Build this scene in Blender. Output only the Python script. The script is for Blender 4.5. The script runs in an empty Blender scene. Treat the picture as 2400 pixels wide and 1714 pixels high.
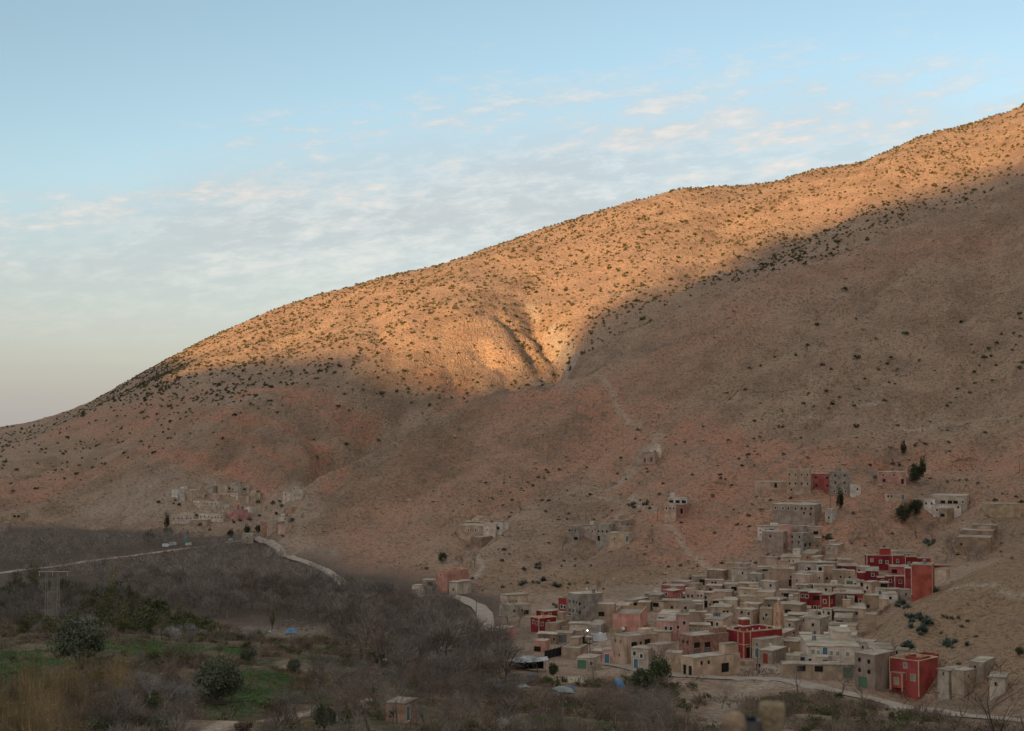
import bpy, bmesh, math, random
import numpy as np
from mathutils import Vector, Matrix
random.seed(7)
rng = np.random.default_rng(11)
SC = bpy.context.scene
COL = SC.collection
R = math.radians
# ------------------------------------------------------------------ camera
PW, PH, FPX, HORIZON = 2400.0, 1714.0, 3333.3, 997.0       # photograph size, focal length in its pixels
PITCH = math.atan((HORIZON - PH / 2) / FPX)
cam_d = bpy.data.cameras.new('camera'); cam = bpy.data.objects.new('camera', cam_d); COL.objects.link(cam)
cam_d.lens = 50.0; cam_d.sensor_width = 36.0; cam_d.clip_start = 0.1; cam_d.clip_end = 40000
cam.location = (0, 0, 0); cam.rotation_euler = (R(90) + PITCH, 0, 0)
cam_d.dof.use_dof = True; cam_d.dof.focus_distance = 420; cam_d.dof.aperture_fstop = 2.8
SC.camera = cam
SC.view_settings.view_transform = 'Standard'; SC.view_settings.look = 'None'
SC.view_settings.exposure = 1.0; SC.view_settings.gamma = 1.0
SC.cycles.max_bounces = 3; SC.cycles.diffuse_bounces = 2; SC.cycles.transparent_max_bounces = 4
# ------------------------------------------------------------------ light
SUN_EL = R(11.0); SUN_H = Vector((-0.55, -0.835, 0)).normalized()      # horizontal direction towards the sun
sun_d = bpy.data.lights.new('sun', 'SUN'); sun = bpy.data.objects.new('sun', sun_d); COL.objects.link(sun)
sun_d.energy = 4.1; sun_d.angle = R(0.75); sun_d.color = (1.0, 0.56, 0.22)
to_sun = Vector((SUN_H.x * math.cos(SUN_EL), SUN_H.y * math.cos(SUN_EL), math.sin(SUN_EL)))
sun.rotation_euler = to_sun.to_track_quat('Z', 'Y').to_euler()
W = bpy.data.worlds.new('World'); SC.world = W; W.use_nodes = True
def build_world():
    nt = W.node_tree; nt.nodes.clear(); N = nt.nodes.new; L = nt.links.new
    def mth(op, a, b=None, c=None, clamp=False):
        n = N('ShaderNodeMath'); n.operation = op; n.use_clamp = clamp
        for i, v in enumerate((a, b, c)):
            if v is None: continue
            if isinstance(v, (int, float)): n.inputs[i].default_value = v
            else: L(v, n.inputs[i])
        return n.outputs[0]
    def mix(f, a, b):
        n = N('ShaderNodeMix'); n.data_type = 'RGBA'
        if isinstance(f, (int, float)): n.inputs[0].default_value = f
        else: L(f, n.inputs[0])
        for k, v in ((6, a), (7, b)):
            if isinstance(v, tuple): n.inputs[k].default_value = (*v, 1)
            else: L(v, n.inputs[k])
        return n.outputs[2]
    def maprange(v, a, b, c=0.0, d=1.0, smooth=True):
        n = N('ShaderNodeMapRange'); n.interpolation_type = 'SMOOTHSTEP' if smooth else 'LINEAR'
        L(v, n.inputs[0]); n.inputs[1].default_value = a; n.inputs[2].default_value = b
        n.inputs[3].default_value = c; n.inputs[4].default_value = d; return n.outputs[0]
    out = N('ShaderNodeOutputWorld'); bg = N('ShaderNodeBackground')
    sky = N('ShaderNodeTexSky'); sky.sky_type = 'NISHITA'; sky.sun_disc = False
    sky.sun_elevation = SUN_EL; sky.sun_rotation = math.atan2(SUN_H.x, SUN_H.y)
    sky.altitude = 900; sky.air_density = 1.0; sky.dust_density = 1.6; sky.ozone_density = 1.0
    tc = N('ShaderNodeTexCoord'); sep = N('ShaderNodeSeparateXYZ'); L(tc.outputs['Generated'], sep.inputs[0])
    x, y, z = sep.outputs
    v = tc.outputs['Generated']
    def noise(scale, detail, rough, stretch, ty=R(9), dist=0.0, off=(0, 0, 0)):
        rt = N('ShaderNodeMapping'); L(v, rt.inputs[0]); rt.inputs['Rotation'].default_value = (0, ty, 0)
        mp = N('ShaderNodeMapping'); L(rt.outputs[0], mp.inputs[0]); mp.inputs['Scale'].default_value = (1, 1, stretch); mp.inputs['Location'].default_value = off
        n = N('ShaderNodeTexNoise'); L(mp.outputs[0], n.inputs[0]); n.inputs['Scale'].default_value = scale
        n.inputs['Detail'].default_value = detail; n.inputs['Roughness'].default_value = rough; n.inputs['Distortion'].default_value = dist
        return n.outputs[0]
    big = noise(3.0, 2, .5, 3.0, off=(.3, .7, .1))
    streak = noise(6.5, 4, .6, 7.5, R(7), .2, (1.7, .2, .9))
    puff = noise(38, 4, .66, 3.4, R(6), .2)
    ax = mth('SUBTRACT', -0.05, x)
    edge = mth('SUBTRACT', 0.258, mth('MULTIPLY', mth('MAXIMUM', ax, 0.0), 0.30))      # upper border of the cloud bank
    depth = mth('ADD', mth('SUBTRACT', edge, z), mth('MULTIPLY', mth('SUBTRACT', big, 0.5), 0.10))
    over = maprange(z, 0.30, 0.50)                              # unseen cloud added overhead to brighten the shaded land
    sheet = mth('MAXIMUM', maprange(depth, -0.03, 0.06), mth('MULTIPLY', over, 0.95))
    t = mth('ADD', mth('MULTIPLY', streak, 0.5), mth('MULTIPLY', puff, 0.5))
    thr = mth('SUBTRACT', 0.60, mth('MULTIPLY', sheet, 0.22))
    dens = mth('MULTIPLY', mth('DIVIDE', mth('SUBTRACT', t, thr), 0.20, clamp=True), sheet)
    veil = mth('MAXIMUM', mth('MULTIPLY', maprange(depth, 0.015, 0.10), 0.72), mth('MULTIPLY', over, 0.76))
    cov = mth('MAXIMUM', mth('MULTIPLY', dens, 0.82), veil)
    cov = mth('MULTIPLY', cov, maprange(z, 0.03, 0.16))
    shade = maprange(mth('ADD', mth('MULTIPLY', puff, .6), mth('MULTIPLY', streak, .4)), 0.40, 0.66)
    cloud = mix(shade, CLOUD_DARK, CLOUD_LIT)
    hz = mth('MULTIPLY', mth('SUBTRACT', 1.0, maprange(z, -0.02, 0.19)), 0.88)
    skyc = mix(hz, sky.outputs[0], HAZE_COL)
    hsv = N('ShaderNodeHueSaturation'); L(skyc, hsv.inputs['Color']); hsv.inputs['Saturation'].default_value = 0.86; hsv.inputs['Value'].default_value = 1.0; hsv.inputs['Hue'].default_value = 0.482
    c = mix(cov, hsv.outputs[0], cloud)
    L(c, bg.inputs[0]); bg.inputs[1].default_value = SKY_STRENGTH; L(bg.outputs[0], out.inputs[0])
SKY_STRENGTH = 0.092
CLOUD_LIT = (4.55, 4.22, 3.92); CLOUD_DARK = (2.95, 2.9, 2.92); HAZE_COL = (2.3, 2.2, 2.14)
build_world()
# ------------------------------------------------------------------ numeric helpers
def ray(px, py):                                   # world direction of a photograph pixel, scaled so that y = 1
    a = (px - PW / 2) / FPX; b = (PH / 2 - py) / FPX
    y = math.cos(PITCH) - b * math.sin(PITCH); z = math.sin(PITCH) + b * math.cos(PITCH)
    return a / y, z / y
_perm = np.random.default_rng(3).permutation(512).astype(np.int64)
_ang = np.random.default_rng(4).random(512) * 2 * np.pi
_gx, _gy = np.cos(_ang), np.sin(_ang)
def perlin(x, y):
    xi = np.floor(x).astype(np.int64); yi = np.floor(y).astype(np.int64); fx = x - xi; fy = y - yi
    def g(i, j, dx, dy):
        h = _perm[(_perm[i & 511] + j) & 511]; return _gx[h] * dx + _gy[h] * dy
    u = fx * fx * fx * (fx * (fx * 6 - 15) + 10); v = fy * fy * fy * (fy * (fy * 6 - 15) + 10)
    a = g(xi, yi, fx, fy); b = g(xi + 1, yi, fx - 1, fy); c = g(xi, yi + 1, fx, fy - 1); d = g(xi + 1, yi + 1, fx - 1, fy - 1)
    return (a + (b - a) * u) * (1 - v) + (c + (d - c) * u) * v
def fbm(x, y, wl, octs=4, gain=0.5):
    s = 0; amp = 1.0; f = 1.0 / wl
    for k in range(octs):
        s = s + amp * perlin(x * f + 17.3 * k, y * f - 9.1 * k); amp *= gain; f *= 2.03
    return s
class Surf:                                         # thin-plate surface through control points
    def __init__(self, pts):
        P = []
        for p in pts:
            if len(p) == 3: u, s = ray(p[0], p[1]); P.append((u, p[2], s * p[2]))
            else: P.append((ray(p[0], 0)[0] if False else (p[0] - PW / 2) / FPX, p[2], p[3]))     # (px, None, D, z)
        P = np.array(P); self.c = np.stack([P[:, 0] * 2.2, np.log(P[:, 1])], 1)
        n = len(P); K = self.k(self.c, self.c) + np.eye(n) * 1e-4
        A = np.zeros((n + 3, n + 3)); A[:n, :n] = K; A[:n, n] = 1; A[:n, n + 1:] = self.c; A[n:, :n] = A[:n, n:].T
        self.w = np.linalg.solve(A, np.concatenate([P[:, 2], np.zeros(3)]))
    @staticmethod
    def k(a, b):
        d2 = ((a[:, None, :] - b[None, :, :]) ** 2).sum(-1); return 0.5 * d2 * np.log(d2 + 1e-12)
    def __call__(self, U, D):
        q = np.stack([U.ravel() * 2.2, np.log(D.ravel())], 1); o = np.empty(len(q)); n = len(self.c)
        for i in range(0, len(q), 40000):
            s = q[i:i + 40000]; o[i:i + 40000] = self.k(s, self.c) @ self.w[:n] + self.w[n] + s @ self.w[n + 1:]
        return o.reshape(U.shape)
def smax(a, b, k):
    h = np.clip(0.5 + 0.5 * (a - b) / k, 0, 1); return b + (a - b) * h + k * h * (1 - h)
# control points: (photo x, photo y, distance) or (photo x, None, distance, height)
FLOOR = [(-400, None, 420, -62), (0, 1470, 400), (120, 1458, 425), (-400, None, 700, -62), (0, None, 600, -62), (400, None, 600, -62), (800, None, 600, -62),
    (640, 1490, 400), (640, 1450, 450), (400, 1400, 500), (900, 1450, 450), (1060, 1400, 500), (1000, None, 620, -60), (0, None, 900, -62), (400, None, 900, -62),
    (-400, None, 1000, -60), (-400, None, 1500, -48), (0, None, 1500, -48), (0, 1032, 2200), (-600, None, 2400, -28), (600, None, 1500, -55), (1200, None, 900, -62), (1200, None, 1500, -60),
    (1800, None, 900, -62), (2400, None, 900, -50), (2400, None, 1500, -60), (1200, None, 4000, -40), (-600, None, 4000, -20), (3000, None, 4000, -40), (1200, None, 9000, -40), (-1200, None, 9000, -30),
    # foreground slope, left
    (0, 1714, 150), (0, 1640, 178), (250, 1640, 182), (180, 1562, 205), (500, 1645, 195), (300, 1500, 285), (0, 1540, 250), (380, 1535, 255), (560, 1540, 265), (600, 1600, 225), (700, 1560, 260),
    (250, 1714, 155), (550, 1700, 165), (750, 1640, 205), (900, 1680, 190), (850, 1560, 280), (1000, 1600, 265), (1100, 1500, 370), (950, 1520, 340),
    (1200, 1700, 195), (1200, 1620, 262), (1250, 1560, 320), (1400, 1650, 245), (1400, 1590, 300), (1600, 1640, 262), (1500, 1700, 205), (1700, 1690, 225), (1640, 1600, 300),
    (1800, 1700, 215), (1700, 1630, 280), (1800, 1590, 304), (2000, 1680, 238), (2000, 1634, 280), (2200, 1660, 262), (2360, 1690, 240), (2500, 1714, 225), (2300, 1714, 205), (1400, 1714, 190),
    # village ground
    (1180, 1440, 440), (1300, 1420, 455), (1500, 1562, 326), (1340, 1540, 350), (1600, 1525, 352), (1750, 1502, 368), (1450, 1500, 372), (1560, 1445, 415), (1400, 1450, 415), (1850, 1445, 412),
    (1700, 1385, 460), (1560, 1400, 452), (1900, 1395, 440), (2050, 1375, 446), (1950, 1335, 480), (1780, 1315, 500), (2100, 1335, 478), (1620, 1360, 490), (1900, 1480, 384), (1900, 1540, 338), (2000, 1580, 312),
    (2155, 1648, 288), (2100, 1600, 302), (2250, 1620, 285), (2400, 1650, 262), (2220, 1330, 490), (2400, 1290, 500),
    # under the camera
    (1200, None, 100, -30), (0, None, 80, -24), (2400, None, 80, -24), (1200, None, 40, -13), (0, None, 30, -11), (2400, None, 30, -11), (1200, None, 12, -4.6), (0, None, 8, -4.2), (2400, None, 8, -4.2), (1200, None, 4, -3)]
HILL_B = [(2700, None, 620, 10), (2700, None, 800, 90), (2700, None, 1050, 235), (2700, None, 1200, 180), (2700, None, 480, -40), (2700, None, 400, -75),
    (1780, 1300, 512), (2000, 1270, 520), (2250, 1270, 515), (2400, 1240, 520), (1650, 1300, 520), (1850, 1250, 545), (1860, 1200, 570), (1900, 1150, 600), (2100, 1140, 596), (2180, 1200, 556), (2300, 1260, 520), (2300, 1150, 590),
    (1560, 1160, 636), (1520, 1085, 690), (1400, 1275, 562), (1500, 1330, 510), (1300, 1360, 502), (1130, 1270, 612), (1150, 1380, 505), (1060, 1340, 560), (1720, 1200, 590), (1700, 1080, 660),
    (2400, 1080, 630), (2400, 900, 740), (2000, 1000, 690), (2000, 900, 755), (1650, 960, 770), (2400, 600, 900), (2200, 750, 830), (2000, 700, 880), (1800, 800, 840), (2400, 480, 980), (2400, 412, 1030), (2150, 515, 1010), (1900, 620, 1000), (1700, 680, 970),
    (1600, 720, 960), (1500, 765, 950), (1400, 815, 950), (1310, 882, 940), (1180, 908, 925), (1000, 1010, 875), (830, 1112, 825), (690, 1195, 780), (615, 1262, 755), (900, 1250, 688), (1100, 1150, 735), (1300, 1030, 785), (1500, 900, 830), (820, 1345, 605), (960, 1370, 560),
    (1100, 1030, 820), (750, 1290, 680), (1300, 1180, 680),
    # in front of its foot and behind its crest
    (500, None, 620, -85), (500, None, 760, -85), (820, None, 520, -85), (1100, None, 440, -85), (1500, None, 440, -80), (1800, None, 420, -78), (2200, None, 430, -70), (2400, None, 420, -66), (1600, None, 330, -120), (2400, None, 250, -130), (800, None, 350, -150),
    (2400, None, 1150, 120), (2400, None, 1300, 20), (2100, None, 1130, 80), (1900, None, 1120, 50), (1600, None, 1080, 20), (1310, None, 1050, -30), (1180, None, 1040, -40), (1000, None, 980, -50), (830, None, 930, -75), (690, None, 890, -90), (1200, None, 1250, -120), (2400, None, 1600, -120), (400, None, 1100, -140), (300, None, 700, -110)]
HILL_A = [(-600, None, 1750, -25), (-600, None, 1250, -55), (-300, None, 1150, -40), (0, 1004, 1800), (100, 988, 1750), (200, 948, 1700), (300, 893, 1680), (400, 842, 1650), (540, 776, 1600), (660, 731, 1570), (760, 698, 1550), (870, 660, 1500), (1000, 626, 1500), (1100, 597, 1510), (1200, 562, 1500), (1300, 530, 1500), (1400, 502, 1500), (1520, 466, 1500),
    (1600, 448, 1500), (1700, 443, 1520), (1790, 441, 1530), (1850, 416, 1500), (1930, 397, 1500), (2030, 391, 1510), (2065, 370, 1500), (2130, 337, 1500), (2200, 311, 1500), (2300, 286, 1520), (2400, 259, 1550), (2600, 190, 1600), (2900, None, 1500, 400),
    (2300, 350, 1330), (2400, 380, 1220), (2100, 470, 1250), (1900, 520, 1270), (1900, 590, 1140), (1700, 560, 1280), (1600, 640, 1150), (1500, 600, 1230), (1500, 720, 1060), (1400, 690, 1140), (1400, 780, 1030), (1300, 620, 1290), (1340, 850, 1010), (1250, 700, 1190), (1330, 800, 1055),
    (1100, 730, 1120), (1000, 700, 1230), (1180, 790, 1070), (1000, 820, 1060), (1200, 850, 1040), (1250, 890, 995), (1100, 900, 1000), (850, 820, 1080), (870, 740, 1250), (700, 800, 1250), (870, 980, 960), (980, 970, 950), (820, 1090, 875), (830, 1030, 920), (760, 900, 1040),
    (600, 930, 1020), (600, 860, 1150), (500, 1050, 935), (640, 1140, 865), (740, 1120, 870), (400, 1120, 905), (440, 1215, 835), (560, 1200, 830), (200, 1255, 850), (0, 1262, 850), (200, 1100, 985), (100, 1185, 910), (0, 1130, 980), (0, 1056, 1230), (120, 1015, 1230), (240, 962, 1220), (420, 882, 1220), (330, 1000, 1080), (500, 850, 1260),
    (0, 1040, 1420), (150, 990, 1450), (300, 915, 1480),
    # in front of its foot, hidden behind the near hill, beyond its crest
    (0, None, 740, -95), (400, None, 740, -85), (640, None, 780, -75), (0, None, 500, -190), (600, None, 500, -190), (1000, None, 800, -60), (1300, None, 850, -30), (1600, None, 900, -10), (2000, None, 950, 20), (2400, None, 1000, 60), (1500, None, 600, -160), (2400, None, 700, -120),
    (0, None, 2100, -40), (400, None, 2000, 20), (870, None, 1800, 110), (1400, None, 1800, 170), (2000, None, 1800, 210), (2400, None, 1900, 270), (0, None, 3000, -160), (1200, None, 3000, -160), (2400, None, 3000, -120), (3000, None, 3000, -100), (-600, None, 3000, -160)]
HILL_C = [(2700, None, 420, -16), (2400, 1270, 405), (2300, 1303, 402), (2200, 1358, 395), (2130, 1402, 385), (2060, 1450, 372), (2300, 1450, 338), (2400, 1400, 345), (2200, 1480, 335), (2130, 1540, 318), (2400, 1560, 285), (2250, 1570, 290), (2050, 1510, 345), (2400, 1650, 255),
    (2700, None, 300, -36), (2700, None, 230, -62), (2400, None, 220, -68), (2100, None, 270, -75), (1950, None, 340, -66), (1950, None, 420, -66), (2060, None, 420, -60), (2200, None, 440, -58), (2400, None, 460, -55), (2700, None, 500, -50), (1700, None, 350, -110), (1700, None, 600, -130), (2400, None, 700, -110), (2400, None, 140, -110)]
# fan-shaped grid, finer where it is near
def stops(a, b, r):
    n = int(math.ceil(math.log(b / a) / math.log(r))); return list(np.geomspace(a, b, n + 1))
Dr = np.array(stops(3.5, 140, 1.06)[:-1] + stops(140, 1650, 1.0052)[:-1] + stops(1650, 12000, 1.04))
Uc = np.concatenate([np.linspace(-1.6, -0.44, 40)[:-1], np.linspace(-0.44, 0.44, 500), np.linspace(0.44, 1.6, 40)[1:]])
U, D = np.meshgrid(Uc, Dr)
XX = U * D; YY = D
sF, sA, sB, sC = Surf(FLOOR), Surf(HILL_A), Surf(HILL_B), Surf(HILL_C)
ZF = sF(U, D); ZA = sA(U, D); ZB = sB(U, D); ZC = sC(U, D)
far = np.clip((D - 2300) / 1500, 0, 1); ZA = ZA * (1 - far) - 300 * far; ZB = np.where(D > 2000, -300, ZB); ZC = np.where(D > 700, -300, ZC)
ZB = np.where(D < 200, -300, ZB); ZA = np.where(D < 400, -300, ZA); ZC = np.where(D < 150, -300, ZC)
side = np.clip((np.abs(U) - 0.5) / 0.5, 0, 1); ZF = ZF * (1 - side) + np.clip(ZF, -70, -3) * side
Z = smax(smax(ZF, ZA, 5.0), smax(ZB, ZC, 2.0), 3.0)
isF = np.clip((ZF - np.maximum(np.maximum(ZA, ZB), ZC)) / 6 + 0.5, 0, 1)
isA = ((ZA > ZB) & (ZA > ZF)).astype(float); isB = ((ZB >= ZA) & (ZB > ZF) & (ZB > ZC)).astype(float); isC = ((ZC > ZB) & (ZC > ZF)).astype(float)
logD = np.log(Dr)
def column(u):
    j = np.searchsorted(Uc, u) - 1; j = min(max(j, 0), len(Uc) - 2); f = (u - Uc[j]) / (Uc[j + 1] - Uc[j]); return Z[:, j] * (1 - f) + Z[:, j + 1] * f
def cast(px, py, dmin=110.0):                       # first point of the ground seen through a pixel
    u, s = ray(px, py); z = column(u); m = z - s * Dr
    idx = np.where((m >= 0) & (Dr > dmin))[0]
    i = int(idx[0]) if len(idx) else len(Dr) - 2
    i = max(i, 1); a, b = m[i - 1], m[i]; t = 0 if b == a else -a / (b - a); t = min(max(t, 0), 1)
    d = Dr[i - 1] + (Dr[i] - Dr[i - 1]) * t
    return Vector((u * d, d, s * d))
def ground(x, y):
    u = x / y; z = column(u); return float(np.interp(math.log(y), logD, z))
def seg_dist(pts, XXs=None, YYs=None):              # distance of every grid point to a polyline, and the parameter along it
    X0 = XX if XXs is None else XXs; Y0 = YY if YYs is None else YYs
    best = np.full(X0.shape, 1e9); par = np.zeros(X0.shape)
    for k in range(len(pts) - 1):
        ax, ay = pts[k][0], pts[k][1]; bx, by = pts[k + 1][0], pts[k + 1][1]; dx, dy = bx - ax, by - ay; l2 = dx * dx + dy * dy + 1e-9
        t = np.clip(((X0 - ax) * dx + (Y0 - ay) * dy) / l2, 0, 1); d = np.hypot(X0 - ax - t * dx, Y0 - ay - t * dy)
        m = d < best; best = np.where(m, d, best); par = np.where(m, (k + t) / (len(pts) - 1), par)
    return best, par
# gullies and ribs on the slopes: (photo points, depth, half width)
GULLY = [([(1228, 705), (1266, 765), (1306, 815), (1334, 868)], 12, 13), ([(1150, 720), (1220, 770), (1290, 850)], 6, 10), ([(1080, 790), (1180, 850), (1240, 895)], 7, 14), ([(1010, 830), (1080, 880), (1150, 905)], 5, 16), ([(1165, 925), (1000, 1030), (830, 1130), (700, 1215), (640, 1255)], -6, 22),
    ([(880, 880), (850, 960), (815, 1030), (828, 1085)], 20, 26), ([(880, 730), (890, 790), (860, 820)], 5, 14), ([(700, 940), (760, 1010), (790, 1090)], 7, 12), ([(930, 890), (900, 960), (860, 1030)], 6, 13), ([(2250, 560), (2050, 660), (1850, 790), (1700, 900)], 5, 13), ([(2400, 640), (2200, 760), (1990, 900), (1850, 1000)], 5, 12), ([(1480, 960), (1330, 1080), (1180, 1200), (1080, 1290)], 4, 10), ([(1640, 980), (1540, 1060), (1430, 1180), (1350, 1290)], 4, 10), ([(640, 900), (740, 960), (800, 1060)], 8, 20), ([(470, 1010), (560, 1080), (660, 1150)], 8, 18), ([(380, 1040), (470, 1090), (600, 1165)], 4, 14),
    ([(1450, 640), (1440, 700), (1400, 770)], 4, 22), ([(1700, 560), (1620, 640), (1540, 690)], 5, 26), ([(2000, 480), (1900, 540), (1760, 610)], 5, 28), ([(250, 1000), (150, 1060), (40, 1120)], 4, 20), ([(420, 930), (300, 1010), (200, 1080), (60, 1170)], 4, 22),
    ([(1990, 640), (1800, 760), (1650, 880)], 4, 18), ([(2250, 700), (2000, 850), (1800, 980), (1640, 1090)], 5, 20), ([(1500, 900), (1380, 1000), (1200, 1130), (1050, 1230)], 4, 16), ([(1250, 930), (1120, 1040), (950, 1170), (850, 1260)], 3, 14), ([(2400, 760), (2250, 880), (2120, 960), (2080, 1080)], 4, 16), ([(1700, 900), (1560, 1010), (1440, 1110), (1330, 1230), (1260, 1310)], 3.5, 14), ([(2400, 1000), (2300, 1060), (2180, 1180), (2120, 1280)], 3, 14), ([(1900, 1000), (1800, 1060), (1700, 1180), (1600, 1280)], 3, 14)]
carve = np.zeros_like(Z)
for pts, dep, wid in GULLY:
    w = [cast(*p) for p in pts]; xs = [q[0] for q in w]; ys = [q[1] for q in w]; r = wid * 4
    k = np.where((XX > min(xs) - r) & (XX < max(xs) + r) & (YY > min(ys) - r) & (YY < max(ys) + r)); x, y = XX[k], YY[k]
    d, t = seg_dist(w, x, y); d = d + fbm(x, y, 30, 3) * wid * 0.45
    carve[k] += dep * 1.55 * np.exp(-(np.abs(d) / (wid * .8)) ** 1.15) * np.clip(t * 4, 0.15, 1)
Z = Z - carve
# natural relief
hill = 1 - isF
rx = XX * 0.8 - YY * 0.6; ry = XX * 0.6 + YY * 0.8      # across and along the fall line
rid = 1 - np.abs(fbm(rx, ry * 0.33, 46, 3)) * 2
smooth = 1 - .62 * isA * np.clip((D - 1030) / 120, 0, 1)
Z = Z + hill * (fbm(XX, YY, 150, 3) * 7.0 + smooth * (rid - 0.6) * 4.2 * np.clip(D / 700, 0.3, 1.3) + smooth * fbm(rx, ry * 0.45, 15, 3) * 2.2 + smooth * fbm(XX, YY, 4.5, 3) * 0.38 * np.clip(D / 600, 0.5, 1.2))
Z = Z + isF * (fbm(XX, YY, 40, 3) * 0.8 + fbm(XX, YY, 7, 3) * 0.22) * np.clip(D / 150, 0.05, 1)
# terraces on the foreground slope
px_of = PW / 2 + U * FPX
tm = np.clip((D - 165) / 15, 0, 1) * np.clip((345 - D) / 30, 0, 1) * np.clip((860 - px_of) / 120, 0, 1)
ph = (Z + fbm(XX, YY, 60, 2) * 2.2) / 3.4; fr = ph - np.floor(ph)
Z = Z + tm * 3.4 * (np.clip((fr - 0.72) / 0.28, 0, 1) ** 1.5 - fr) * 0.92
# level benches under the lanes
def tag(o, label=None, cat=None, group=None, kind=None):
    if label: o['label'] = label
    if cat: o['category'] = cat
    if group: o['group'] = group
    if kind: o['kind'] = kind
    return o
def mesh_obj(name, me, mats=(), parent=None):
    o = bpy.data.objects.new(name, me); COL.objects.link(o)
    for m in (mats if isinstance(mats, (list, tuple)) else [mats]):
        if m is not None and m.name not in [x.name for x in me.materials if x]: me.materials.append(m)
    if parent is not None: o.parent = parent
    return o
def np_mesh(name, verts, quads, smooth=False):
    me = bpy.data.meshes.new(name); verts = np.asarray(verts, dtype=np.float32); quads = np.asarray(quads, dtype=np.int32); k = quads.shape[1]
    me.vertices.add(len(verts)); me.vertices.foreach_set('co', verts.ravel())
    me.loops.add(quads.size); me.loops.foreach_set('vertex_index', quads.ravel())
    me.polygons.add(len(quads)); me.polygons.foreach_set('loop_start', np.arange(0, quads.size, k, dtype=np.int32))
    me.polygons.foreach_set('use_smooth', np.full(len(quads), smooth)); me.update(calc_edges=True); return me
# ------------------------------------------------------------------ node helpers
class NT:
    def __init__(self, name):
        self.m = bpy.data.materials.new(name); self.m.use_nodes = True; self.t = self.m.node_tree; self.t.nodes.clear()
        self.out = self.t.nodes.new('ShaderNodeOutputMaterial'); self.b = self.t.nodes.new('ShaderNodeBsdfPrincipled'); self.t.links.new(self.b.outputs[0], self.out.inputs[0])
        self.b.inputs['Roughness'].default_value = 0.95; self.b.inputs['Specular IOR Level'].default_value = 0.15
    def n(self, t): return self.t.nodes.new(t)
    def l(self, a, b): self.t.links.new(a, b)
    def put(self, sock, v):
        if isinstance(v, (int, float)): sock.default_value = v
        elif isinstance(v, tuple): sock.default_value = (*v, 1) if len(v) == 3 and len(sock.default_value) == 4 else v
        else: self.l(v, sock)
    def math(self, op, a, b=0.0, clamp=False):
        n = self.n('ShaderNodeMath'); n.operation = op; n.use_clamp = clamp; self.put(n.inputs[0], a); self.put(n.inputs[1], b); return n.outputs[0]
    def mix(self, f, a, b, blend='MIX'):
        n = self.n('ShaderNodeMix'); n.data_type = 'RGBA'; n.blend_type = blend; self.put(n.inputs[0], f); self.put(n.inputs[6], a); self.put(n.inputs[7], b); return n.outputs[2]
    def rng(self, v, a, b, c=0.0, d=1.0):
        n = self.n('ShaderNodeMapRange'); n.interpolation_type = 'SMOOTHSTEP'; self.put(n.inputs[0], v)
        for i, q in enumerate((a, b, c, d)): n.inputs[i + 1].default_value = q
        return n.outputs[0]
    def coord(self, which='Object'):
        return self.n('ShaderNodeTexCoord').outputs[which]
    def pos(self):
        return self.n('ShaderNodeNewGeometry').outputs['Position']
    def noise(self, vec, wl, detail=4, rough=0.55, stretch=(1, 1, 1), rot=0.0, out=0):
        mp = self.n('ShaderNodeMapping'); self.l(vec, mp.inputs[0]); mp.inputs['Scale'].default_value = stretch; mp.inputs['Rotation'].default_value = (0, 0, rot)
        n = self.n('ShaderNodeTexNoise'); self.l(mp.outputs[0], n.inputs[0]); n.inputs['Scale'].default_value = 1.0 / wl; n.inputs['Detail'].default_value = detail; n.inputs['Roughness'].default_value = rough
        return n.outputs[out]
    def attr(self, name):
        n = self.n('ShaderNodeAttribute'); n.attribute_name = name; s = self.n('ShaderNodeSeparateColor'); self.l(n.outputs['Color'], s.inputs[0]); return s.outputs
    def rand(self):
        return self.n('ShaderNodeObjectInfo').outputs['Random']
    def bump(self, h, dist, strength=1.0):
        n = self.n('ShaderNodeBump'); self.put(n.inputs['Height'], h); n.inputs['Distance'].default_value = dist; n.inputs['Strength'].default_value = strength; self.l(n.outputs[0], self.b.inputs['Normal'])
    def color(self, c): self.put(self.b.inputs['Base Color'], c); return self.m
# ------------------------------------------------------------------ what covers the ground (kinds of soil and growth, by place)
ms = {k: np.zeros_like(Z) for k in ('red', 'pale', 'green', 'leaf', 'ochre', 'dirt')}
def paint(ch, pts, wid, s=1.0, wob=0.35):
    w = [cast(*p) for p in pts]
    if len(w) == 1: w.append(w[0] + Vector((0.1, 0, 0)))
    xs = [q[0] for q in w]; ys = [q[1] for q in w]; r = wid * 2.6 + 4
    k = np.where((XX > min(xs) - r) & (XX < max(xs) + r) & (YY > min(ys) - r) & (YY < max(ys) + r))
    x, y = XX[k], YY[k]; d, t = seg_dist(w, x, y); d = d + fbm(x, y, max(wid * 0.9, 6), 4) * wid * wob * 2
    ms[ch][k] = np.maximum(ms[ch][k], s * np.clip(1.35 - np.maximum(d, 0) / wid, 0, 1))
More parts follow.
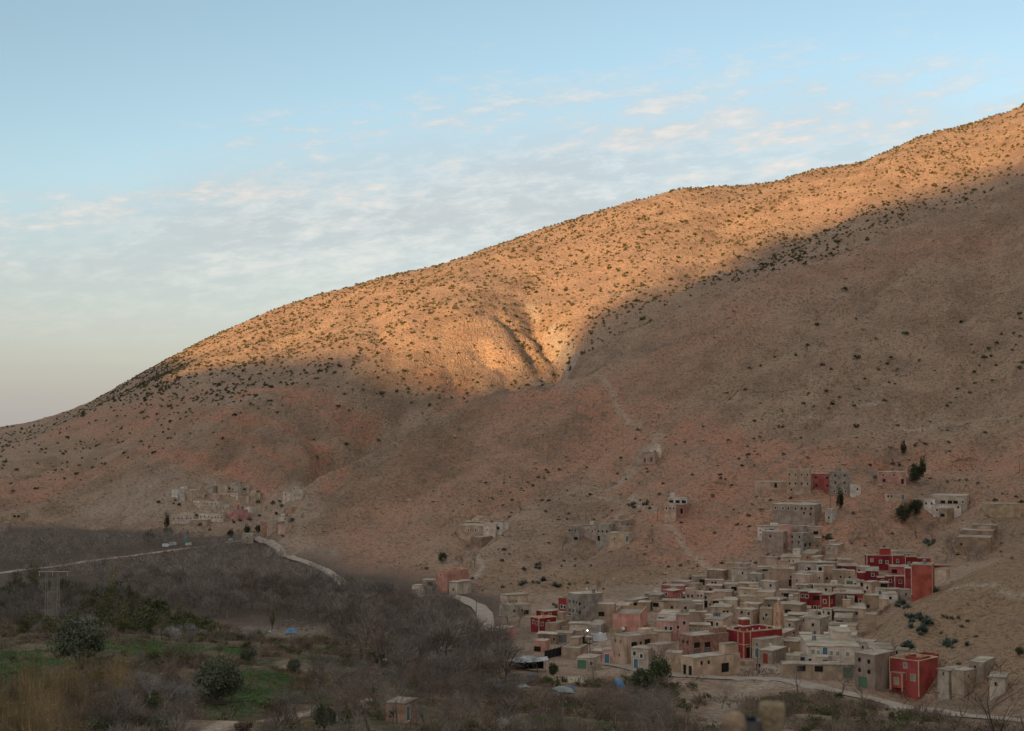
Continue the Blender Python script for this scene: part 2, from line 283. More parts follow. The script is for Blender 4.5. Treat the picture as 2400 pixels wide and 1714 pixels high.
# red earth
for pts_, w_ in (([(578, 922), (695, 926), (768, 963), (831, 1003), (867, 1024)], 9), ([(469, 976), (578, 985), (686, 1012), (750, 1067), (795, 1112)], 9), ([(380, 1062), (469, 1076), (560, 1103), (632, 1150)], 9), ([(686, 1049), (741, 1094), (768, 1140)], 7), ([(520, 1020), (600, 1040), (680, 1085)], 6), ([(1194, 940), (1270, 930), (1357, 935)], 9)): paint('red', pts_, w_, 1.0, .25)
paint('red', [(20, 1050), (140, 1010), (260, 975), (360, 965)], 32, .75); paint('red', [(60, 1160), (200, 1110), (330, 1060)], 22, .6); paint('red', [(420, 985), (300, 1000)], 22, .5)
paint('red', [(120, 1110), (0, 1150)], 30, .55)
paint('red', [(1330, 930), (1200, 1020), (1050, 1130), (900, 1250), (820, 1330)], 34, .5); paint('red', [(1400, 960), (1500, 1000), (1470, 1040)], 34, .75); paint('red', [(1360, 935), (1330, 945)], 12, 1.0)
paint('red', [(1150, 1190), (1350, 1080), (1500, 1080)], 26, .5); paint('red', [(1600, 1020), (1720, 1040), (1900, 1075), (2050, 1090)], 20, 1.0); paint('red', [(1700, 1100), (1650, 1180), (1750, 1250), (1700, 1290)], 26, .85)
paint('red', [(1780, 1130), (1950, 1160)], 26, .9); paint('red', [(1620, 1120), (1580, 1220), (1650, 1300)], 26, .85); paint('red', [(1980, 1230), (2080, 1180), (1950, 1200)], 24, .8); paint('red', [(2180, 1090), (2400, 1060), (2390, 1160)], 22, .7); paint('red', [(1480, 1030), (1560, 1130)], 26, .7)
paint('red', [(760, 1330), (830, 1320), (930, 1350)], 10, .7)
paint('red', [(1850, 640), (2050, 600), (2250, 560)], 34, .45); paint('red', [(1700, 760), (1560, 860)], 30, .45); paint('red', [(1000, 880), (1060, 920), (1120, 960)], 14, .7); paint('red', [(1240, 925), (1180, 950)], 14, .8)
paint('dirt', [(1170, 925), (1000, 1035), (850, 1135), (700, 1225), (640, 1262)], 30, .34, .5); paint('dirt', [(900, 870), (960, 940), (900, 1010)], 40, .22, .6); paint('dirt', [(560, 1010), (640, 1040), (720, 1080)], 26, .25, .6)
# pale scree, stone and dust
paint('pale', [(1292, 775), (1312, 810), (1330, 845), (1338, 868)], 7, 1.0, .2); paint('pale', [(1238, 712), (1262, 750)], 3.5, .9, .2); paint('pale', [(1440, 690), (1560, 680)], 8, .25)
paint('pale', [(250, 1190), (330, 1150), (360, 1180)], 22, .5); paint('pale', [(600, 1190), (640, 1180), (700, 1200)], 18, .45); paint('pale', [(772, 1305), (782, 1290)], 3, .8, .2); paint('pale', [(1545, 1020), (1500, 1080), (1440, 1140)], 4, .7, .2)
paint('pale', [(690, 1270), (740, 1320), (790, 1350)], 10, .5); paint('pale', [(480, 1180), (520, 1210), (420, 1200)], 20, .35)
paint('pale', [(1330, 905), (1290, 900)], 8, .4); paint('pale', [(560, 1485), (700, 1478), (800, 1470)], 16, .75); paint('pale', [(140, 1385), (240, 1388)], 9, .75); paint('pale', [(680, 1560), (720, 1590), (700, 1620)], 3, .5, .2)
paint('pale', [(0, 1345), (40, 1342)], 16, .7); paint('pale', [(1500, 1560), (1700, 1540), (1850, 1560)], 22, .55); paint('pale', [(1700, 1640), (1790, 1600), (1850, 1590)], 9, .4); paint('pale', [(1330, 1520), (1420, 1500), (1520, 1470)], 16, .5)
for tr_ in ([(1540, 1232), (1600, 1275), (1650, 1325), (1720, 1360)], [(1395, 1160), (1450, 1175), (1540, 1200)], [(1100, 1290), (1118, 1310), (1132, 1330), (1118, 1350), (1105, 1362)], [(2400, 1395), (2300, 1372), (2230, 1380)], [(2100, 1000), (2160, 1010), (2230, 990), (2400, 985)], [(1880, 985), (2000, 950), (2100, 955)], [(1380, 880), (1440, 930), (1450, 960), (1500, 1000)]): paint('pale', tr_, 1.6, .8, .1)
for tr_, w_ in (([(500, 1714), (620, 1692), (760, 1662), (860, 1640)], 1.5), ([(700, 1640), (715, 1612), (690, 1580), (672, 1562)], 1.1), ([(1655, 1714), (1690, 1662), (1740, 1622), (1800, 1602)], 2.0), ([(1850, 1590), (1830, 1575), (1800, 1560)], 3), ([(1850, 1540), (1890, 1515), (1930, 1490)], 1.2)): paint('pale', tr_, w_, .9, .1)
# village dust everywhere among the houses
vill = isF * np.clip((px_of - 1150) / 150, 0, 1) * np.clip((D - 300) / 30, 0, 1) * np.clip((540 - D) / 30, 0, 1); ms['pale'] = np.maximum(ms['pale'], vill * 0.28)
# ochre of the near right spur
ms['ochre'] = np.maximum(ms['ochre'], isC * 0.8); paint('ochre', [(1300, 1360), (1450, 1350), (1500, 1340)], 16, .7); paint('ochre', [(1190, 1340), (1290, 1400)], 14, .5)
# small green fields, brown litter under the orchard
for pts, wd in (([(60, 1478), (100, 1476)], 4), ([(350, 1528), (440, 1515)], 5), ([(400, 1535), (430, 1532)], 5), ([(560, 1530), (545, 1528)], 4), ([(575, 1590), (620, 1580)], 5), ([(600, 1640), (690, 1600)], 5), ([(10, 1500), (90, 1488)], 5), ([(480, 1520), (520, 1525)], 4), ([(450, 1290), (480, 1291)], 8), ([(740, 1545), (830, 1560)], 5), ([(520, 1680), (640, 1640)], 4), ([(1900, 1690), (2050, 1700)], 6), ([(1300, 1690), (1420, 1700)], 6)):
    paint('green', pts, wd, .9, .3)
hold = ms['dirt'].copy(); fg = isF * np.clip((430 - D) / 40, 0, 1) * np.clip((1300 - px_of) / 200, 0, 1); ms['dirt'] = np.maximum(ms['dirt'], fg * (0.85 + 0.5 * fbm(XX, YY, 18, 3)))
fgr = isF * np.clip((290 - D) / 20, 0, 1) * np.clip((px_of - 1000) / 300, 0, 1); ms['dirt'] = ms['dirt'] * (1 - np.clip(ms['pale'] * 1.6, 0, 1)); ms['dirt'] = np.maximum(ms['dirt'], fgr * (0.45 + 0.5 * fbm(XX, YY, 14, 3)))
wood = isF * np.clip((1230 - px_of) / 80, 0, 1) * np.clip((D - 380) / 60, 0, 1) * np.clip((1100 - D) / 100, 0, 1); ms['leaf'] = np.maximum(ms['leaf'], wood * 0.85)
bank = tm * (fr > .70); flatp = tm * (fr < .62) * np.clip((fbm(XX, YY, 34, 2) + .05) * 9, 0, 1); ms['green'] = np.maximum(ms['green'], .95 * flatp); ms['dirt'] = np.maximum(ms['dirt'], bank); ms['ochre'] = np.maximum(ms['ochre'], tm * ((fr > .62) & (fr < .76)) * .9)
ms['green'] = np.maximum(ms['green'], 0.35 * fg * np.clip(fbm(XX, YY, 26, 3) * 3 + 0.1, 0, 1))
nr, nc = Z.shape
idx = np.arange(nr * nc).reshape(nr, nc)
quads = np.stack([idx[:-1, :-1], idx[:-1, 1:], idx[1:, 1:], idx[1:, :-1]], -1).reshape(-1, 4)
gm = np_mesh('terrain', np.stack([XX, YY, Z], -1).reshape(-1, 3), quads, True)
def col_attr(me, name, r, g, b):
    a = me.color_attributes.new(name, 'FLOAT_COLOR', 'POINT'); c = np.ones((r.size, 4), dtype=np.float32); c[:, 0] = r.ravel(); c[:, 1] = g.ravel(); c[:, 2] = b.ravel(); a.data.foreach_set('color', c.ravel())
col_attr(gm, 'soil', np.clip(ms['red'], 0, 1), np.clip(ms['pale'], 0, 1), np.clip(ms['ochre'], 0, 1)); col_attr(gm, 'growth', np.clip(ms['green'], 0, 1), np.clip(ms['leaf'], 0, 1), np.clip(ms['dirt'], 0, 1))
def terrain_mat():
    m = NT('earth_slope'); p = m.pos(); s = m.attr('soil'); g = m.attr('growth')
    n1 = m.noise(p, 26, 3, 0.62); n2 = m.noise(p, 5.5, 3, 0.68, (1, .55, 1), R(-37)); n3 = m.noise(p, 1.6, 2, 0.7); n4 = m.noise(p, 90, 3, .55, (1, .4, 1), R(-37))
    base = m.mix(m.rng(n1, .35, .65), (.295, .198, .136), (.405, .282, .192))
    base = m.mix(m.rng(n4, .42, .66, 0, .5), base, (.42, .28, .195))
    redf = m.math('MULTIPLY', s[0], m.rng(m.math('ADD', m.math('MULTIPLY', n1, .5), m.math('MULTIPLY', n2, .5)), .35, .58), True)
    base = m.mix(redf, base, m.mix(n2, (.44, .20, .12), (.54, .275, .175)))
    base = m.mix(m.math('MULTIPLY', s[2], m.rng(n1, .25, .6, .35, 1)), base, m.mix(n2, (.27, .175, .10), (.37, .24, .135)))
    base = m.mix(m.math('MULTIPLY', s[1], m.rng(n2, .3, .6, .5, 1)), base, m.mix(n3, (.42, .335, .25), (.54, .45, .355)))
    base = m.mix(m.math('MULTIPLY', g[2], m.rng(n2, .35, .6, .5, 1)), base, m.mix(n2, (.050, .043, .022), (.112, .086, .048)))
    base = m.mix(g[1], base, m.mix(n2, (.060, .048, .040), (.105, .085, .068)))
    base = m.mix(m.math('MULTIPLY', g[0], m.rng(n2, .25, .55, .5, 1)), base, m.mix(n3, (.030, .062, .014), (.060, .105, .028)))
    # low scrub, stones and bare spots
    sp = m.rng(n3, .48, .64); base = m.mix(m.math('MULTIPLY', sp, .55), base, m.mix(n1, (.135, .108, .072), (.12, .105, .08)))
    st = m.rng(m.noise(p, .9, 2, .5), .60, .72); base = m.mix(m.math('MULTIPLY', st, .35), base, (.34, .27, .21))
    m.bump(m.math('ADD', m.math('MULTIPLY', n3, .9), m.math('MULTIPLY', n2, 1.6)), 2.2, 1.0)
    return m.color(base)
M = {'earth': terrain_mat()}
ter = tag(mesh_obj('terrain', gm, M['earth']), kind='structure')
# the mountain across the valley, behind the camera, whose shadow lies on everything low
def opposite():
    BD = [(250, 905, 1500), (420, 880, 1220), (500, 858, 1262), (640, 838, 1200), (780, 828, 1120), (850, 812, 1085), (930, 865, 1040), (1100, 900, 1000), (1310, 868, 990), (1400, 760, 0), (1520, 672, 0), (1640, 612, 0), (1800, 556, 0), (1980, 508, 0), (2200, 438, 0), (2400, 372, 0)]
    per = Vector((-SUN_H.y, SUN_H.x, 0)); per = Vector((SUN_H.y, -SUN_H.x, 0)); TS = ([250, 560, 960], [3300, 2600, 1300]); ss = []; zz = []
    for px, py, d in BD:
        p = cast(px, py, 900); ss.append(p.dot(per)); zz.append(p.z + (float(np.interp(p.dot(per), TS[0], TS[1])) - p.dot(SUN_H)) * math.tan(SUN_EL))
    o = np.argsort(ss); ss = np.array(ss)[o]; zz = np.array(zz)[o]
    s = np.concatenate([np.linspace(-6000, 150, 120)[:-1], np.linspace(150, 1150, 220), np.linspace(1150, 7000, 100)[1:]]); t = np.concatenate([np.linspace(40, 900, 16)[:-1], np.linspace(900, 3700, 85), np.linspace(3700, 7000, 24)[1:]])
    S, TT = np.meshgrid(s, t); T = np.interp(S, TS[0], TS[1]); crest = np.interp(S, ss, zz)
    out = np.maximum(ss[0] - S, S - ss[-1]).clip(0); crest = crest - np.clip(out - 350, 0, None) * 0.06 + fbm(S, S * 0 + 3.3, 500, 2) * 60 * np.clip(out / 400, 0, 1) + fbm(S, S * 0 + 1.3, 90, 3) * 4
    rise = np.clip((TT - 40) / (T - 40), 0, 1); back = np.clip((TT - T) / 4000, 0, 1)
    low = -2.5 - 40 * np.clip(1 - np.abs(S) / 1e9, 0, 1) * 0
    Zo = np.where(TT <= T, low + (crest - low) * rise ** 1.4, crest * (1 - back * 0.7)) + fbm(S, TT, 400, 4) * 70 * np.clip(rise * 3, 0, 1) * np.clip((T - TT) / 500, 0, 1)
    X = SUN_H.x * TT + per.x * S; Y = SUN_H.y * TT + per.y * S
    Zo = np.where(Y > -2, np.minimum(Zo, -75 - Y * 0.02), Zo)
    n, k = Zo.shape; i = np.arange(n * k).reshape(n, k); q = np.stack([i[:-1, :-1], i[:-1, 1:], i[1:, 1:], i[1:, :-1]], -1).reshape(-1, 4)
    me = np_mesh('mountain_side', np.stack([X, Y, Zo], -1).reshape(-1, 3), q, True)
    tag(mesh_obj('mountain_side', me, M['earth']), kind='structure')
opposite()
pl = np_mesh('plain', [(-14000, -14000, -110), (14000, -14000, -110), (14000, 14000, -110), (-14000, 14000, -110)], [(0, 1, 2, 3)]); tag(mesh_obj('plain', pl, M['earth']), kind='structure')
# ------------------------------------------------------------------ building materials
def plaster(name, a, b, wl=1.2, dark=0.5, rough=0.95):
    m = NT(name); p = m.coord(); r = m.rand()
    off = m.n('ShaderNodeVectorMath'); off.operation = 'ADD'; m.l(p, off.inputs[0]); cb = m.n('ShaderNodeCombineXYZ'); m.l(m.math('MULTIPLY', r, 90.0), cb.inputs[0]); m.l(cb.outputs[0], off.inputs[1]); p = off.outputs[0]
    n1 = m.noise(p, wl * 2.2, 4, .6); n2 = m.noise(p, wl * .35, 3, .65); st = m.noise(p, wl * .8, 3, .6, (1.3, 1.3, .22))
    c = m.mix(m.rng(n1, .36, .64), tuple(v * .84 for v in a), tuple(min(1, v * 1.06) for v in b))
    c = m.mix(m.math('MULTIPLY', m.rng(st, .50, .72), dark), c, tuple(v * .55 for v in a))
    c = m.mix(m.math('MULTIPLY', m.rng(n2, .55, .75), .3), c, tuple(min(1, v * 1.25) for v in b))
    hs = m.n('ShaderNodeHueSaturation'); m.put(hs.inputs['Color'], c); m.l(m.math('ADD', m.math('MULTIPLY', r, .46), .77), hs.inputs['Value']); m.l(m.math('ADD', m.math('MULTIPLY', m.math('FRACT', m.math('MULTIPLY', r, 7.3)), .026), .484), hs.inputs['Hue'])
    m.bump(m.math('ADD', n2, m.math('MULTIPLY', n1, .5)), .12, .7); m.b.inputs['Roughness'].default_value = rough
    return m.color(hs.outputs[0])
M.update({
 'mud': plaster('mud_wall', (.38, .275, .185), (.47, .345, .24)), 'mud2': plaster('brown_mud_wall', (.36, .265, .185), (.44, .33, .235)), 'sand': plaster('sandy_mud_wall', (.47, .345, .235), (.56, .42, .295)),
 'tan': plaster('tan_plaster', (.50, .375, .27), (.60, .46, .34)), 'tan2': plaster('grey_tan_block', (.42, .34, .26), (.50, .41, .32)), 'grey': plaster('grey_concrete_block', (.32, .28, .235), (.40, .355, .30), .8, .3),
 'cream': plaster('cream_plaster', (.55, .455, .355), (.66, .555, .44)), 'white': plaster('whitewash', (.64, .58, .50), (.75, .69, .60)), 'red': plaster('dark_red_paint', (.27, .034, .031), (.34, .052, .044), 1.6, .18, .8),
 'crimson': plaster('worn_red_paint', (.32, .066, .054), (.39, .092, .074), 1.6, .3, .85), 'rose': plaster('faded_red_paint', (.40, .12, .105), (.48, .165, .14), 1.6, .2, .85), 'pink': plaster('pink_plaster', (.52, .275, .225), (.61, .35, .29)), 'salmon': plaster('salmon_plaster', (.54, .285, .195), (.62, .35, .25)), 'brick': plaster('raw_brick', (.37, .215, .14), (.45, .285, .19), .5),
 'trim': plaster('cream_trim', (.60, .42, .26), (.68, .50, .33)), 'lime': plaster('white_trim', (.68, .64, .57), (.76, .72, .65)), 'roof': plaster('packed_clay_roof', (.33, .28, .21), (.42, .365, .285), 1.6, .15), 'wood': plaster('old_wood', (.16, .10, .06), (.24, .16, .10), .5)})
def flat(name, c, rough=.6, metal=0.0, spec=.3):
    m = NT(name); m.b.inputs['Roughness'].default_value = rough; m.b.inputs['Metallic'].default_value = metal; m.b.inputs['Specular IOR Level'].default_value = spec
    n = m.noise(m.coord(), .5, 3, .6); return m.color(m.mix(n, tuple(v * .8 for v in c), tuple(min(1, v * 1.15) for v in c)))
M.update({'dark': flat('dark_interior', (.022, .018, .015), .9), 'glass': flat('window_glass', (.05, .065, .07), .15, 0, .5), 'green': flat('green_shutter', (.10, .23, .13), .6), 'blue': flat('blue_door', (.10, .22, .30), .6), 'navy': flat('navy_door', (.03, .045, .09), .6), 'reddoor': flat('red_door', (.30, .06, .03), .6), 'steel': flat('grey_steel', (.30, .31, .31), .5, .6), 'tealpane': flat('pale_green_pane', (.33, .42, .33), .4), 'whitemetal': flat('white_metal', (.62, .62, .60), .5), 'greydoor': flat('grey_gate', (.19, .19, .19), .6)})
MESH = {}
def box_bm(bm, x0, x1, y0, y1, z0, z1):
    v = [bm.verts.new(p) for p in ((x0, y0, z0), (x1, y0, z0), (x1, y1, z0), (x0, y1, z0), (x0, y0, z1), (x1, y0, z1), (x1, y1, z1), (x0, y1, z1))]
    for f in ((3, 2, 1, 0), (4, 5, 6, 7), (0, 1, 5, 4), (1, 2, 6, 5), (2, 3, 7, 6), (3, 0, 4, 7)): bm.faces.new([v[i] for i in f])
def bm_mesh(name, bm, smooth=False):
    bmesh.ops.recalc_face_normals(bm, faces=bm.faces); me = bpy.data.meshes.new(name); bm.to_mesh(me); bm.free()
    if smooth: me.polygons.foreach_set('use_smooth', [True] * len(me.polygons))
    return me
def boxes(name, bs, key=None):
    if key and key in MESH: return MESH[key]
    bm = bmesh.new()
    for b in bs: box_bm(bm, *b)
    me = bm_mesh(name, bm)
    if key: MESH[key] = me
    return me
# window kinds: width, height, pane material, frame material (None = bare opening)
KIND = {'w': (.75, .95, 'glass', 'lime'), 'g': (.78, 1.0, 'green', 'lime'), 'c': (1.0, 1.3, 'tealpane', 'trim'), 'd': (.7, .85, 'dark', None), 's': (.42, .7, 'dark', None), 'o': (1.8, 1.25, 'dark', None), 'O': (2.2, 2.0, 'dark', None),
        'f': (.65, .95, 'glass', 'trim'), 'D': (1.1, 2.1, 'dark', None), 'B': (1.1, 2.1, 'blue', 'lime'), 'N': (1.5, 2.8, 'navy', None), 'R': (1.2, 2.2, 'reddoor', None), 'G': (2.0, 2.3, 'green', None), 'S': (2.2, 2.4, 'greydoor', None), 'v': (.75, .95, 'tealpane', 'lime')}
CROP = {'P': (0, 0, 1), 'a': (1150, 1240, 3.79), 'b': (1700, 1240, 3.79), 'c': (1700, 1040, 3.249), 'd': (980, 980, 3.158), 'e': (350, 1100, 4.548), 'f': (1500, 1290, 8.746), 'g': (1740, 1270, 8.746), 'h': (1980, 1270, 8.746), 'i': (1740, 1410, 8.746), 'j': (1980, 1480, 8.746), 'k': (1240, 1360, 8.746), 'm': (1650, 1450, 3.032)}
import re
def parse(s):
    out = []
    for tok in s.split():
        m = re.match(r'([LR])(?:@(\.?\d+)|(\d+)):(\.?\d+)([a-zA-Z])$', tok)
        f, u, n, v, k = m.groups(); us = [float(u)] if u else [(i + .5) / int(n) for i in range(int(n))]
        out += [(f, uu, float(v), k) for uu in us]
    return out
def facade(bm, org, du, nrm, W, zb, H, ops):             # wall with real openings; ops are (u0, u1, z0, z1)
    us = sorted({0.0, W, *[v for o in ops for v in o[:2]]}); zs = sorted({zb, H, *[v for o in ops for v in o[2:]]})
    P = lambda u, z, dp=0.0: bm.verts.new((org[0] + du[0] * u - nrm[0] * dp, org[1] + du[1] * u - nrm[1] * dp, z))
    inside = lambda u, z: any(o[0] - 1e-6 <= u <= o[1] + 1e-6 and o[2] - 1e-6 <= z <= o[3] + 1e-6 for o in ops)
    for i in range(len(us) - 1):
        for j in range(len(zs) - 1):
            if us[i + 1] - us[i] < 1e-5 or zs[j + 1] - zs[j] < 1e-5 or inside((us[i] + us[i + 1]) / 2, (zs[j] + zs[j + 1]) / 2): continue
            bm.faces.new([P(us[i], zs[j]), P(us[i + 1], zs[j]), P(us[i + 1], zs[j + 1]), P(us[i], zs[j + 1])])
    for u0, u1, z0, z1 in ops:
        d = .28
        for (a, b), (c, e) in (((u0, z0), (u1, z0)), ((u1, z0), (u1, z1)), ((u1, z1), (u0, z1)), ((u0, z1), (u0, z0))):
            bm.faces.new([P(a, b), P(c, e), P(c, e, d), P(a, b, d)])
NH = [0]; HC = []
def house_box(name, base, t, L1, L2, H, wall, roof, feats, label, cat='house', group=None, found=3.5, trim=None):
    root = bpy.data.objects.new(name, None); COL.objects.link(root); root.location = base; root.rotation_euler = (0, 0, -R(t)); root.empty_display_size = 1
    ct_, sn_ = math.cos(R(t)), math.sin(R(t)); HC.append((base[0] - ct_ * L1 / 2 + sn_ * L2 / 2, base[1] + sn_ * L1 / 2 + ct_ * L2 / 2, (L1 + L2) / 4)); tag(root, label, cat, group); NH[0] += 1; rr = random.Random(NH[0])
    if roof == 'e' and rr.random() < .3: roof = 'n'
    ops = {'L': [], 'R': []}; wins = []
    for f, u, v, k in parse(feats):
        w, h, pm, fm = KIND[k]; W = L1 if f == 'L' else L2; w = min(w, W * .8); h = min(h, H * .8)
        c = min(max(u * W, w / 2 + .12), W - w / 2 - .12); z0 = 0.02 if v == 0 else min(max(v * H - h / 2, 0.12), H - h - .12)
        o = (c - w / 2, c + w / 2, z0, z0 + h)
        if any(not (o[1] + .1 < q[0] or o[0] - .1 > q[1] or o[3] + .1 < q[2] or o[2] - .1 > q[3]) for q in ops[f]): continue
        ops[f].append(o); wins.append((f, c, z0, w, h, pm, fm))
    bm = bmesh.new()
    facade(bm, (-L1, 0), (1, 0), (0, -1), L1, -found, H, ops['L']); facade(bm, (0, 0), (0, 1), (1, 0), L2, -found, H, ops['R'])
    facade(bm, (0, L2), (-1, 0), (0, 1), L1, -found, H, []); facade(bm, (-L1, L2), (0, -1), (-1, 0), L2, -found, H, [])
    bmesh.ops.remove_doubles(bm, verts=bm.verts, dist=1e-4)
    if roof in 'pt':
        pass
    else:
        bm.faces.new([bm.verts.new(p) for p in ((-L1, 0, H), (0, 0, H), (0, L2, H), (-L1, L2, H))])
    mesh_obj('wall', bm_mesh('wall', bm), M[wall], root)
    j = lambda a=.12: rr.uniform(-a, a)
    if roof == 'e':                                       # packed clay on poles, uneven eaves
        bm = bmesh.new(); n = 5; ov = rr.choice((.06, .1, .16, .24, .3)); x0, x1, y0, y1 = -L1 - ov, ov, -ov, L2 + ov; ring = []
        for (ax, ay), (bx, by) in (((x0, y0), (x1, y0)), ((x1, y0), (x1, y1)), ((x1, y1), (x0, y1)), ((x0, y1), (x0, y0))):
            for q in range(n): ring.append((ax + (bx - ax) * q / n + j(.1), ay + (by - ay) * q / n + j(.1), j(.05)))
        top = [bm.verts.new((x, y, H + .2 + z)) for x, y, z in ring]; bot = [bm.verts.new((x, y, H + .012 + z * .0)) for x, y, z in ring]
        c = bm.verts.new((-L1 / 2, L2 / 2, H + .32)); m = len(ring)
        for q in range(m): bm.faces.new((top[q], top[(q + 1) % m], c)); bm.faces.new((bot[q], bot[(q + 1) % m], top[(q + 1) % m], top[q]))
        bm.faces.new(list(reversed(bot))); rf = mesh_obj('roof', bm_mesh('roof', bm), M['roof'], root)
    elif roof in 'pt':                                    # parapet round a sunken roof
        ph, pt = .75, .24; H0 = H - ph; bm = bmesh.new()
        box_bm(bm, -L1 + .01, -.01, .01, L2 - .01, H0 - .2, H0); mesh_obj('roof', bm_mesh('roof', bm), M['roof'], root)
        bm = bmesh.new(); e = .05 if roof == 't' else .015
        for b in ((-L1 - e, e, -e, pt), (-L1 - e, e, L2 - pt, L2 + e), (-L1 - e, -L1 + pt, pt, L2 - pt), (-pt, e, pt, L2 - pt)): box_bm(bm, *b, H + .004, H + .16)
        for b in ((-L1 + .02, -.02, .02, pt), (-L1 + .02, -.02, L2 - pt, L2 - .02), (-L1 + .02, -L1 + pt, pt, L2 - pt), (-pt, -.02, pt, L2 - pt)): box_bm(bm, *b, H0 + .002, H + .004)
        mesh_obj('parapet', bm_mesh('parapet', bm), M[trim or ('trim' if roof == 't' else wall)], root)
    elif roof == 'n':
        bm = bmesh.new(); box_bm(bm, -L1 - .04, .04, -.04, L2 + .04, H + .003, H + .14); mesh_obj('roof', bm_mesh('roof', bm), M['roof'], root)
    if roof in 'en' and L1 * L2 > 26 and H < 7 and rr.random() < .42:       # half finished room or stair head on the roof
        a, b, h = rr.uniform(1.6, L1 * .5), rr.uniform(1.6, L2 * .55), rr.uniform(.7, 2.1); x0, y0 = -L1 + rr.random() * (L1 - a), L2 - b - rr.uniform(0, .3)
        mesh_obj('roof_room', boxes('roof_room', [(x0, x0 + a, y0, y0 + b, H + .02, H + .3 + h)]), M[wall], root)
        if h > 1.3: mesh_obj('roof_room_cover', boxes('roof_room_cover', [(x0 - .12, x0 + a + .12, y0 - .12, y0 + b + .12, H + .305 + h, H + .44 + h)]), M['roof'], root)
    if trim:
        w = .17
        for (x0, x1, y0, y1) in ((-w, .035, -.035, w), (-L1 - .035, -L1 + w, -.035, w), (-w, .035, L2 - w, L2 + .035)):
            mesh_obj('corner_trim', boxes('corner_trim', [(x0, x1, y0, y1, -.6, H - .005)]), M[trim], root)
    for f, c, z0, w, h, pm, fm in wins:
        rz = 0 if f == 'L' else R(90); loc = (-L1 + c, 0, z0) if f == 'L' else (0, c, z0)
        kd = 'door' if h > 1.95 and z0 < .5 else 'window'
        key = ('pane', kd, round(w, 2), round(h, 2), pm)
        if fm:
            fk = ('frame', kd, round(w, 2), round(h, 2), fm); b = .12; new = fk not in MESH
            me = boxes(kd, [(-w / 2 - b, w / 2 + b, -.05, .04, h - .01, h + b), (-w / 2 - b, w / 2 + b, -.05, .04, -b, .01), (-w / 2 - b, -w / 2 + .01, -.05, .04, .01, h - .01), (w / 2 - .01, w / 2 + b, -.05, .04, .01, h - .01)], fk)
            fo = mesh_obj(kd, me, M[fm] if new else None, root); fo.location = loc; fo.rotation_euler = (0, 0, rz)
        new = key not in MESH; me = boxes('pane', [(-w / 2, w / 2, .16, .20, 0, h)] + ([(-.03, .03, .12, .16, 0, h)] if fm else []), key)
        po = mesh_obj('pane' if fm else kd, me, M[pm] if new else None, fo if fm else root)
        if not fm: po.location = loc; po.rotation_euler = (0, 0, rz)
    return root
def H(crop, x0, xc, x1, yt, yb, t, wall, roof, feats, label, cat='house', name=None, d=None, **kw):
    ox, oy, k = CROP[crop]; x0, xc, x1 = ox + x0 / k, ox + xc / k, ox + x1 / k; yt, yb = oy + yt / k, oy + yb / k
    if d is None: p = cast(xc, yb)
    else: u, s = ray(xc, yb); p = Vector((u * d, d, s * d))
    s = FPX / p.y; L1 = max((xc - x0) / (s * math.cos(R(t))), 2.6); L2 = max((x1 - xc) / (s * max(math.sin(R(t)), .05)), 3.6); L2 = min(L2, 16)
    L1 *= 1.05; L2 *= 1.08; Ht = max((yb - yt) / s * (1.1 if d is None else 1.0), 1.4); ct, sn = math.cos(R(t)), math.sin(R(t))
    if d is None:                                           # keep the walls clear of ground that rises along their length
        zg = max(ground(p.x - ct * L1 * q, p.y + sn * L1 * q) for q in (.5, 1)); zg = max(zg, ground(p.x + sn * L2 * .5, p.y + ct * L2 * .5)) - p.z; zg = min(max(zg, 0), 2.6)
        p = Vector((p.x, p.y, p.z + zg * .6)); Ht = max(Ht - zg * .25, 2.3)
    return house_box(name or {'house': 'village_house', 'hut': 'hut', 'wall': 'mud_wall', 'building': 'block_building', 'ruin': 'ruined_house', 'shed': 'shed', 'tank': 'water_tank'}.get(cat, 'village_house'), p, t, L1, L2, Ht, wall, roof, feats, label, cat, **kw)
# ------------------------------------------------------------------ houses of the upper slope
H('c', 485, 650, 672, 215, 372, 15, 'tan', 'p', 'L4:.74f L4:.34d L@.2:.06d', 'tan two-storey block with paired windows, left of the red block on the upper slope', 'building')
H('c', 670, 800, 806, 248, 368, 8, 'rose', 'p', 'L@.22:.76d L@.82:.74d L@.24:.3d L@.84:.28d', 'faded red block with pale edges between tan and grey blocks, upper slope', 'building', trim='lime')
H('c', 808, 955, 972, 235, 398, 12, 'grey', 'n', 'L@.28:.83d L@.72:.83d L@.28:.52d L@.72:.52d L@.24:.15w L@.76:.15w', 'grey concrete block with square holes, right of the faded red block', 'building')
H('c', 958, 1030, 1045, 318, 388, 12, 'white', 'n', 'L@.7:.5d', 'low whitish annex on the right side of the grey block, upper slope', 'shed')
H('c', 245, 465, 482, 305, 352, 8, 'sand', 'n', 'L@.66:0D', 'long low mud outbuilding with one doorway, left of the tan two-storey block', 'shed')
H('c', 1190, 1378, 1388, 235, 322, 6, 'pink', 'e', 'L@.14:.74w L@.54:.74w L@.17:0D L@.86:0D', 'lone pink house with white framed windows high on the right')
H('c', 1235, 1385, 1392, 392, 434, 8, 'tan', 'n', 'L@.12:.55w L@.28:.55w L@.8:0B', 'small low hut with a pale blue door below the lone pink house', 'hut')
H('c', 400, 680, 770, 494, 625, 24, 'tan2', 'e', 'L@.07:.8w L@.25:.78w L@.38:.78w L@.55:.78w L@.7:.8d L@.78:.8d L@.92:.8d L@.75:.55d L@.9:.5d', 'grey-tan house with a long row of windows below the three blocks')
H('c', 505, 738, 748, 455, 540, 14, 'cream', 'e', 'L@.3:.45w L@.55:.5d L@.93:.4B', 'cream upper storey with pale doors behind the long-windowed grey-tan house')
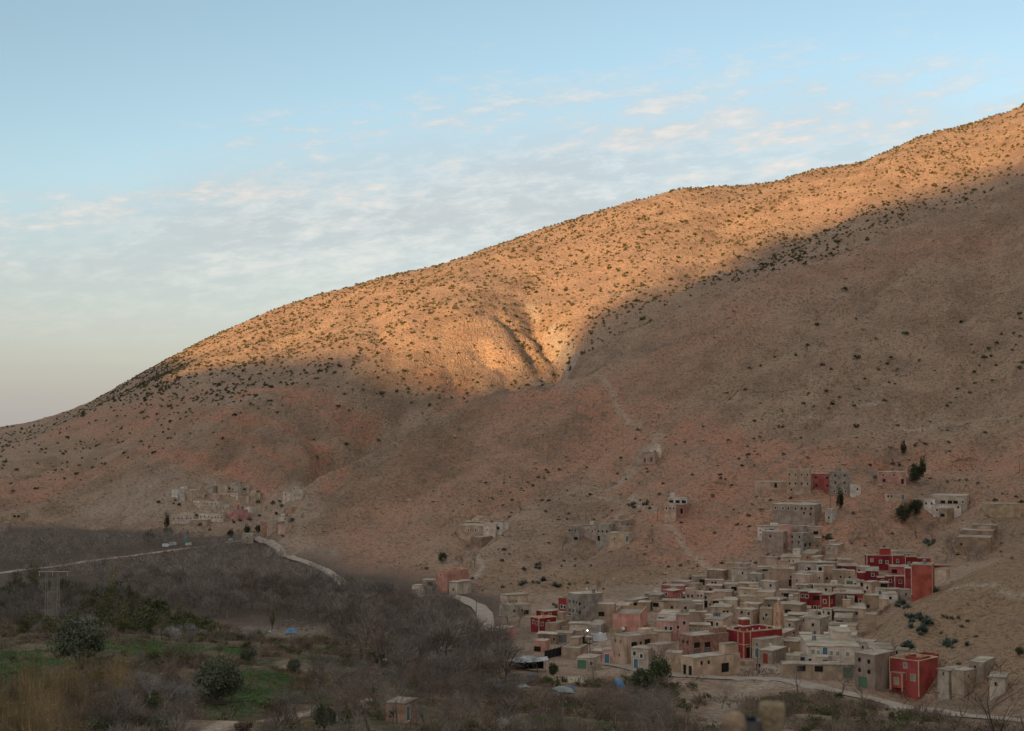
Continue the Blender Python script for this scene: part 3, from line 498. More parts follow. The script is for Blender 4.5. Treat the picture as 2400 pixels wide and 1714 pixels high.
H('c', 770, 815, 868, 515, 602, 35, 'white', 'n', 'L@.5:.3d', 'whitewashed lean-to at the right end of the long-windowed grey-tan house', 'shed')
H('c', 262, 442, 448, 648, 742, 10, 'white', 'e', 'L@.1:.7s L@.1:.4s L@.33:.7w L@.53:.7o L@.75:.6w', 'whitewashed upper house left of the pink stair house')
H('c', 300, 440, 500, 700, 838, 28, 'tan2', 'n', 'L@.4:.75d R@.25:.25D', 'grey-tan lower block under the whitewashed house, beside the stairs', 'building')
H('c', 415, 505, 512, 650, 812, 10, 'pink', 'n', 'L@.6:.45s L@.15:.5w', 'narrow pink house above the outdoor stairs')
H('c', 505, 590, 690, 708, 838, 38, 'grey', 'n', 'L@.22:.8d L@.75:.8d L@.2:.5d L@.7:.5d R@.25:.35o R@.7:.35o', 'grey block house right of the narrow pink house')
H('c', 456, 735, 745, 652, 742, 9, 'tan', 'e', 'L@.17:.6s L@.36:.55o L@.6:.6o L@.85:.55o', 'tan upper gallery with open bays above the grey block house', 'building')
H('c', 690, 735, 742, 735, 846, 12, 'mud', 'n', 'L@.4:.5s', 'narrow mud store at the right foot of the grey block house', 'shed')
H('c', 775, 858, 935, 806, 850, 25, 'cream', 'e', 'L@.3:.5s R@.2:.5d', 'small cream hut alone under the grey block house, above the red houses', 'hut')
H('c', 1455, 1515, 1520, 440, 500, 10, 'grey', 'n', 'L@.35:.55d L@.8:.5d', 'small grey block at the left end of the white hillside house', 'shed')
H('c', 1515, 1600, 1606, 448, 545, 10, 'white', 'n', 'L@.25:.62d L@.7:.62w L@.85:0B', 'whitewashed house with a blue door at the left of the gallery house')
H('c', 1602, 1795, 1800, 478, 545, 8, 'white', 'n', 'L@.14:.5w L@.42:.45B L@.9:.8w', 'white lower storey under the gallery, right slope')
H('c', 1600, 1838, 1980, 424, 510, 22, 'cream', 'e', 'L@.14:.5d L@.36:.45o L@.55:.45o L@.7:.45o L@.9:.5w R@.75:.5w', 'cream gallery house with open bays on the right slope')
H('c', 1645, 1690, 1870, 522, 606, 40, 'mud', 'n', 'L@.4:.4o', 'broken mud walls just below the cream gallery house', 'ruin')
H('c', 2010, 2250, 2290, 480, 562, 10, 'mud', 'n', '', 'long blank mud house at the right edge, beside the cream gallery house')
H('c', 1910, 2060, 2130, 645, 712, 22, 'mud', 'e', 'L@.62:.4D', 'top tier of the stepped mud house on the right', 'house')
H('c', 1840, 2045, 2132, 690, 770, 22, 'mud', 'n', '', 'blank middle tier of the stepped mud house on the right')
H('c', 1808, 2020, 2100, 736, 838, 22, 'mud', 'n', 'L@.12:.5d', 'lowest tier of the stepped mud house, one window, right slope')
# scattered houses in the middle of the slope
H('d', 1625, 1752, 1790, 272, 347, 15, 'tan2', 'n', 'L@.45:0R L@.82:.3R', 'whitish shed with two red doors, highest on the middle slope', 'shed')
H('d', 1720, 1795, 1838, 236, 300, 18, 'cream', 'e', 'L@.5:.5d', 'ruined cream room behind the shed with red doors', 'ruin')
H('d', 1830, 1905, 1912, 648, 765, 12, 'tan', 'n', 'L3:.72w', 'pale wall front with three windows of the damaged hillside house')
H('d', 1905, 1962, 2045, 665, 742, 22, 'pink', 'n', 'L@.82:.4D', 'pink half of the damaged hillside house with a dark doorway')
H('d', 1860, 1990, 2005, 606, 660, 8, 'white', 'n', 'L3:.5o', 'roofless top storey of the damaged hillside house', 'ruin')
H('d', 1132, 1188, 1194, 815, 910, 12, 'grey', 'n', 'L@.2:.7s L@.6:.7s L@.65:.1o', 'grey left part of the row house in the middle of the slope')
H('d', 1188, 1325, 1332, 822, 922, 6, 'cream', 'e', 'L@.55:.7s L@.75:.6s L@.9:.7s L@.3:.2s', 'cream middle part of the row house, mid slope')
H('d', 1325, 1412, 1472, 815, 930, 22, 'grey', 'n', 'L3:.6d L@.2:0D R@.5:.5s', 'grey right part of the row house, mid slope', 'building')
H('d', 1415, 1502, 1605, 786, 862, 28, 'tan', 'e', 'L@.5:.6s R@.5:.5o', 'tan back rooms rising behind the row house, mid slope')
H('d', 1418, 1562, 1612, 868, 928, 16, 'sand', 'n', 'L@.9:.4B L@.3:.4s', 'low sandy yard rooms at the right end of the row house', 'shed')
H('d', 305, 488, 560, 826, 932, 20, 'sand', 'e', 'L@.4:.7w L@.67:.7w L@.9:.4s', 'sandy house with two white framed windows, far left of the slope houses')
H('d', 345, 468, 490, 790, 850, 14, 'tan', 'e', 'L@.3:.5s', 'tan room behind the sandy house with two windows, left slope')
H('d', 425, 555, 570, 750, 830, 12, 'sand', 'n', 'L@.25:.55d L@.4:.55d', 'topmost sandy room of the left hillside cluster')
H('d', 488, 575, 600, 798, 880, 18, 'cream', 'n', 'L@.3:.5s', 'cream block in the left hillside cluster behind a small cypress')
H('d', 562, 618, 665, 784, 858, 32, 'white', 'e', 'L@.5:.4o', 'whitewashed room at the right of the left hillside cluster')
H('d', 390, 470, 560, 905, 965, 32, 'mud2', 'n', '', 'bare mud retaining room below the left hillside cluster', 'shed')
H('d', 130, 218, 358, 1152, 1298, 40, 'salmon', 'p', 'L@.4:.8s', 'salmon house by the bend of the road left of the village')
H('d', 230, 288, 382, 1228, 1308, 35, 'cream', 'e', 'L@.5:.4d', 'low cream annex at the right foot of the salmon roadside house', 'shed')
H('d', 36, 128, 134, 1210, 1290, 10, 'tan2', 'e', 'L@.6:.7o', 'open sided shed left of the salmon roadside house', 'shed')
H('P', 966, 982, 992, 1376, 1400, 30, 'cream', 'n', 'L2:.6s', 'small pale ruin among bare trees left of the salmon house', 'ruin')
# ------------------------------------------------------------------ left part of the village
H('a', 90, 145, 318, 606, 692, 62, 'tan', 'e', 'L2:.6s R@.15:.4s R@.45:.4s', 'pale tan house alone at the left end of the village')
H('a', 78, 160, 345, 698, 782, 62, 'tan2', 'n', 'R@.25:.5d R@.6:.5w R@.78:.3o', 'low grey-tan building below the pale tan house, left end of village', 'building')
H('k', 160, 318, 610, 692, 1000, 55, 'red', 'e', 'L@.3:.8s L@.75:.8f R@.35:.78w', 'dark red upper storey set back, left of the red tower')
H('k', 38, 200, 545, 822, 1085, 55, 'red', 't', 'L@.35:.7f L@.75:.65f R@.18:.6f R@.55:.68f', 'dark red house with cream edges, lowest left of the village', trim='trim')
H('k', 605, 785, 838, 426, 838, 28, 'crimson', 't', 'L@.4:.62w L@.72:.6w', 'tall narrow red house with cream corner strips beside the grey building', trim='trim')
H('k', 825, 1012, 1490, 362, 890, 60, 'grey', 'n', 'L3:.72d L3:.41d L@.15:.07D R@.05:.68d R@.05:.38d R@.24:.55s', 'big grey concrete building with rows of small windows', 'building')
H('k', 1090, 1310, 1492, 632, 860, 18, 'grey', 'n', 'L@.12:.6d L@.4:.55d L@.85:.5d', 'lower grey wing in front of the big grey building', 'building')
H('k', 1490, 1615, 1625, 545, 940, 10, 'mud2', 'n', 'L@.25:.55o L@.75:.55o L@.3:.2d', 'brown house with two dark openings right of the big grey building')
H('k', 1615, 1752, 1765, 560, 1055, 10, 'sand', 'n', '', 'tall narrow blank sandy house left of the salmon wall house')
H('k', 1752, 1990, 2130, 562, 790, 18, 'tan', 'e', 'L@.4:.6s', 'tan house behind the salmon wall house')
H('a', 1192, 1268, 1420, 646, 718, 38, 'tan', 'e', 'R@.1:.5o R@.3:.5o', 'low house with an open porch above the salmon wall house')
H('a', 1098, 1325, 1490, 776, 915, 12, 'salmon', 'p', '', 'big blank salmon fronted house in the left of the village', trim='trim')
H('k', 540, 575, 880, 828, 960, 40, 'tan', 'e', '', 'tan flat roof house directly right of the dark red house')
H('k', 345, 575, 840, 950, 1075, 25, 'sand', 'n', 'R@.6:.5s', 'low sandy yard building in front of the dark red house', 'shed')
H('k', 850, 1205, 1230, 985, 1080, 10, 'cream', 'e', '', 'low pale roofed shed behind the white tent', 'shed')
H('k', 1215, 1480, 1680, 955, 1110, 16, 'grey', 'n', 'R@.85:.4s', 'grey block wall house behind the white tent')
H('k', 560, 860, 880, 1115, 1290, 12, 'tan', 'e', 'L@.45:.0S', 'tan house with a grey gate beside the dark fence')
H('k', 200, 560, 570, 1140, 1310, 10, 'mud', 'e', 'L4:.5s', 'mud house between bare trees left of the grey gate house')
H('k', 870, 1060, 1110, 1125, 1230, 18, 'mud2', 'e', 'L@.05:.4d', 'small brown shelter behind the dark fence near the lamp', 'shed')
H('k', 105, 330, 345, 1290, 1490, 20, 'salmon', 'n', 'L@.2:.0o', 'small orange house with a dark gate at the left end of the dark fence')
H('P', 1068, 1100, 1108, 1472, 1500, 20, 'tan2', 'n', 'L@.75:.2R', 'small roadside hut with a red door among bare trees', 'hut')
H('P', 1122, 1142, 1170, 1488, 1512, 30, 'salmon', 'e', '', 'orange shed half hidden by bare trees left of the village', 'shed')
H('P', 1155, 1185, 1205, 1478, 1500, 25, 'salmon', 'n', '', 'second orange shed by the road, nearer the dark red house', 'shed')
# centre of the village, upper rows
H('f', 1080, 1362, 1420, 575, 735, 12, 'mud', 'n', 'L@.77:.4O', 'mud barn with a big black opening at the top of the central rows', 'shed')
H('f', 1362, 1722, 1740, 640, 800, 6, 'mud', 'n', 'L@.38:.7d L@.55:.7d L@.7:.5R L@.95:.4d', 'crumbling mud row right of the barn with the black opening', 'ruin')
H('f', 1740, 1990, 2045, 745, 850, 14, 'tan', 'e', 'L@.9:.4d', 'pale roofed low house at the upper right of the central rows')
H('f', 480, 905, 985, 770, 1030, 20, 'rose', 'e', 'L@.2:.6o L@.42:.6o L@.75:.6s', 'rose red house with boarded bays at the head of the central rows')
H('f', 505, 682, 888, 872, 1140, 42, 'rose', 'e', 'L@.3:.75w R@.68:.62w', 'rose red cube house in front of the boarded rose house')
H('f', 340, 440, 460, 850, 970, 16, 'white', 'n', '', 'small white water room left of the rose red cube house', 'shed')
H('f', 212, 395, 525, 968, 1210, 22, 'sand', 'e', 'L@.3:.5s L@.85:.6s', 'sandy house left of the rose red cube house')
H('f', 290, 735, 845, 1115, 1240, 14, 'tan', 'e', 'L@.15:.6o L@.42:.6o L@.58:.4D L@.8:.4d', 'tan house with a long open veranda below the rose cube house')
H('f', -30, 205, 290, 1105, 1260, 14, 'mud', 'e', 'L@.4:.5s', 'mud house at the left of the veranda house')
H('f', 958, 1118, 1125, 846, 1215, 8, 'tan', 'n', 'L@.3:.66f L@.75:.66f L@.35:.25d L@.8:.25d', 'tall tan house with paired windows right of the rose cube house')
H('f', 1128, 1318, 1324, 900, 1200, 8, 'cream', 'e', 'L@.38:.8s L@.7:.8s L@.35:.3s', 'tall cream house between the tall tan and tall sandy houses')
H('f', 1320, 1482, 1505, 915, 1198, 10, 'sand', 'e', 'L@.28:.72w L@.28:.12D L@.75:.25s', 'tall sandy house, rightmost of the three tall ones')
H('f', 1505, 1880, 1990, 908, 1030, 14, 'sand', 'e', '', 'low sandy house with a wide roof right of the tall sandy house')
H('f', 1502, 1712, 1730, 1055, 1210, 8, 'white', 'e', 'L@.25:.75o L@.75:.75o', 'whitewashed front with open top right of the tall sandy house')
H('f', 1715, 1990, 2120, 1060, 1215, 14, 'tan', 'e', 'L@.5:.5s', 'tan low house with a wide grey roof right of the whitewashed front')
H('f', 2000, 2274, 2330, 1000, 1150, 12, 'sand', 'e', 'L4:.5s', 'sandy house with four slit windows at the right of the central rows')
H('f', 1500, 1855, 1995, 1205, 1360, 14, 'sand', 'e', 'L@.65:.5d L@.84:.5d', 'sandy house with two windows in the third central row')
H('f', 1990, 2320, 2420, 1250, 1420, 16, 'sand', 'e', 'L@.3:.55w L@.78:.55w', 'sandy house left of the square minaret, upper row')
H('f', 1020, 1370, 1440, 1300, 1480, 12, 'mud2', 'n', '', 'blank brown block between pink house and third central row', 'building')
H('f', 395, 740, 1010, 1380, 1500, 14, 'white', 'e', 'L@.2:.4o', 'white roofed low house behind the pink house')
H('f', 1370, 1900, 1960, 1400, 1520, 8, 'tan', 'e', 'L3:.5s', 'low tan house with a long pale roof behind the mosque')
H('a', 1488, 1655, 1660, 838, 985, 5, 'pink', 'n', 'L@.45:.62w L@.7:.6w L@.86:.6w', 'low pink house with small white windows left of the tall pink house')
H('a', 1655, 1765, 1772, 790, 985, 8, 'pink', 'n', 'L@.15:.5w L@.62:.68w', 'tall pink house at the centre of the village')
H('a', 1768, 1948, 1955, 872, 975, 6, 'sand', 'e', 'L@.07:.66v L@.36:.62v L@.66:.56v L@.88:.56v', 'sandy house with four white framed windows right of the tall pink house')
H('a', 1915, 2060, 2170, 828, 935, 22, 'tan', 'e', 'L@.3:.7o L@.7:.7w', 'tan house with a loggia behind the raw brick building')
H('a', 1945, 2085, 2110, 925, 1000, 14, 'sand', 'n', 'L@.65:.5o', 'sandy lean-to with a dark opening above the raw brick building', 'shed')
# front row of the centre
H('a', 1698, 1792, 2118, 978, 1172, 58, 'brick', 'n', 'L@.3:.72d L@.65:.72d L@.2:.25d L@.7:.2d R@.13:.62o R@.42:.6o R@.12:.14S R@.42:.1S', 'raw brick building with empty window holes, left of the red mosque', 'building')
H('a', 1712, 1800, 2225, 1170, 1312, 58, 'sand', 'n', 'L@.3:0D L@.75:0D R@.18:.7d R@.33:.7d R@.68:.22O', 'sandy ground floor with dark gate below the raw brick building', 'building')
H('a', 1095, 1208, 1490, 988, 1208, 55, 'sand', 'n', 'L@.25:.8s L@.6:.8s L@.5:.3s R@.24:.7o R@.44:.72d R@.65:.75o', 'large sandy house with dark top floor openings in the front row', 'house')
H('a', 1255, 1300, 1492, 965, 1030, 45, 'mud', 'n', '', 'brown roof room on the large sandy front house')
H('a', 1408, 1482, 1648, 1060, 1248, 50, 'tan', 'e', 'L@.35:.7s L@.65:.7s R@.75:.55w', 'tan corner house with tiny windows in the front row')
H('a', 1262, 1400, 1480, 1092, 1250, 30, 'cream', 'e', 'L@.2:.75w L@.6:.66w L@.28:0B', 'whitewashed house with a blue door behind a bare tree, front row')
H('a', 1000, 1140, 1150, 1092, 1196, 10, 'pink', 'e', 'L@.28:0B L@.78:.45g', 'low pink roadside shop with a green window, front row')
H('a', 920, 1000, 1010, 1100, 1185, 15, 'mud', 'n', '', 'mud wall block left of the low pink shop', 'shed')
H('a', 775, 915, 985, 1168, 1256, 20, 'tan2', 'e', 'L@.3:.3G L@.85:.6w', 'lone grey-tan house with green door below the village track')
H('a', 1560, 1690, 1712, 1125, 1268, 14, 'sand', 'n', '', 'blank sandy yard wall house left of the raw brick building')
H('a', 1395, 1600, 1640, 935, 1000, 12, 'tan', 'e', '', 'low tan roof between the pink houses and the front row')
H('a', 640, 790, 870, 1090, 1150, 20, 'mud2', 'n', '', 'brown walled yard behind bare trees left of the lone grey-tan house', 'shed')
# ------------------------------------------------------------------ right part of the village
H('g', 1230, 1480, 1900, 285, 390, 20, 'sand', 'e', 'L@.5:.4s R@.2:.4s', 'sandy roofed house at the very top of the right rows')
H('g', 1435, 1575, 1720, 350, 612, 30, 'sand', 'n', '', 'tall blank sandy house at the top of the right rows')
H('g', 1720, 1860, 1985, 395, 540, 30, 'mud', 'n', 'R@.4:.5o', 'broken mud rooms right of the tall blank sandy house', 'ruin')
H('g', 1985, 2240, 2330, 400, 545, 15, 'mud', 'e', '', 'mud house with a deep eave between broken rooms and the red houses')
H('g', 830, 1175, 1335, 358, 480, 14, 'cream', 'e', 'L@.18:.5s L@.42:.5w L@.65:.5s R@.7:.4D', 'cream house with small windows at the top left of the right rows')
H('g', 872, 1000, 1430, 505, 660, 40, 'mud', 'e', 'R@.1:.4d', 'mud house with a broad sagging roof below the top cream house')
H('g', 345, 660, 672, 562, 815, 6, 'tan', 'e', 'L@.42:.72o L@.12:.6s L@.47:.2w', 'tan house with an open loggia at the left end of the right rows')
H('g', 665, 1075, 1090, 602, 920, 6, 'sand', 'e', 'L@.82:.55w L@.8:0D', 'wide sandy house with one upper window and a door below it')
H('g', 1078, 1262, 1500, 685, 920, 35, 'sand', 'e', 'L@.28:.62w L@.65:.62w', 'sandy corner house with two white framed windows near the dish')
H('g', 168, 402, 560, 700, 905, 26, 'grey', 'n', 'L@.3:.3s L@.6:.3s L@.75:.75R', 'grey stone house at the far left of the right rows')
H('g', 1570, 1712, 1730, 540, 790, 8, 'white', 'n', 'L@.35:.7D', 'narrow white wall left of the cracked mud house', 'house')
H('g', 1712, 1850, 1885, 545, 800, 12, 'mud', 'e', 'L@.35:.12d', 'cracked mud house with a black crack down its right side')
H('g', 1885, 2150, 2170, 632, 915, 6, 'sand', 'e', 'L@.53:.6w', 'plain sandy house with one framed window below the low red house')
H('g', 2150, 2320, 2340, 640, 920, 6, 'sand', 'e', 'L@.35:.58w', 'sandy house with a single window left of the green door house')
H('P', 1969, 2012, 2018, 1330, 1346, 6, 'red', 'e', 'L@.22:.5w L@.62:.45d', 'long low dark red house below the upper red house')
H('P', 2010, 2040, 2046, 1332, 1348, 10, 'sand', 'e', 'L@.2:.5w', 'mud infill house between the low red house and the upper red house')
H('g', 1130, 1362, 1405, 945, 1060, 12, 'tan', 'e', 'L@.25:.5s L@.8:.4s', 'low tan house below the sandy corner house')
H('g', 1405, 1525, 1560, 940, 1050, 18, 'mud', 'n', 'L@.6:.5D', 'small mud room in the row above the double red house')
H('g', 1520, 2060, 2080, 945, 1070, 4, 'cream', 'e', 'L@.4:.5d L@.68:.3R', 'long cream house with an orange door above the double red house')
H('g', 325, 640, 775, 1085, 1330, 18, 'sand', 'e', 'R@.5:.62o', 'sandy house with a dark side opening left of the double red house')
H('g', 780, 1000, 1040, 1030, 1170, 12, 'tan', 'e', 'L@.6:.4o L@.25:.6s', 'tan house with open porch left of the double red house')
H('g', 1040, 1182, 1195, 1040, 1180, 8, 'cream', 'e', 'L@.55:.55w', 'cream house touching the left end of the double red house')
H('g', 1188, 1398, 1405, 1072, 1395, 8, 'red', 'e', 'L@.28:.78w L@.68:.76w L@.72:.1w', 'left wing of the double dark red house', trim='trim')
H('g', 1402, 1640, 1645, 1092, 1405, 6, 'red', 'e', 'L@.5:.7o L@.42:.14w L@.82:.12w', 'recessed middle of the double dark red house with a blue railing', name='village_house')
H('g', 1640, 1790, 1975, 1142, 1410, 32, 'red', 'e', 'L@.45:.58w R@.35:.55w', 'right wing of the double dark red house with cream corner', trim='trim')
H('h', 12, 392, 400, 1112, 1400, 8, 'red', 'e', 'L@.14:.8w L@.48:.66O L@.83:.58w L@.28:.08w', 'dark red house with a deep balcony recess, right of the double red house', trim='trim')
H('h', 396, 700, 720, 1140, 1370, 8, 'mud', 'e', 'L@.35:.1d', 'blank mud house right of the balcony recess house')
H('g', 632, 880, 905, 1195, 1350, 12, 'tan', 'e', 'L@.5:.5O', 'tan room with a wide opening just behind the square minaret')
H('g', 975, 1195, 1210, 1180, 1290, 10, 'white', 'n', 'L@.7:.6D', 'whitewashed room below the cream house, left of the double red house')
H('g', 968, 1152, 1302, 1275, 1430, 30, 'tan', 'e', 'L@.5:.55w', 'tan corner house with one window right of the square minaret')
H('g', -10, 440, 520, 1170, 1340, 12, 'sand', 'e', 'L3:.3s', 'sandy house with a long drooping roof left of the minaret, upper row')
H('h', 490, 982, 988, 322, 585, 5, 'red', 'n', 'L@.2:.68v L@.53:.58g L@.78:.55g', 'large dark red house with three white framed windows, highest of the red houses', trim='lime')
H('h', 985, 1250, 1258, 325, 530, 5, 'red', 'n', 'L@.42:.54g', 'dark red house with one green window, second along the top red row', trim='lime')
H('h', 1255, 1480, 1490, 340, 535, 8, 'red', 'n', 'L@.33:.4v L@.6:.42G', 'dark red house with green door beside the outdoor stair, top red row')
H('h', 1480, 1762, 1780, 372, 520, 10, 'red', 'n', '', 'blank dark red walled terrace right of the outdoor stair')
H('h', 950, 1440, 1500, 236, 345, 8, 'tan', 'e', 'L@.62:.45d L@.75:.45d', 'tan house behind the top red row')
H('h', 985, 1330, 1390, 545, 690, 8, 'rose', 'e', 'L@.15:.45o L@.45:.45O', 'rose room with boarded bays below the top red row')
H('h', 458, 690, 905, 640, 810, 14, 'red', 'e', 'L@.56:.62w', 'dark red house with one white window in the middle red row')
H('h', 310, 458, 465, 665, 800, 6, 'red', 'n', '', 'blank dark red wall left of the one-window red house', 'house')
H('h', 692, 918, 925, 765, 895, 6, 'red', 'n', 'L@.42:.55w', 'low dark red room with one white window, middle red row')
H('h', 920, 1045, 1050, 742, 915, 6, 'red', 'e', 'L@.4:.55w', 'narrow dark red room between two red houses, middle row')
H('h', 1047, 1332, 1345, 742, 945, 6, 'red', 'e', 'L@.38:.55w L@.9:.5w', 'dark red house with two white windows left of the big red block', trim='lime')
H('h', 1332, 1425, 1470, 612, 1130, 18, 'crimson', 'n', '', 'narrow red stair tower at the left of the big red block', 'building', trim='trim')
H('h', 1425, 1805, 1985, 545, 1060, 20, 'crimson', 'n', '', 'big windowless red block with orange corner strips beside the hill', 'building', trim='trim')
H('h', 1780, 2150, 2195, 492, 640, 12, 'red', 'n', '', 'dark red back building behind the big red block', 'building', d=495)
H('h', 1985, 2080, 2150, 585, 745, 35, 'tan', 'n', '', 'tan cube shaped water tank beside the big red block', 'tank', d=436, found=.6)
H('h', 50, 318, 330, 812, 985, 6, 'cream', 'e', 'L@.18:.5G L@.65:.55f', 'cream house with a bright green door below the red houses')
H('h', 330, 415, 425, 835, 985, 8, 'tan', 'n', 'L@.5:.6o', 'shaded porch between the green door house and the pale corner house', 'shed')
H('h', 413, 550, 752, 872, 1085, 38, 'tan', 'e', 'L@.5:.55w L@.2:.15d', 'pale corner house with one window below the middle red row')
H('h', 752, 900, 920, 862, 1000, 12, 'mud', 'n', 'L@.5:.5O', 'collapsed mud room with a black gap below the middle red row', 'ruin')
H('h', 735, 840, 850, 1000, 1200, 10, 'cream', 'n', 'L@.4:.68g', 'narrow cream wall with a green window near the grey block', 'house')
H('h', 815, 1165, 1180, 1030, 1150, 5, 'sand', 'e', '', 'sandy upper room left of the small grey block')
H('h', 1172, 1362, 1375, 1022, 1215, 8, 'grey', 'n', 'L@.5:.6s', 'small grey block house under the red stair tower')
H('h', 815, 1085, 1175, 1128, 1260, 10, 'white', 'n', 'L@.5:.55d', 'whitewashed lower room with one dark window near the agave clump')
H('h', 0, 320, 420, 965, 1100, 14, 'sand', 'e', 'L@.3:.5s L@.65:.5s L@.95:.4w', 'sandy house with slit windows right above the balcony recess house')
H('h', 720, 900, 980, 1220, 1370, 14, 'sand', 'n', '', 'sandy terrace wall right of the balcony recess house', 'shed')
# lower right part
H('i', -5, 215, 378, 215, 480, 36, 'sand', 'e', 'L@.02:.8d L@.66:.75w L@.7:.2g', 'sandy corner house left of the minaret with a shuttered lower window')
H('i', 380, 602, 690, 205, 495, 14, 'sand', 'e', 'L@.55:.65w L@.3:.4s L@.5:.06o', 'sandy house with one window immediately left of the minaret')
H('i', 905, 1300, 1320, 310, 470, 6, 'mud', 'e', 'L@.05:.5o', 'mud house with a ragged eave right of the minaret')
H('i', 1160, 1400, 1500, 215, 330, 14, 'tan', 'e', 'L@.62:.5w', 'low tan house below the double red house')
H('i', 1450, 1640, 1660, 255, 380, 10, 'mud2', 'n', 'L@.8:.4D', 'brown room with a black doorway below the double red house')
H('i', 1640, 1830, 1930, 195, 380, 22, 'cream', 'e', 'L@.25:.75s L@.72:.65d R@.5:.6o', 'cream house with a green-shaded recess below the balcony house')
H('i', 1925, 2290, 2400, 235, 385, 12, 'sand', 'e', 'L@.12:.45w L@.72:.5w', 'sandy house with two windows right of the cream recess house')
H('i', 960, 1080, 1300, 440, 700, 40, 'tan', 'e', 'L@.4:.7w L@.5:.1s R@.6:.2R', 'tan house with a rounded corner right of the minaret foot')
H('i', 1245, 1590, 1860, 400, 690, 34, 'tan2', 'e', 'L@.2:.85s L@.65:.6d L@.75:.1s R@.85:.35d R@.1:.7B', 'grey-tan house with a blue hanging by the lane')
H('i', 1300, 1450, 1540, 350, 470, 24, 'tan2', 'e', 'L@.1:.5s', 'grey-tan back room above the lane house')
H('i', 1930, 2110, 2290, 375, 550, 28, 'mud2', 'e', 'R@.5:.6o', 'brown house with boarded bays above the three-window house')
H('b', 945, 1160, 1228, 882, 962, 20, 'sand', 'e', 'L@.2:.55f L@.55:.55f L@.8:.5f', 'sandy three-window house at the right edge of the village, above the white house')
H('b', 892, 1020, 1040, 950, 1030, 10, 'cream', 'n', 'L@.3:.6o L@.7:.6o', 'cream porch with bare posts above the long white house', 'shed')
H('b', 1015, 1150, 1240, 965, 1075, 18, 'white', 'e', 'L@.42:.6d', 'whitewashed house with one window above the long white house')
H('b', 1150, 1232, 1240, 1012, 1085, 8, 'white', 'n', '', 'blank white wall left of the small white tower room', 'house')
H('b', 1228, 1295, 1385, 1038, 1140, 28, 'white', 'e', 'L@.3:.65s L@.75:.6d', 'small white tower room with two openings at the right of the long white house')
H('b', 1260, 1340, 1365, 780, 900, 15, 'sand', 'n', '', 'plain sandy wall end below the balcony houses, right edge of village', 'house')
H('b', 1100, 1250, 1350, 742, 800, 12, 'sand', 'e', 'L@.5:.5w R@.6:.5o', 'sandy row end house with a ragged roof, right edge of village')
H('b', 985, 1120, 1205, 812, 880, 16, 'tan2', 'e', 'L@.3:.5o L@.85:.5s', 'grey-tan house with boarded front right of the lane')
H('i', 718, 860, 1180, 692, 840, 30, 'mud', 'n', 'R@.85:.5o', 'roofless mud yard right behind the mosque', 'ruin')
H('i', 1200, 1440, 1470, 700, 870, 8, 'sand', 'e', 'L@.7:.3O', 'crumbling sandy house with a dark opening by the lane', 'ruin')
H('i', 238, 400, 892, 835, 1175, 50, 'tan2', 'n', 'L@.5:.72s L@.5:.08B', 'long grey-tan building with a blue door right of the mosque', 'building')
H('i', 880, 1118, 1355, 858, 1040, 28, 'sand', 'e', '', 'sandy house at the back of the long grey-tan building')
H('i', 395, 612, 955, 1052, 1285, 35, 'tan2', 'e', 'L@.45:0R', 'grey-tan house with a red-brown door beside the square')
H('b', 768, 1200, 1300, 1068, 1200, 6, 'cream', 'e', 'L@.1:.68v L@.2:.66v L@.33:.72B L@.45:.62v L@.57:.6v L@.76:.57v L@.92:.56v L@.04:.15w', 'long whitewashed house with a row of blue framed windows, lower right')
H('i', 940, 1190, 1200, 1240, 1340, 8, 'tan2', 'n', '', 'low grey-tan yard wall left of the navy door', 'wall')
H('i', 1185, 1335, 1350, 1170, 1310, 6, 'white', 'n', 'L@.5:0N', 'white wall with a tall navy door left of the long white house', 'wall')
H('i', 1600, 1760, 1800, 1200, 1370, 16, 'cream', 'n', 'L@.75:0D', 'small cream stair house in front of the long white house', 'shed')
H('b', 560, 1190, 1200, 1228, 1335, 4, 'mud2', 'e', 'L@.24:.72o L@.47:.7o L@.85:.3G', 'long low brown building with dark openings above the lower road', 'building')
H('j', 308, 622, 1140, 582, 1225, 46, 'tan2', 'n', 'L@.24:.82d L@.7:.8d L@.24:.52d L@.7:.5d L@.4:0G L@.8:0G R@.8:.9s', 'three-storey grey-tan building with green doors by the lower road', 'building')
H('j', 1130, 1300, 1390, 462, 660, 20, 'tan2', 'n', 'L@.05:.8s', 'grey-tan block behind the three-storey building', 'building')
H('j', 560, 1000, 1130, 452, 620, 10, 'mud', 'e', 'L@.8:.7o', 'brown shed roof behind the three-storey building', 'shed')
RD = cast(1980 + 1522 / 8.746, 1480 + 1400 / 8.746).y
H('j', 1330, 1560, 2045, 562, 800, 46, 'crimson', 'p', 'R@.5:.8o', 'set back top storey of the big red roadside house', 'building', d=RD + 4.0, found=1.0)
H('j', 1075, 1522, 2045, 765, 1400, 46, 'crimson', 't', 'L@.5:.48c L@.8:.48c L@.55:.82v', 'big dark red roadside house with cream edges at the lower right', trim='trim')
H('j', 1035, 1180, 1215, 880, 1170, 46, 'crimson', 'n', 'L@.5:.45c', 'red projecting bay on the left of the big red roadside house', 'building', trim='trim', d=RD + 1.2, found=.02)
H('m', 1705, 1742, 1905, 412, 575, 58, 'cream', 'e', 'L@.5:.85s R@.35:.8s R@.75:.55o', 'cream house behind the bare tree at the lower right corner')
H('m', 1800, 1850, 2060, 420, 560, 50, 'tan', 'e', 'R@.2:.7s R@.6:.5o', 'tan house right of the cream corner house behind bare branches')
H('m', 1908, 1990, 2132, 345, 440, 35, 'tan2', 'e', 'L@.4:.6s R@.5:.5s', 'grey-tan house set highest at the lower right corner')
H('m', 2060, 2140, 2225, 450, 530, 25, 'cream', 'e', 'L@.4:.5s', 'small pale house furthest right at the lower corner')
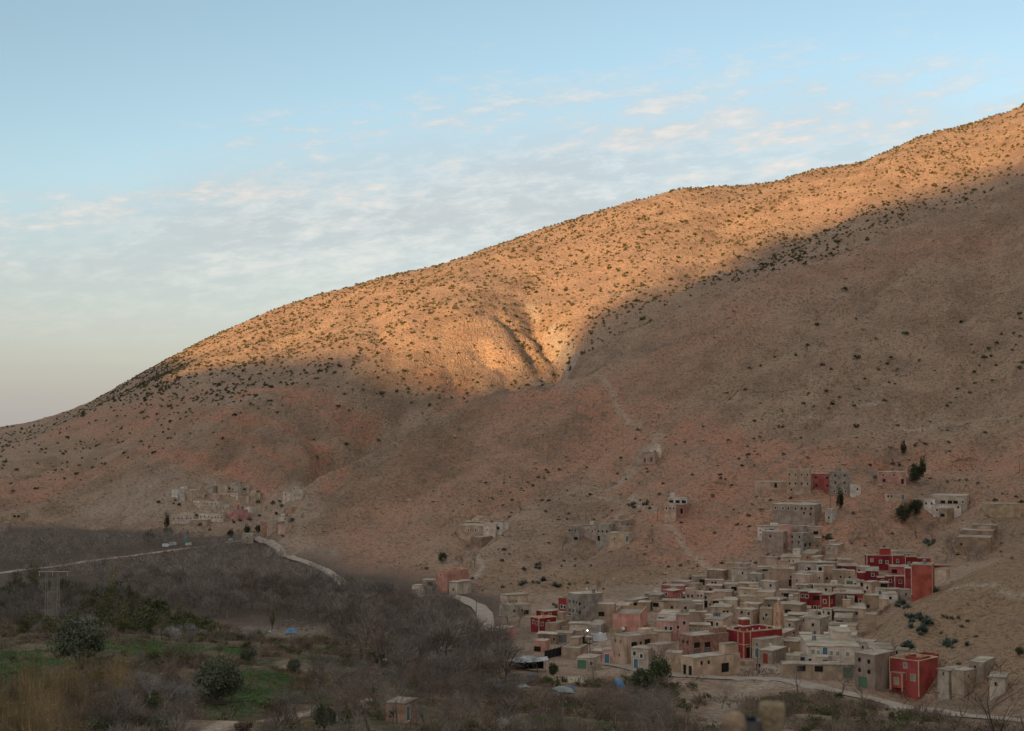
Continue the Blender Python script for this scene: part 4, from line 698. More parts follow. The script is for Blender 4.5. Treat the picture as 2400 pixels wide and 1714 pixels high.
# ------------------------------------------------------------------ far village down the valley
FV = [(235, 300, 365, 240, 312, 20, 'white', '', 'cream tower like house at the left of the far village'), (320, 375, 380, 270, 340, 8, 'white', '', 'pale narrow house beside the cream tower house, far village'), (380, 450, 520, 256, 345, 25, 'tan', '', 'tan house in the upper left of the far village'),
 (430, 520, 525, 228, 270, 6, 'cream', 'L3:.5d', 'tan row with three dark openings at the top left of the far village'), (520, 580, 590, 265, 315, 8, 'tan', '', 'small tan cube under the white upper house, far village'), (575, 660, 732, 200, 270, 28, 'cream', 'L3:.6s', 'pale two-faced house at the top of the far village'),
 (730, 830, 838, 195, 275, 6, 'tan', '', 'plain mud house right of the pale top house, far village'), (835, 970, 982, 196, 285, 6, 'cream', 'L@.1:.6o L@.4:.5d', 'mud house with a dark recess at the top of the far village'), (980, 1066, 1075, 212, 265, 8, 'cream', 'L@.4:.5o', 'brown ruin at the top right of the far village'),
 (580, 712, 742, 305, 350, 12, 'tan', '', 'low mud house in the middle of the far village'), (810, 942, 950, 280, 318, 6, 'cream', 'L4:.5s', 'low cream row with four slits, far village'), (810, 1060, 1075, 310, 370, 5, 'tan', '', 'long tan terrace house in the far village'),
 (1060, 1176, 1185, 270, 335, 6, 'tan', '', 'grey-tan house at the right end of the far village top rows'), (460, 545, 602, 360, 420, 24, 'cream', 'L3:.5s', 'cream house with three slits at the left middle of the far village'), (602, 730, 738, 345, 395, 6, 'cream', 'L3:.4d', 'mud house with three openings in the middle of the far village'),
 (540, 720, 728, 398, 455, 5, 'tan', '', 'long blank mud house under the cream slit house, far village'), (730, 856, 862, 390, 460, 5, 'cream', 'L3:.5s', 'wide cream house left of the pink minaret, far village'), (825, 892, 897, 450, 520, 8, 'salmon', '', 'salmon house below the pink minaret, far village'),
 (860, 946, 1018, 456, 550, 26, 'pink', 'L2:.6s', 'pink house at the foot of the far minaret'), (1010, 1062, 1098, 415, 460, 22, 'white', 'L@.5:.4s', 'small white house right of the far minaret'), (245, 465, 472, 505, 565, 5, 'cream', 'L5:.5d', 'long tan house with five windows at the lower left of the far village'),
 (380, 470, 475, 466, 520, 8, 'tan', '', 'mud room above the five-window house, far village'), (530, 652, 660, 490, 555, 5, 'cream', 'L3:.5d', 'tan house with three windows in the lower row of the far village'), (655, 782, 790, 490, 565, 5, 'cream', 'L4:.5d', 'mud house with four windows in the lower row of the far village'),
 (540, 662, 668, 460, 505, 6, 'cream', 'L5:.6d', 'brown gallery with five openings in the far village'), (440, 612, 622, 560, 625, 6, 'tan', '', 'lowest mud house of the far village'), (1425, 1512, 1518, 255, 325, 8, 'cream', 'L@.3:.6d', 'grey-tan house of the lone pair right of the far village'),
 (1520, 1630, 1645, 245, 315, 8, 'cream', 'L2:.3s', 'cream house of the lone pair right of the far village'), (1510, 1590, 1632, 196, 265, 20, 'cream', 'L@.4:.6d', 'upper cream storey over the lone pair, far village'), (1185, 1258, 1266, 575, 660, 8, 'brick', '', 'reddish brick house above the road near the far village'),
 (1256, 1350, 1358, 563, 655, 6, 'tan', '', 'tan house between two brick houses near the far village'), (1352, 1415, 1425, 575, 655, 8, 'brick', '', 'second brick house above the road near the far village'), (1355, 1470, 1505, 535, 585, 14, 'cream', 'L@.8:.5d', 'grey-tan house above the second brick house'),
 (1370, 1430, 1492, 612, 695, 28, 'tan', '', 'grey-tan cube overlooking the far road bend'), (990, 1100, 1108, 702, 790, 6, 'cream', 'L@.5:.6d', 'lone cream hut by the far road'), (1450, 1520, 1530, 430, 480, 10, 'brick', '', 'roofless brick ruin above the far road')]
for x0, xc, x1, yt, yb, t, wl, ft, lab in FV: H('e', x0, xc, x1, yt, yb, t, wl, 'n', ft, lab, 'house', group='houses of the far village')
H('P', 15, 50, 54, 1207, 1222, 8, 'mud', 'n', 'L@.55:.5o L@.8:.5o', 'low mud shed on the slope at the left edge', 'shed')
H('P', 0, 15, 18, 1228, 1246, 8, 'tan2', 'n', '', 'grey house at the left edge above the wood', 'house')
# ------------------------------------------------------------------ mosque, minarets
def empty(name, loc, rz=0.0, label=None, cat=None, group=None):
    o = bpy.data.objects.new(name, None); COL.objects.link(o); o.location = loc; o.rotation_euler = (0, 0, rz); tag(o, label, cat, group); return o
def part(name, bs, mat, parent): return mesh_obj(name, boxes(name, bs), M[mat], parent)
def minaret(base, w, h, t, wall, label, name='minaret'):
    r = empty(name, base, -R(t), label, 'minaret'); b = w * .06
    part('shaft', [(-w, 0, 0, w, -3, h)], wall, r); part('cornice', [(-w - b, b, -b, w + b, h + .003, h + .28)], 'trim', r)
    n = 4
    for k in range(n):
        u = -w + w * (k + .5) / n; q = w * .075
        for x, y in ((u, 0), (u, w)): part('merlon', [(x - q, x + q, y - q, y + q, h + .285, h + .95)], 'trim', r)
        if 0 < k < n - 1: pass
        v = w * (k + .5) / n
        for x in (-w, 0):
            if k not in (0, n - 1): part('merlon', [(x - q, x + q, v - q, v + q, h + .285, h + .95)], 'trim', r)
    l = w * .36; part('lantern', [(-w / 2 - l / 2, -w / 2 + l / 2, w / 2 - l / 2, w / 2 + l / 2, h + .29, h + 2.3)], wall, r)
    bm = bmesh.new(); bmesh.ops.create_uvsphere(bm, u_segments=10, v_segments=6, radius=l * .55); bmesh.ops.translate(bm, verts=bm.verts, vec=(-w / 2, w / 2, h + 2.35)); mesh_obj('dome', bm_mesh('dome', bm, True), M['lime'], r)
    for z in (.38, .72):
        part('window', [(-w * .55, -w * .45, -.02, .05, h * z, h * z + .9)], 'dark', r); part('window', [(-.05, .02, w * .45, w * .55, h * z, h * z + .9)], 'dark', r)
    for x0, x1, y0, y1 in ((-.16, .03, -.03, .16), (-w - .03, -w + .16, -.03, .16), (-.16, .03, w - .16, w + .03)): part('corner_trim', [(x0, x1, y0, y1, -.5, h - .005)], 'trim', r)
    return r
p = cast(1740 + 775 / 8.746, 1410 + 665 / 8.746); sc_ = FPX / p.y; w_ = (890 - 685) / 8.746 / (sc_ * (math.cos(R(45)) + math.sin(R(45))))
minaret(p, w_, 500 / 8.746 / sc_, 42, 'salmon', 'square salmon minaret with pale crown behind the mosque')
p = cast(350 + 930 / 4.548, 1100 + 500 / 4.548); minaret(p, 2.3, 125 / 4.548 * p.y / FPX, 40, 'pink', 'small pink minaret of the far village')
def arch(bm, cx, w, z0, zs, y, seg=9):                    # horseshoe-like arch as a filled plate facing -y
    pts = [(cx - w / 2, z0), (cx + w / 2, z0), (cx + w / 2, zs)] + [(cx + w / 2 * math.cos(a), zs + w / 2 * 1.15 * math.sin(a)) for a in np.linspace(0, math.pi, seg)[1:-1]] + [(cx - w / 2, zs)]
    return pts
def mosque():
    p = cast(1743, 1543); s = FPX / p.y; t = 60; L1 = 37 / (s * .5); L2 = 101 / (s * .866); Hh = (1543 - 1484) / s
    r = empty('mosque', p, -R(t), 'dark red mosque with cream banding and rooftop finials', 'mosque')
    bm = bmesh.new(); mid = Hh * .50
    facade(bm, (-L1, 0), (1, 0), (0, -1), L1, -3, Hh, [(L1 * .2, L1 * .2 + .8, Hh * .72, Hh * .72 + .9)])
    dr = [(L2 * (.07 + .125 * k), L2 * (.07 + .125 * k) + L2 * .095, 0.02, Hh * .40) for k in range(2)]; wn = [(L2 * u, L2 * u + .9, Hh * .70, Hh * .70 + .7) for u in (.58, .78)]
    facade(bm, (0, 0), (0, 1), (1, 0), L2, -3, Hh, dr + wn); facade(bm, (0, L2), (-1, 0), (0, 1), L1, -3, Hh, []); facade(bm, (-L1, L2), (0, -1), (-1, 0), L2, -3, Hh, [])
    mesh_obj('wall', bm_mesh('wall', bm), M['red'], r)
    part('roof', [(-L1 + .1, -.1, .1, L2 - .1, Hh - 1.3, Hh - 1.1)], 'roof', r); part('inner_wall', [(-L1 * .75, -L1 * .72, L2 * .2, L2 * .75, Hh - 1.09, Hh + .5), (-L1 * .72, -L1 * .3, L2 * .75, L2 * .78, Hh - 1.09, Hh + .5)], 'red', r)
    e = .12
    part('parapet', [(-L1 - e, e, -e, .5, Hh + .003, Hh + .28), (-L1 - e, e, L2 - .5, L2 + e, Hh + .003, Hh + .28), (-L1 - e, -L1 + .5, .5, L2 - .5, Hh + .003, Hh + .28), (-.5, e, .5, L2 - .5, Hh + .003, Hh + .28)], 'trim', r)
    part('band', [(-L1 - .05, .05, -.05, -.002, mid, mid + .22), (.002, .05, 0, L2, mid, mid + .22)], 'trim', r)
    for k in range(2):
        u = L2 * (.07 + .125 * k) + L2 * .0475; part('door', [(-.24, -.2, u - L2 * .0475, u + L2 * .0475, 0, Hh * .40)], 'dark', r)
        bm = bmesh.new(); rad = L2 * .0475; seg = 12; a0 = [(u + rad * 1.12 * math.cos(a), Hh * .40 + rad * .5 * math.sin(a)) for a in np.linspace(0, math.pi, seg)]; a1 = [(u + rad * .9 * math.cos(a), Hh * .40 + rad * .32 * math.sin(a)) for a in np.linspace(0, math.pi, seg)]
        for x in (.06,):
            o_ = [bm.verts.new((x, y, z)) for y, z in a0]; i_ = [bm.verts.new((x, y, z)) for y, z in a1]; ob = [bm.verts.new((.003, y, z)) for y, z in a0]
            for q in range(seg - 1): bm.faces.new((o_[q], o_[q + 1], i_[q + 1], i_[q])); bm.faces.new((o_[q], ob[q], ob[q + 1], o_[q + 1]))
        mesh_obj('arch', bm_mesh('arch', bm), M['lime'], r)
    for u in (.58, .78): part('window', [(-.2, -.16, L2 * u, L2 * u + .9, Hh * .7, Hh * .7 + .7)], 'glass', r)
    part('window', [(-L1 + L1 * .2, -L1 + L1 * .2 + .8, .16, .2, Hh * .72, Hh * .72 + .9)], 'glass', r)
    for x0, x1, y0, y1 in ((-.2, .04, -.04, .2), (-L1 - .04, -L1 + .2, -.04, .2), (.003, .06, 1.9, 2.15), (-2.15, -1.9, -.06, -.003)): part('corner_trim', [(x0, x1, y0, y1, -.5, Hh - .005)], 'trim', r)
    for u in (.1, .25, .42, .62, .8, .97): part('finial', [(-.3, -.05, L2 * u - .12, L2 * u + .12, Hh + .285, Hh + .8)], 'lime', r)
    for u in (.2, .55, .95): part('finial', [(-L1 * u - .12, -L1 * u + .12, .05, .3, Hh + .285, Hh + .8)], 'lime', r)
    th = (1484 - 1455) / s; part('turret', [(-2.0, -.15, .15, 2.0, Hh - 1, Hh + th)], 'red', r); part('turret_band', [(-2.12, -.03, .03, 2.12, Hh + th * .45, Hh + th * .45 + .3), (-2.12, -.03, .03, 2.12, Hh + th + .003, Hh + th + .3)], 'lime', r)
mosque()

# houses too alike to tell apart, packed between the others
FILL = [(1540, 1415), (1660, 1372), (1780, 1330), (1900, 1318), (2000, 1345), (2080, 1395), (1990, 1445), (1960, 1505), (1860, 1500), (1780, 1460), (1700, 1450), (1560, 1455)]
rf_ = random.Random(5); nf = 0; mx = lambda k: min(p[k] for p in FILL) + rf_.random() * (max(p[k] for p in FILL) - min(p[k] for p in FILL))
for _ in range(2600):
    a, b = mx(0), mx(1); ins = False
    for k in range(len(FILL)):
        (x1, y1), (x2, y2) = FILL[k], FILL[(k + 1) % len(FILL)]
        if (y1 > b) != (y2 > b) and a < (x2 - x1) * (b - y1) / (y2 - y1) + x1: ins = not ins
    if not ins or nf >= 34: continue
    p = cast(a, b); L1, L2 = rf_.uniform(4.5, 8), rf_.uniform(4, 6); r = (L1 + L2) / 4
    if any((p.x - hx) ** 2 + (p.y + 2 - hy) ** 2 < ((r + hr) * .98) ** 2 for hx, hy, hr in HC) or (1740 < a < 1850 and b > 1500): continue
    nf += 1; house_box('village_house', p, rf_.uniform(4, 38), L1, L2, rf_.uniform(2.6, 4.6), rf_.choice(['mud', 'sand', 'tan', 'mud2', 'sand', 'cream', 'tan2']), rf_.choice('eeeen'), rf_.choice(['L@.3:.6d', 'L2:.6s', 'L@.7:.6w', 'L@.3:.6s L@.7:0D', '', 'R@.5:.6d', 'L@.5:.55o']), 'small flat roofed mud house packed between the village rows', 'house', 'small mud houses packed between the rows')
# ------------------------------------------------------------------ growing things
def proj(x, y, z):
    f = y * math.cos(PITCH) + z * math.sin(PITCH); u = -y * math.sin(PITCH) + z * math.cos(PITCH); return PW / 2 + FPX * x / f, PH / 2 - FPX * u / f
def leaf_mat(name, a, b, c=None, rough=.7):
    m = NT(name); g = m.n('ShaderNodeNewGeometry').outputs['Random Per Island']; r = m.rand(); n = m.noise(m.coord(), .9, 3, .6)
    col = m.mix(g, a, b); col = m.mix(m.rng(n, .35, .7), col, c or tuple(v * .7 for v in a))
    cr = m.noise(m.pos(), 7.0, 2, .5); hs = m.n('ShaderNodeHueSaturation'); m.put(hs.inputs['Color'], col); m.l(m.math('MULTIPLY', m.math('ADD', m.math('MULTIPLY', r, .6), .70), m.rng(cr, .32, .68, .68, 1.3)), hs.inputs['Value']); m.b.inputs['Roughness'].default_value = rough
    return m.color(hs.outputs[0])
M.update({'nearbark': leaf_mat('dark_bark', (.07, .055, .045), (.11, .088, .07)), 'bark': leaf_mat('grey_bark', (.18, .15, .125), (.26, .215, .18)), 'palebark': leaf_mat('pale_bark', (.34, .29, .22), (.44, .38, .29)), 'twig': leaf_mat('bare_twigs', (.215, .180, .152), (.315, .265, .222)), 'browntwig': leaf_mat('brown_twigs', (.19, .142, .105), (.29, .215, .155)), 'whitetwig': leaf_mat('pale_twigs', (.30, .275, .255), (.42, .39, .365)),
 'evergreen': leaf_mat('evergreen_leaves', (.060, .074, .034), (.115, .130, .066), (.045, .054, .026)), 'olive': leaf_mat('grey_green_leaves', (.105, .118, .070), (.185, .195, .125), (.07, .08, .045)), 'shrub': leaf_mat('shrub_leaves', (.085, .085, .042), (.135, .125, .062), (.07, .066, .036)), 'dryshrub': leaf_mat('dry_shrub', (.14, .11, .068), (.21, .165, .105), (.11, .088, .055)), 'spring': leaf_mat('spring_green_leaves', (.105, .112, .045), (.165, .168, .072), (.09, .092, .038)), 'yellow': leaf_mat('yellow_green_leaves', (.22, .18, .06), (.32, .255, .09), (.17, .14, .05)),
 'reed': leaf_mat('dry_reeds', (.28, .195, .095), (.40, .29, .15), (.21, .15, .075)), 'blossom': leaf_mat('pale_blossom', (.36, .33, .32), (.52, .48, .46), (.28, .24, .24)), 'agave': leaf_mat('agave_leaves', (.12, .16, .12), (.22, .27, .21), (.10, .13, .10)), 'tuft': leaf_mat('low_scrub', (.165, .128, .086), (.27, .21, .145), (.14, .11, .074)), 'grassblade': leaf_mat('field_grass', (.06, .135, .025), (.11, .20, .05), (.055, .11, .022))})
def tri_mesh(name, v, mat, k=3):
    v = np.asarray(v, dtype=np.float32).reshape(-1, 3); n = len(v) // k; me = np_mesh(name, v, np.arange(n * k).reshape(n, k)); me.materials.append(M[mat]); return me
def rdir(g, n):
    d = g.normal(size=(n, 3)); return d / np.linalg.norm(d, axis=1, keepdims=True)
def leaf_verts(g, n, R3, size, clumps, lift=0.0, spread=.33):       # leaf quads gathered in clumps over a lumpy dome
    cc = rdir(g, clumps) * (g.uniform(.45, 1.0, (clumps, 1)) ** .6); cc[:, 2] = np.abs(cc[:, 2]) * g.choice([1, 1, 1, -.35], clumps)
    i = g.integers(0, clumps, n); rad = g.uniform(.55, 1.25, clumps)[i][:, None]
    p = cc[i] * (1 - spread * .6) + rdir(g, n) * (g.uniform(.2, 1, (n, 1)) ** .5) * spread * rad
    p = p * np.array(R3); p[:, 2] += lift
    a = rdir(g, n); b = np.cross(a, rdir(g, n)); b /= np.linalg.norm(b, axis=1, keepdims=True) + 1e-6; s = size * g.uniform(.6, 1.4, (n, 1)); a = a * s; b = b * s * .62
    return np.stack([p - a - b * .4, p + a * .1 - b, p + a + b * .3, p + b], 1)
def twig_verts(g, n, R3, length, width, lift, inner=.35):           # fine bare twigs filling a dome
    d = rdir(g, n); d[:, 2] = np.abs(d[:, 2]) * 1.0 - .12; q = d * g.uniform(inner, 1.0, (n, 1)) ** .7; lump = 1 + .22 * np.sin(d[:, :1] * 5 + 1) * np.cos(d[:, 1:2] * 4.3 + d[:, 2:] * 3)
    p = q * lump * np.array(R3); p[:, 2] += lift
    o = d + rdir(g, n) * .75; o[:, 2] += .35; o /= np.linalg.norm(o, axis=1, keepdims=True); l = length * g.uniform(.5, 1.5, (n, 1)); w = np.cross(o, rdir(g, n)); w /= np.linalg.norm(w, axis=1, keepdims=True) + 1e-6
    return np.stack([p - w * width, p + w * width, p + o * l], 1)
def tube(vs, a, b, ra, rb, seg=4):
    a = np.array(a); b = np.array(b); d = b - a; L = np.linalg.norm(d) + 1e-9; d = d / L; x = np.cross(d, [0.3, .9, .1]); x /= np.linalg.norm(x) + 1e-9; y = np.cross(d, x)
    A = [a + (x * math.cos(t) + y * math.sin(t)) * ra for t in np.arange(seg) * 2 * math.pi / seg]; B = [b + (x * math.cos(t) + y * math.sin(t)) * rb for t in np.arange(seg) * 2 * math.pi / seg]
    for k in range(seg): vs += [A[k], A[(k + 1) % seg], B[(k + 1) % seg], B[k]]
def grow(rr, vs, p, d, L, rad, lev, spread=.55, up=.15, tips=None, seg=4, nb=(2, 3)):
    q = np.array(p); dd = np.array(d); n = 3 if lev > 1 else 2
    for k in range(n):
        nd = dd + np.array([rr.gauss(0, .16), rr.gauss(0, .16), rr.gauss(0, .1) + up * .3]); nd /= np.linalg.norm(nd); r1 = rad * (1 - .42 * k / n); r2 = rad * (1 - .42 * (k + 1) / n); e = q + nd * L / n
        tube(vs, q, e, r1, r2, seg); q = e; dd = nd
        if lev > 0 and k >= (1 if lev < 4 else 1):
            for _ in range(rr.randint(*nb) if k == n - 1 else rr.randint(0, 2)):
                s = np.array([rr.gauss(0, 1), rr.gauss(0, 1), rr.gauss(0, .6) + up]); s /= np.linalg.norm(s); c = dd * (1 - spread) + s * spread; c /= np.linalg.norm(c)
                grow(rr, vs, q, c, L * rr.uniform(.6, .82), r2 * rr.uniform(.5, .68), lev - 1, spread, up, tips, 3, nb)
    if lev == 0 and tips is not None: tips.append(q)
def bare_tree_meshes(seed, h, lev=3, bark='bark', twig='twig', twigs=420, wid=.035, spread=.55, rad=.028, tl=.13):
    rr = random.Random(seed); g = np.random.default_rng(seed); vs = []; tips = []
    grow(rr, vs, (0, 0, -.4), (rr.gauss(0, .08), rr.gauss(0, .08), 1), h * .42, h * rad, lev, spread, .25, tips, 6 if lev > 3 else 5)
    tr = tri_mesh('trunk', vs, bark, 4); tips = np.array(tips); i = g.integers(0, len(tips), twigs); p = tips[i] + g.normal(size=(twigs, 3)) * h * .045
    o = rdir(g, twigs); o[:, 2] += .5; o += (tips[i] - tips.mean(0)) / (h * .5); o /= np.linalg.norm(o, axis=1, keepdims=True); l = h * tl * g.uniform(.4, 1.3, (twigs, 1)); w = np.cross(o, rdir(g, twigs)); w /= np.linalg.norm(w, axis=1, keepdims=True) + 1e-6; s0 = p - o * l * .5
    return tr, tri_mesh('crown', np.stack([s0 - w * wid, s0 + w * wid, p + o * l * .6], 1), twig)
def dome_tree_meshes(seed, h, twigs, wid, twig='twig', bark='bark'):    # orchard tree with a round crown of twigs
    g = np.random.default_rng(seed); rr = random.Random(seed); vs = []; tube(vs, (0, 0, -.5), (.1, .05, h * .3), h * .03, h * .022, 5)
    for k in range(6):
        a = k * 1.05 + rr.uniform(-.3, .3); e = (math.cos(a) * h * .25, math.sin(a) * h * .25, h * rr.uniform(.5, .75)); tube(vs, (.1, .05, h * .27), e, h * .016, h * .008, 4)
        for q in range(3): b = a + rr.uniform(-.8, .8); tube(vs, e, (e[0] + math.cos(b) * h * .16, e[1] + math.sin(b) * h * .16, e[2] + h * rr.uniform(.06, .22)), h * .007, h * .003, 3)
    return tri_mesh('trunk', vs, bark, 4), tri_mesh('crown', twig_verts(g, twigs, (h * .44, h * .44, h * .52), h * .15, wid, h * .42), twig)
def leafy_tree_meshes(seed, h, w, n, leaf, mat, clumps=34, trunk=.22, bark='bark'):
    g = np.random.default_rng(seed); rr = random.Random(seed); vs = []; tube(vs, (0, 0, -.5), (0, 0, h * trunk + .2), h * .035, h * .028, 6)
    for k in range(7): a = k * .9 + rr.uniform(-.3, .3); tube(vs, (0, 0, h * trunk), (math.cos(a) * w * .32, math.sin(a) * w * .32, h * rr.uniform(.45, .85)), h * .02, h * .008, 4)
    return tri_mesh('trunk', vs, bark, 4), tri_mesh('crown', leaf_verts(g, n, (w * .5, w * .5, h * (1 - trunk) * .62), leaf, clumps, h * (trunk + .30), .36), mat, 4)
def put_tree(meshes, loc, s, rz, name, label, cat='tree', group=None, sz=None):
    r = empty(name, loc, rz, label, cat, group); r.scale = (s, s, sz or s)
    for nm, me in zip(('trunk', 'crown'), meshes): o = bpy.data.objects.new(nm, me); COL.objects.link(o); o.parent = r
    return r
def put_one(me, loc, s, rz, name, label, cat, group=None, sz=None):
    o = bpy.data.objects.new(name, me); COL.objects.link(o); o.location = loc; o.scale = (s, s, sz or s); o.rotation_euler = (0, 0, rz); return tag(o, label, cat, group)
def merge_copies(name, protos, places, mat, label, cat):            # many tiny copies as one object; protos are (n, k, 3) arrays
    out = []; k = protos[0].shape[1]
    for x, y, z, s, a, i in places:
        c, sn = math.cos(a) * s, math.sin(a) * s; P = protos[i]; q = np.empty_like(P); q[..., 0] = P[..., 0] * c - P[..., 1] * sn + x; q[..., 1] = P[..., 0] * sn + P[..., 1] * c + y; q[..., 2] = P[..., 2] * s + z; out.append(q)
    me = tri_mesh(name, np.concatenate(out), mat, k); return tag(mesh_obj(name, me), label, cat, kind='stuff')
def zgrid(xs, ys):                                                    # ground height for arrays of points
    u = xs / ys; j = np.clip(np.searchsorted(Uc, u) - 1, 0, len(Uc) - 2); fu = (u - Uc[j]) / (Uc[j + 1] - Uc[j]); ld = np.log(ys); i = np.clip(np.searchsorted(logD, ld) - 1, 0, len(Dr) - 2); fv = (ld - logD[i]) / (logD[i + 1] - logD[i])
    f = lambda A: (A[i, j] * (1 - fu) + A[i, j + 1] * fu) * (1 - fv) + (A[i + 1, j] * (1 - fu) + A[i + 1, j + 1] * fu) * fv
    return f
def inpoly(px, py, poly):
    c = np.zeros(px.shape, bool); n = len(poly)
    for k in range(n):
        x1, y1 = poly[k]; x2, y2 = poly[(k + 1) % n]; m = ((y1 > py) != (y2 > py)) & (px < (x2 - x1) * (py - y1) / (y2 - y1 + 1e-9) + x1); c ^= m
    return c
def scatter(g, n, x0, x1, y0, y1, poly=None):
    ys = g.uniform(y0, y1, n); xs = g.uniform(x0, x1, n); f = zgrid(xs, ys); zs = f(Z)
    fw = ys * math.cos(PITCH) + zs * math.sin(PITCH); upv = -ys * math.sin(PITCH) + zs * math.cos(PITCH); px = PW / 2 + FPX * xs / fw; py = PH / 2 - FPX * upv / fw
    k = np.ones(n, bool) if poly is None else inpoly(px, py, poly)
    return xs[k], ys[k], zs[k], px[k], py[k], f, k
HB = []                                                               # keep plants out of houses and lanes
for o in list(COL.objects):
    if o.parent is None and o.type == 'EMPTY': HB.append((o.location.x, o.location.y))
HB = np.array(HB)
def clear_of_houses(xs, ys, r=9.0):
    k = np.ones(len(xs), bool)
    for hx, hy in HB: k &= (xs - hx) ** 2 + (ys - hy - 3) ** 2 > r * r
    return k
g = np.random.default_rng(21)
# --- shrubs of the sunny mountain side
def shrub_v(seed, n, size=.34): return leaf_verts(np.random.default_rng(seed), n, (1.25, 1.25, .95), size, 7, .35, .45)
SHM = [tri_mesh('shrub', shrub_v(40 + k, 60), 'shrub', 4) for k in range(5)]; SHD = [tri_mesh('shrub', shrub_v(50 + k, 70), 'dryshrub', 4) for k in range(3)]; SHE = [tri_mesh('shrub', shrub_v(60 + k, 120, .26), 'evergreen', 4) for k in range(4)]
xs, ys, zs, px, py, f, k = scatter(g, 100000, -750, 800, 950, 1640)
isa = f(isA)[k]; den = fbm(xs, ys, 90, 3); shadef = np.clip((py - (905 - np.clip(px - 1310, 0, 1200) * .47)) / 60, 0, 1)
keep = (isa > .5) & (g.random(len(xs)) < np.clip(.24 + den * .32, .05, .6) * (1 - .86 * shadef) * np.where(px < 420, 1.6, 1)) & (px > -60) & (px < 2460)
xs, ys, zs, px, py = [v[keep] for v in (xs, ys, zs, px, py)]
big = g.uniform(.55, 1.5, len(xs)) * np.where(g.random(len(xs)) < .12, 1.4, 1); show = np.argsort(-big / ys); top = set(show[:170].tolist())
for i in sorted(top): put_one(SHM[i % 5], (xs[i], ys[i], zs[i] - .15), big[i], g.uniform(0, 6.3), 'shrub', 'small dark juniper shrub dotted over the mountain side', 'shrub', 'shrubs dotted over the mountain side')
pl_ = [(xs[i], ys[i], zs[i] - .15, big[i], g.uniform(0, 6.3), i % 4) for i in range(len(xs)) if i not in top]
merge_copies('shrub_cover', [shrub_v(70 + k, 14, .62) for k in range(4)], pl_, 'shrub', 'scattered low shrubs covering the sunlit mountain side', 'shrubs')
# --- single bushes of the near slope, where the photograph shows them
E1 = (1500, 600, 2.527); E2 = (980, 980, 3.158); E3 = (0, 900, 4.06); E4 = (1700, 1240, 3.79); E5 = (1700, 1040, 3.249)
BUSH = [(E1, 'e', "1217,195,22 1045,405,20 1285,372,14 1905,388,17 1568,460,27 998,528,18 918,585,16 795,597,14 1085,645,18 1285,598,29 1470,637,19 1488,598,16 1410,672,12 1522,672,14 1648,622,14 1520,703,10 1478,748,12 1512,758,12 1105,797,16 1182,835,14 965,872,16 1028,890,14 1148,873,25 1118,900,12 1448,856,18 1280,1007,25 845,1010,18 678,975,18 622,793,16 652,663,14 718,650,14 515,810,12 525,1092,14 375,1010,12 980,1020,10 1978,683,18 2115,514,16 2067,548,18 2145,462,16 2215,455,14 2250,475,14 2248,342,20 2255,370,18 2225,523,12 2035,600,24 2080,592,14 2110,645,14 2010,648,10 2245,660,18 2205,556,14 2270,630,14 1880,785,14 1950,810,14 2045,1045,16 1635,1120,18 1690,1112,18 1525,1003,14 1360,1238,16 1530,1235,18 1680,1240,16"),
 (E2, 'e', "1100,748,14 1295,750,16 1250,365,14 1440,685,16 1600,660,22 1690,375,13 2030,418,20 1080,1055,18 1160,1045,10 1065,1095,14 1165,1095,12 1280,1090,12 1255,1220,19 1375,1265,14 1555,965,14 1675,1005,14 1945,1090,17 2000,1060,12 2070,1095,16 330,640,10 455,612,10 560,600,10 260,690,9 930,860,9 625,872,9 1825,1225,18 1905,195,14 1975,175,16 1555,640,16 1640,690,12 275,855,10 1045,730,10"),
 (E3, 'e', "120,1020,20 490,1435,24 425,1450,18 400,1500,26 310,1510,22 580,1478,16 470,1382,12 160,1150,12 35,1155,12 1150,255,10 1290,235,12 1380,245,10 910,240,14 1560,330,12 1500,360,10 1820,350,10 1260,435,9 1390,485,9 1230,385,9 1110,405,12 1070,455,12 1025,485,10 900,525,12 805,555,12 770,575,12 710,625,9 740,625,9 820,600,9 570,640,9 620,640,9 945,790,9 1070,785,9 770,912,12 740,1012,10 280,1125,10 415,1180,12 1160,410,10 560,565,8 1140,555,8 145,612,9"),
 (E5, 'd', "370,480,16 245,365,18 500,415,22 345,430,18 175,545,24 205,465,18 1145,255,26 1275,150,22 1690,290,18 1925,300,20 2100,760,14 2110,380,14 2180,870,14 2100,820,14 1950,500,12 800,690,14 940,880,14"), (E4, 'd', "2075,1205,10 2230,960,8 1920,930,8 2100,870,8 2150,820,9 1930,780,9 1970,790,9 2010,795,9 2070,795,9 430,240,16 270,300,24 380,230,20 1410,160,10 1240,150,10")]
for (ox, oy, k_), typ, s in BUSH:
    for j, tok in enumerate(s.split()):
        a, b, w = [float(v) for v in tok.split(',')]; p = cast(ox + a / k_, oy + (b + w * .35) / k_); sc_ = max(w / k_ * p.y / FPX / 1.35, .5)
        if typ == 'e': put_one(SHE[j % 4], p, sc_, g.uniform(0, 6.3), 'bush', 'dark green bush standing alone on the stony near slope', 'bush', 'green bushes on the near slope')
        else: put_one(SHD[j % 3], p, sc_, g.uniform(0, 6.3), 'dry_bush', 'dry brown bush on the slope around the upper houses', 'bush', 'dry bushes around the upper houses')
xs, ys, zs, px, py, f, k = scatter(g, 2600, -60, 260, 420, 800); cl = fbm(xs, ys, 40, 3); keep = (f(isB)[k] > .5) & (px > 1000) & (px < 2440) & (g.random(len(xs)) < np.clip(.13 + cl * .45, .02, .5)) & clear_of_houses(xs, ys, 9)
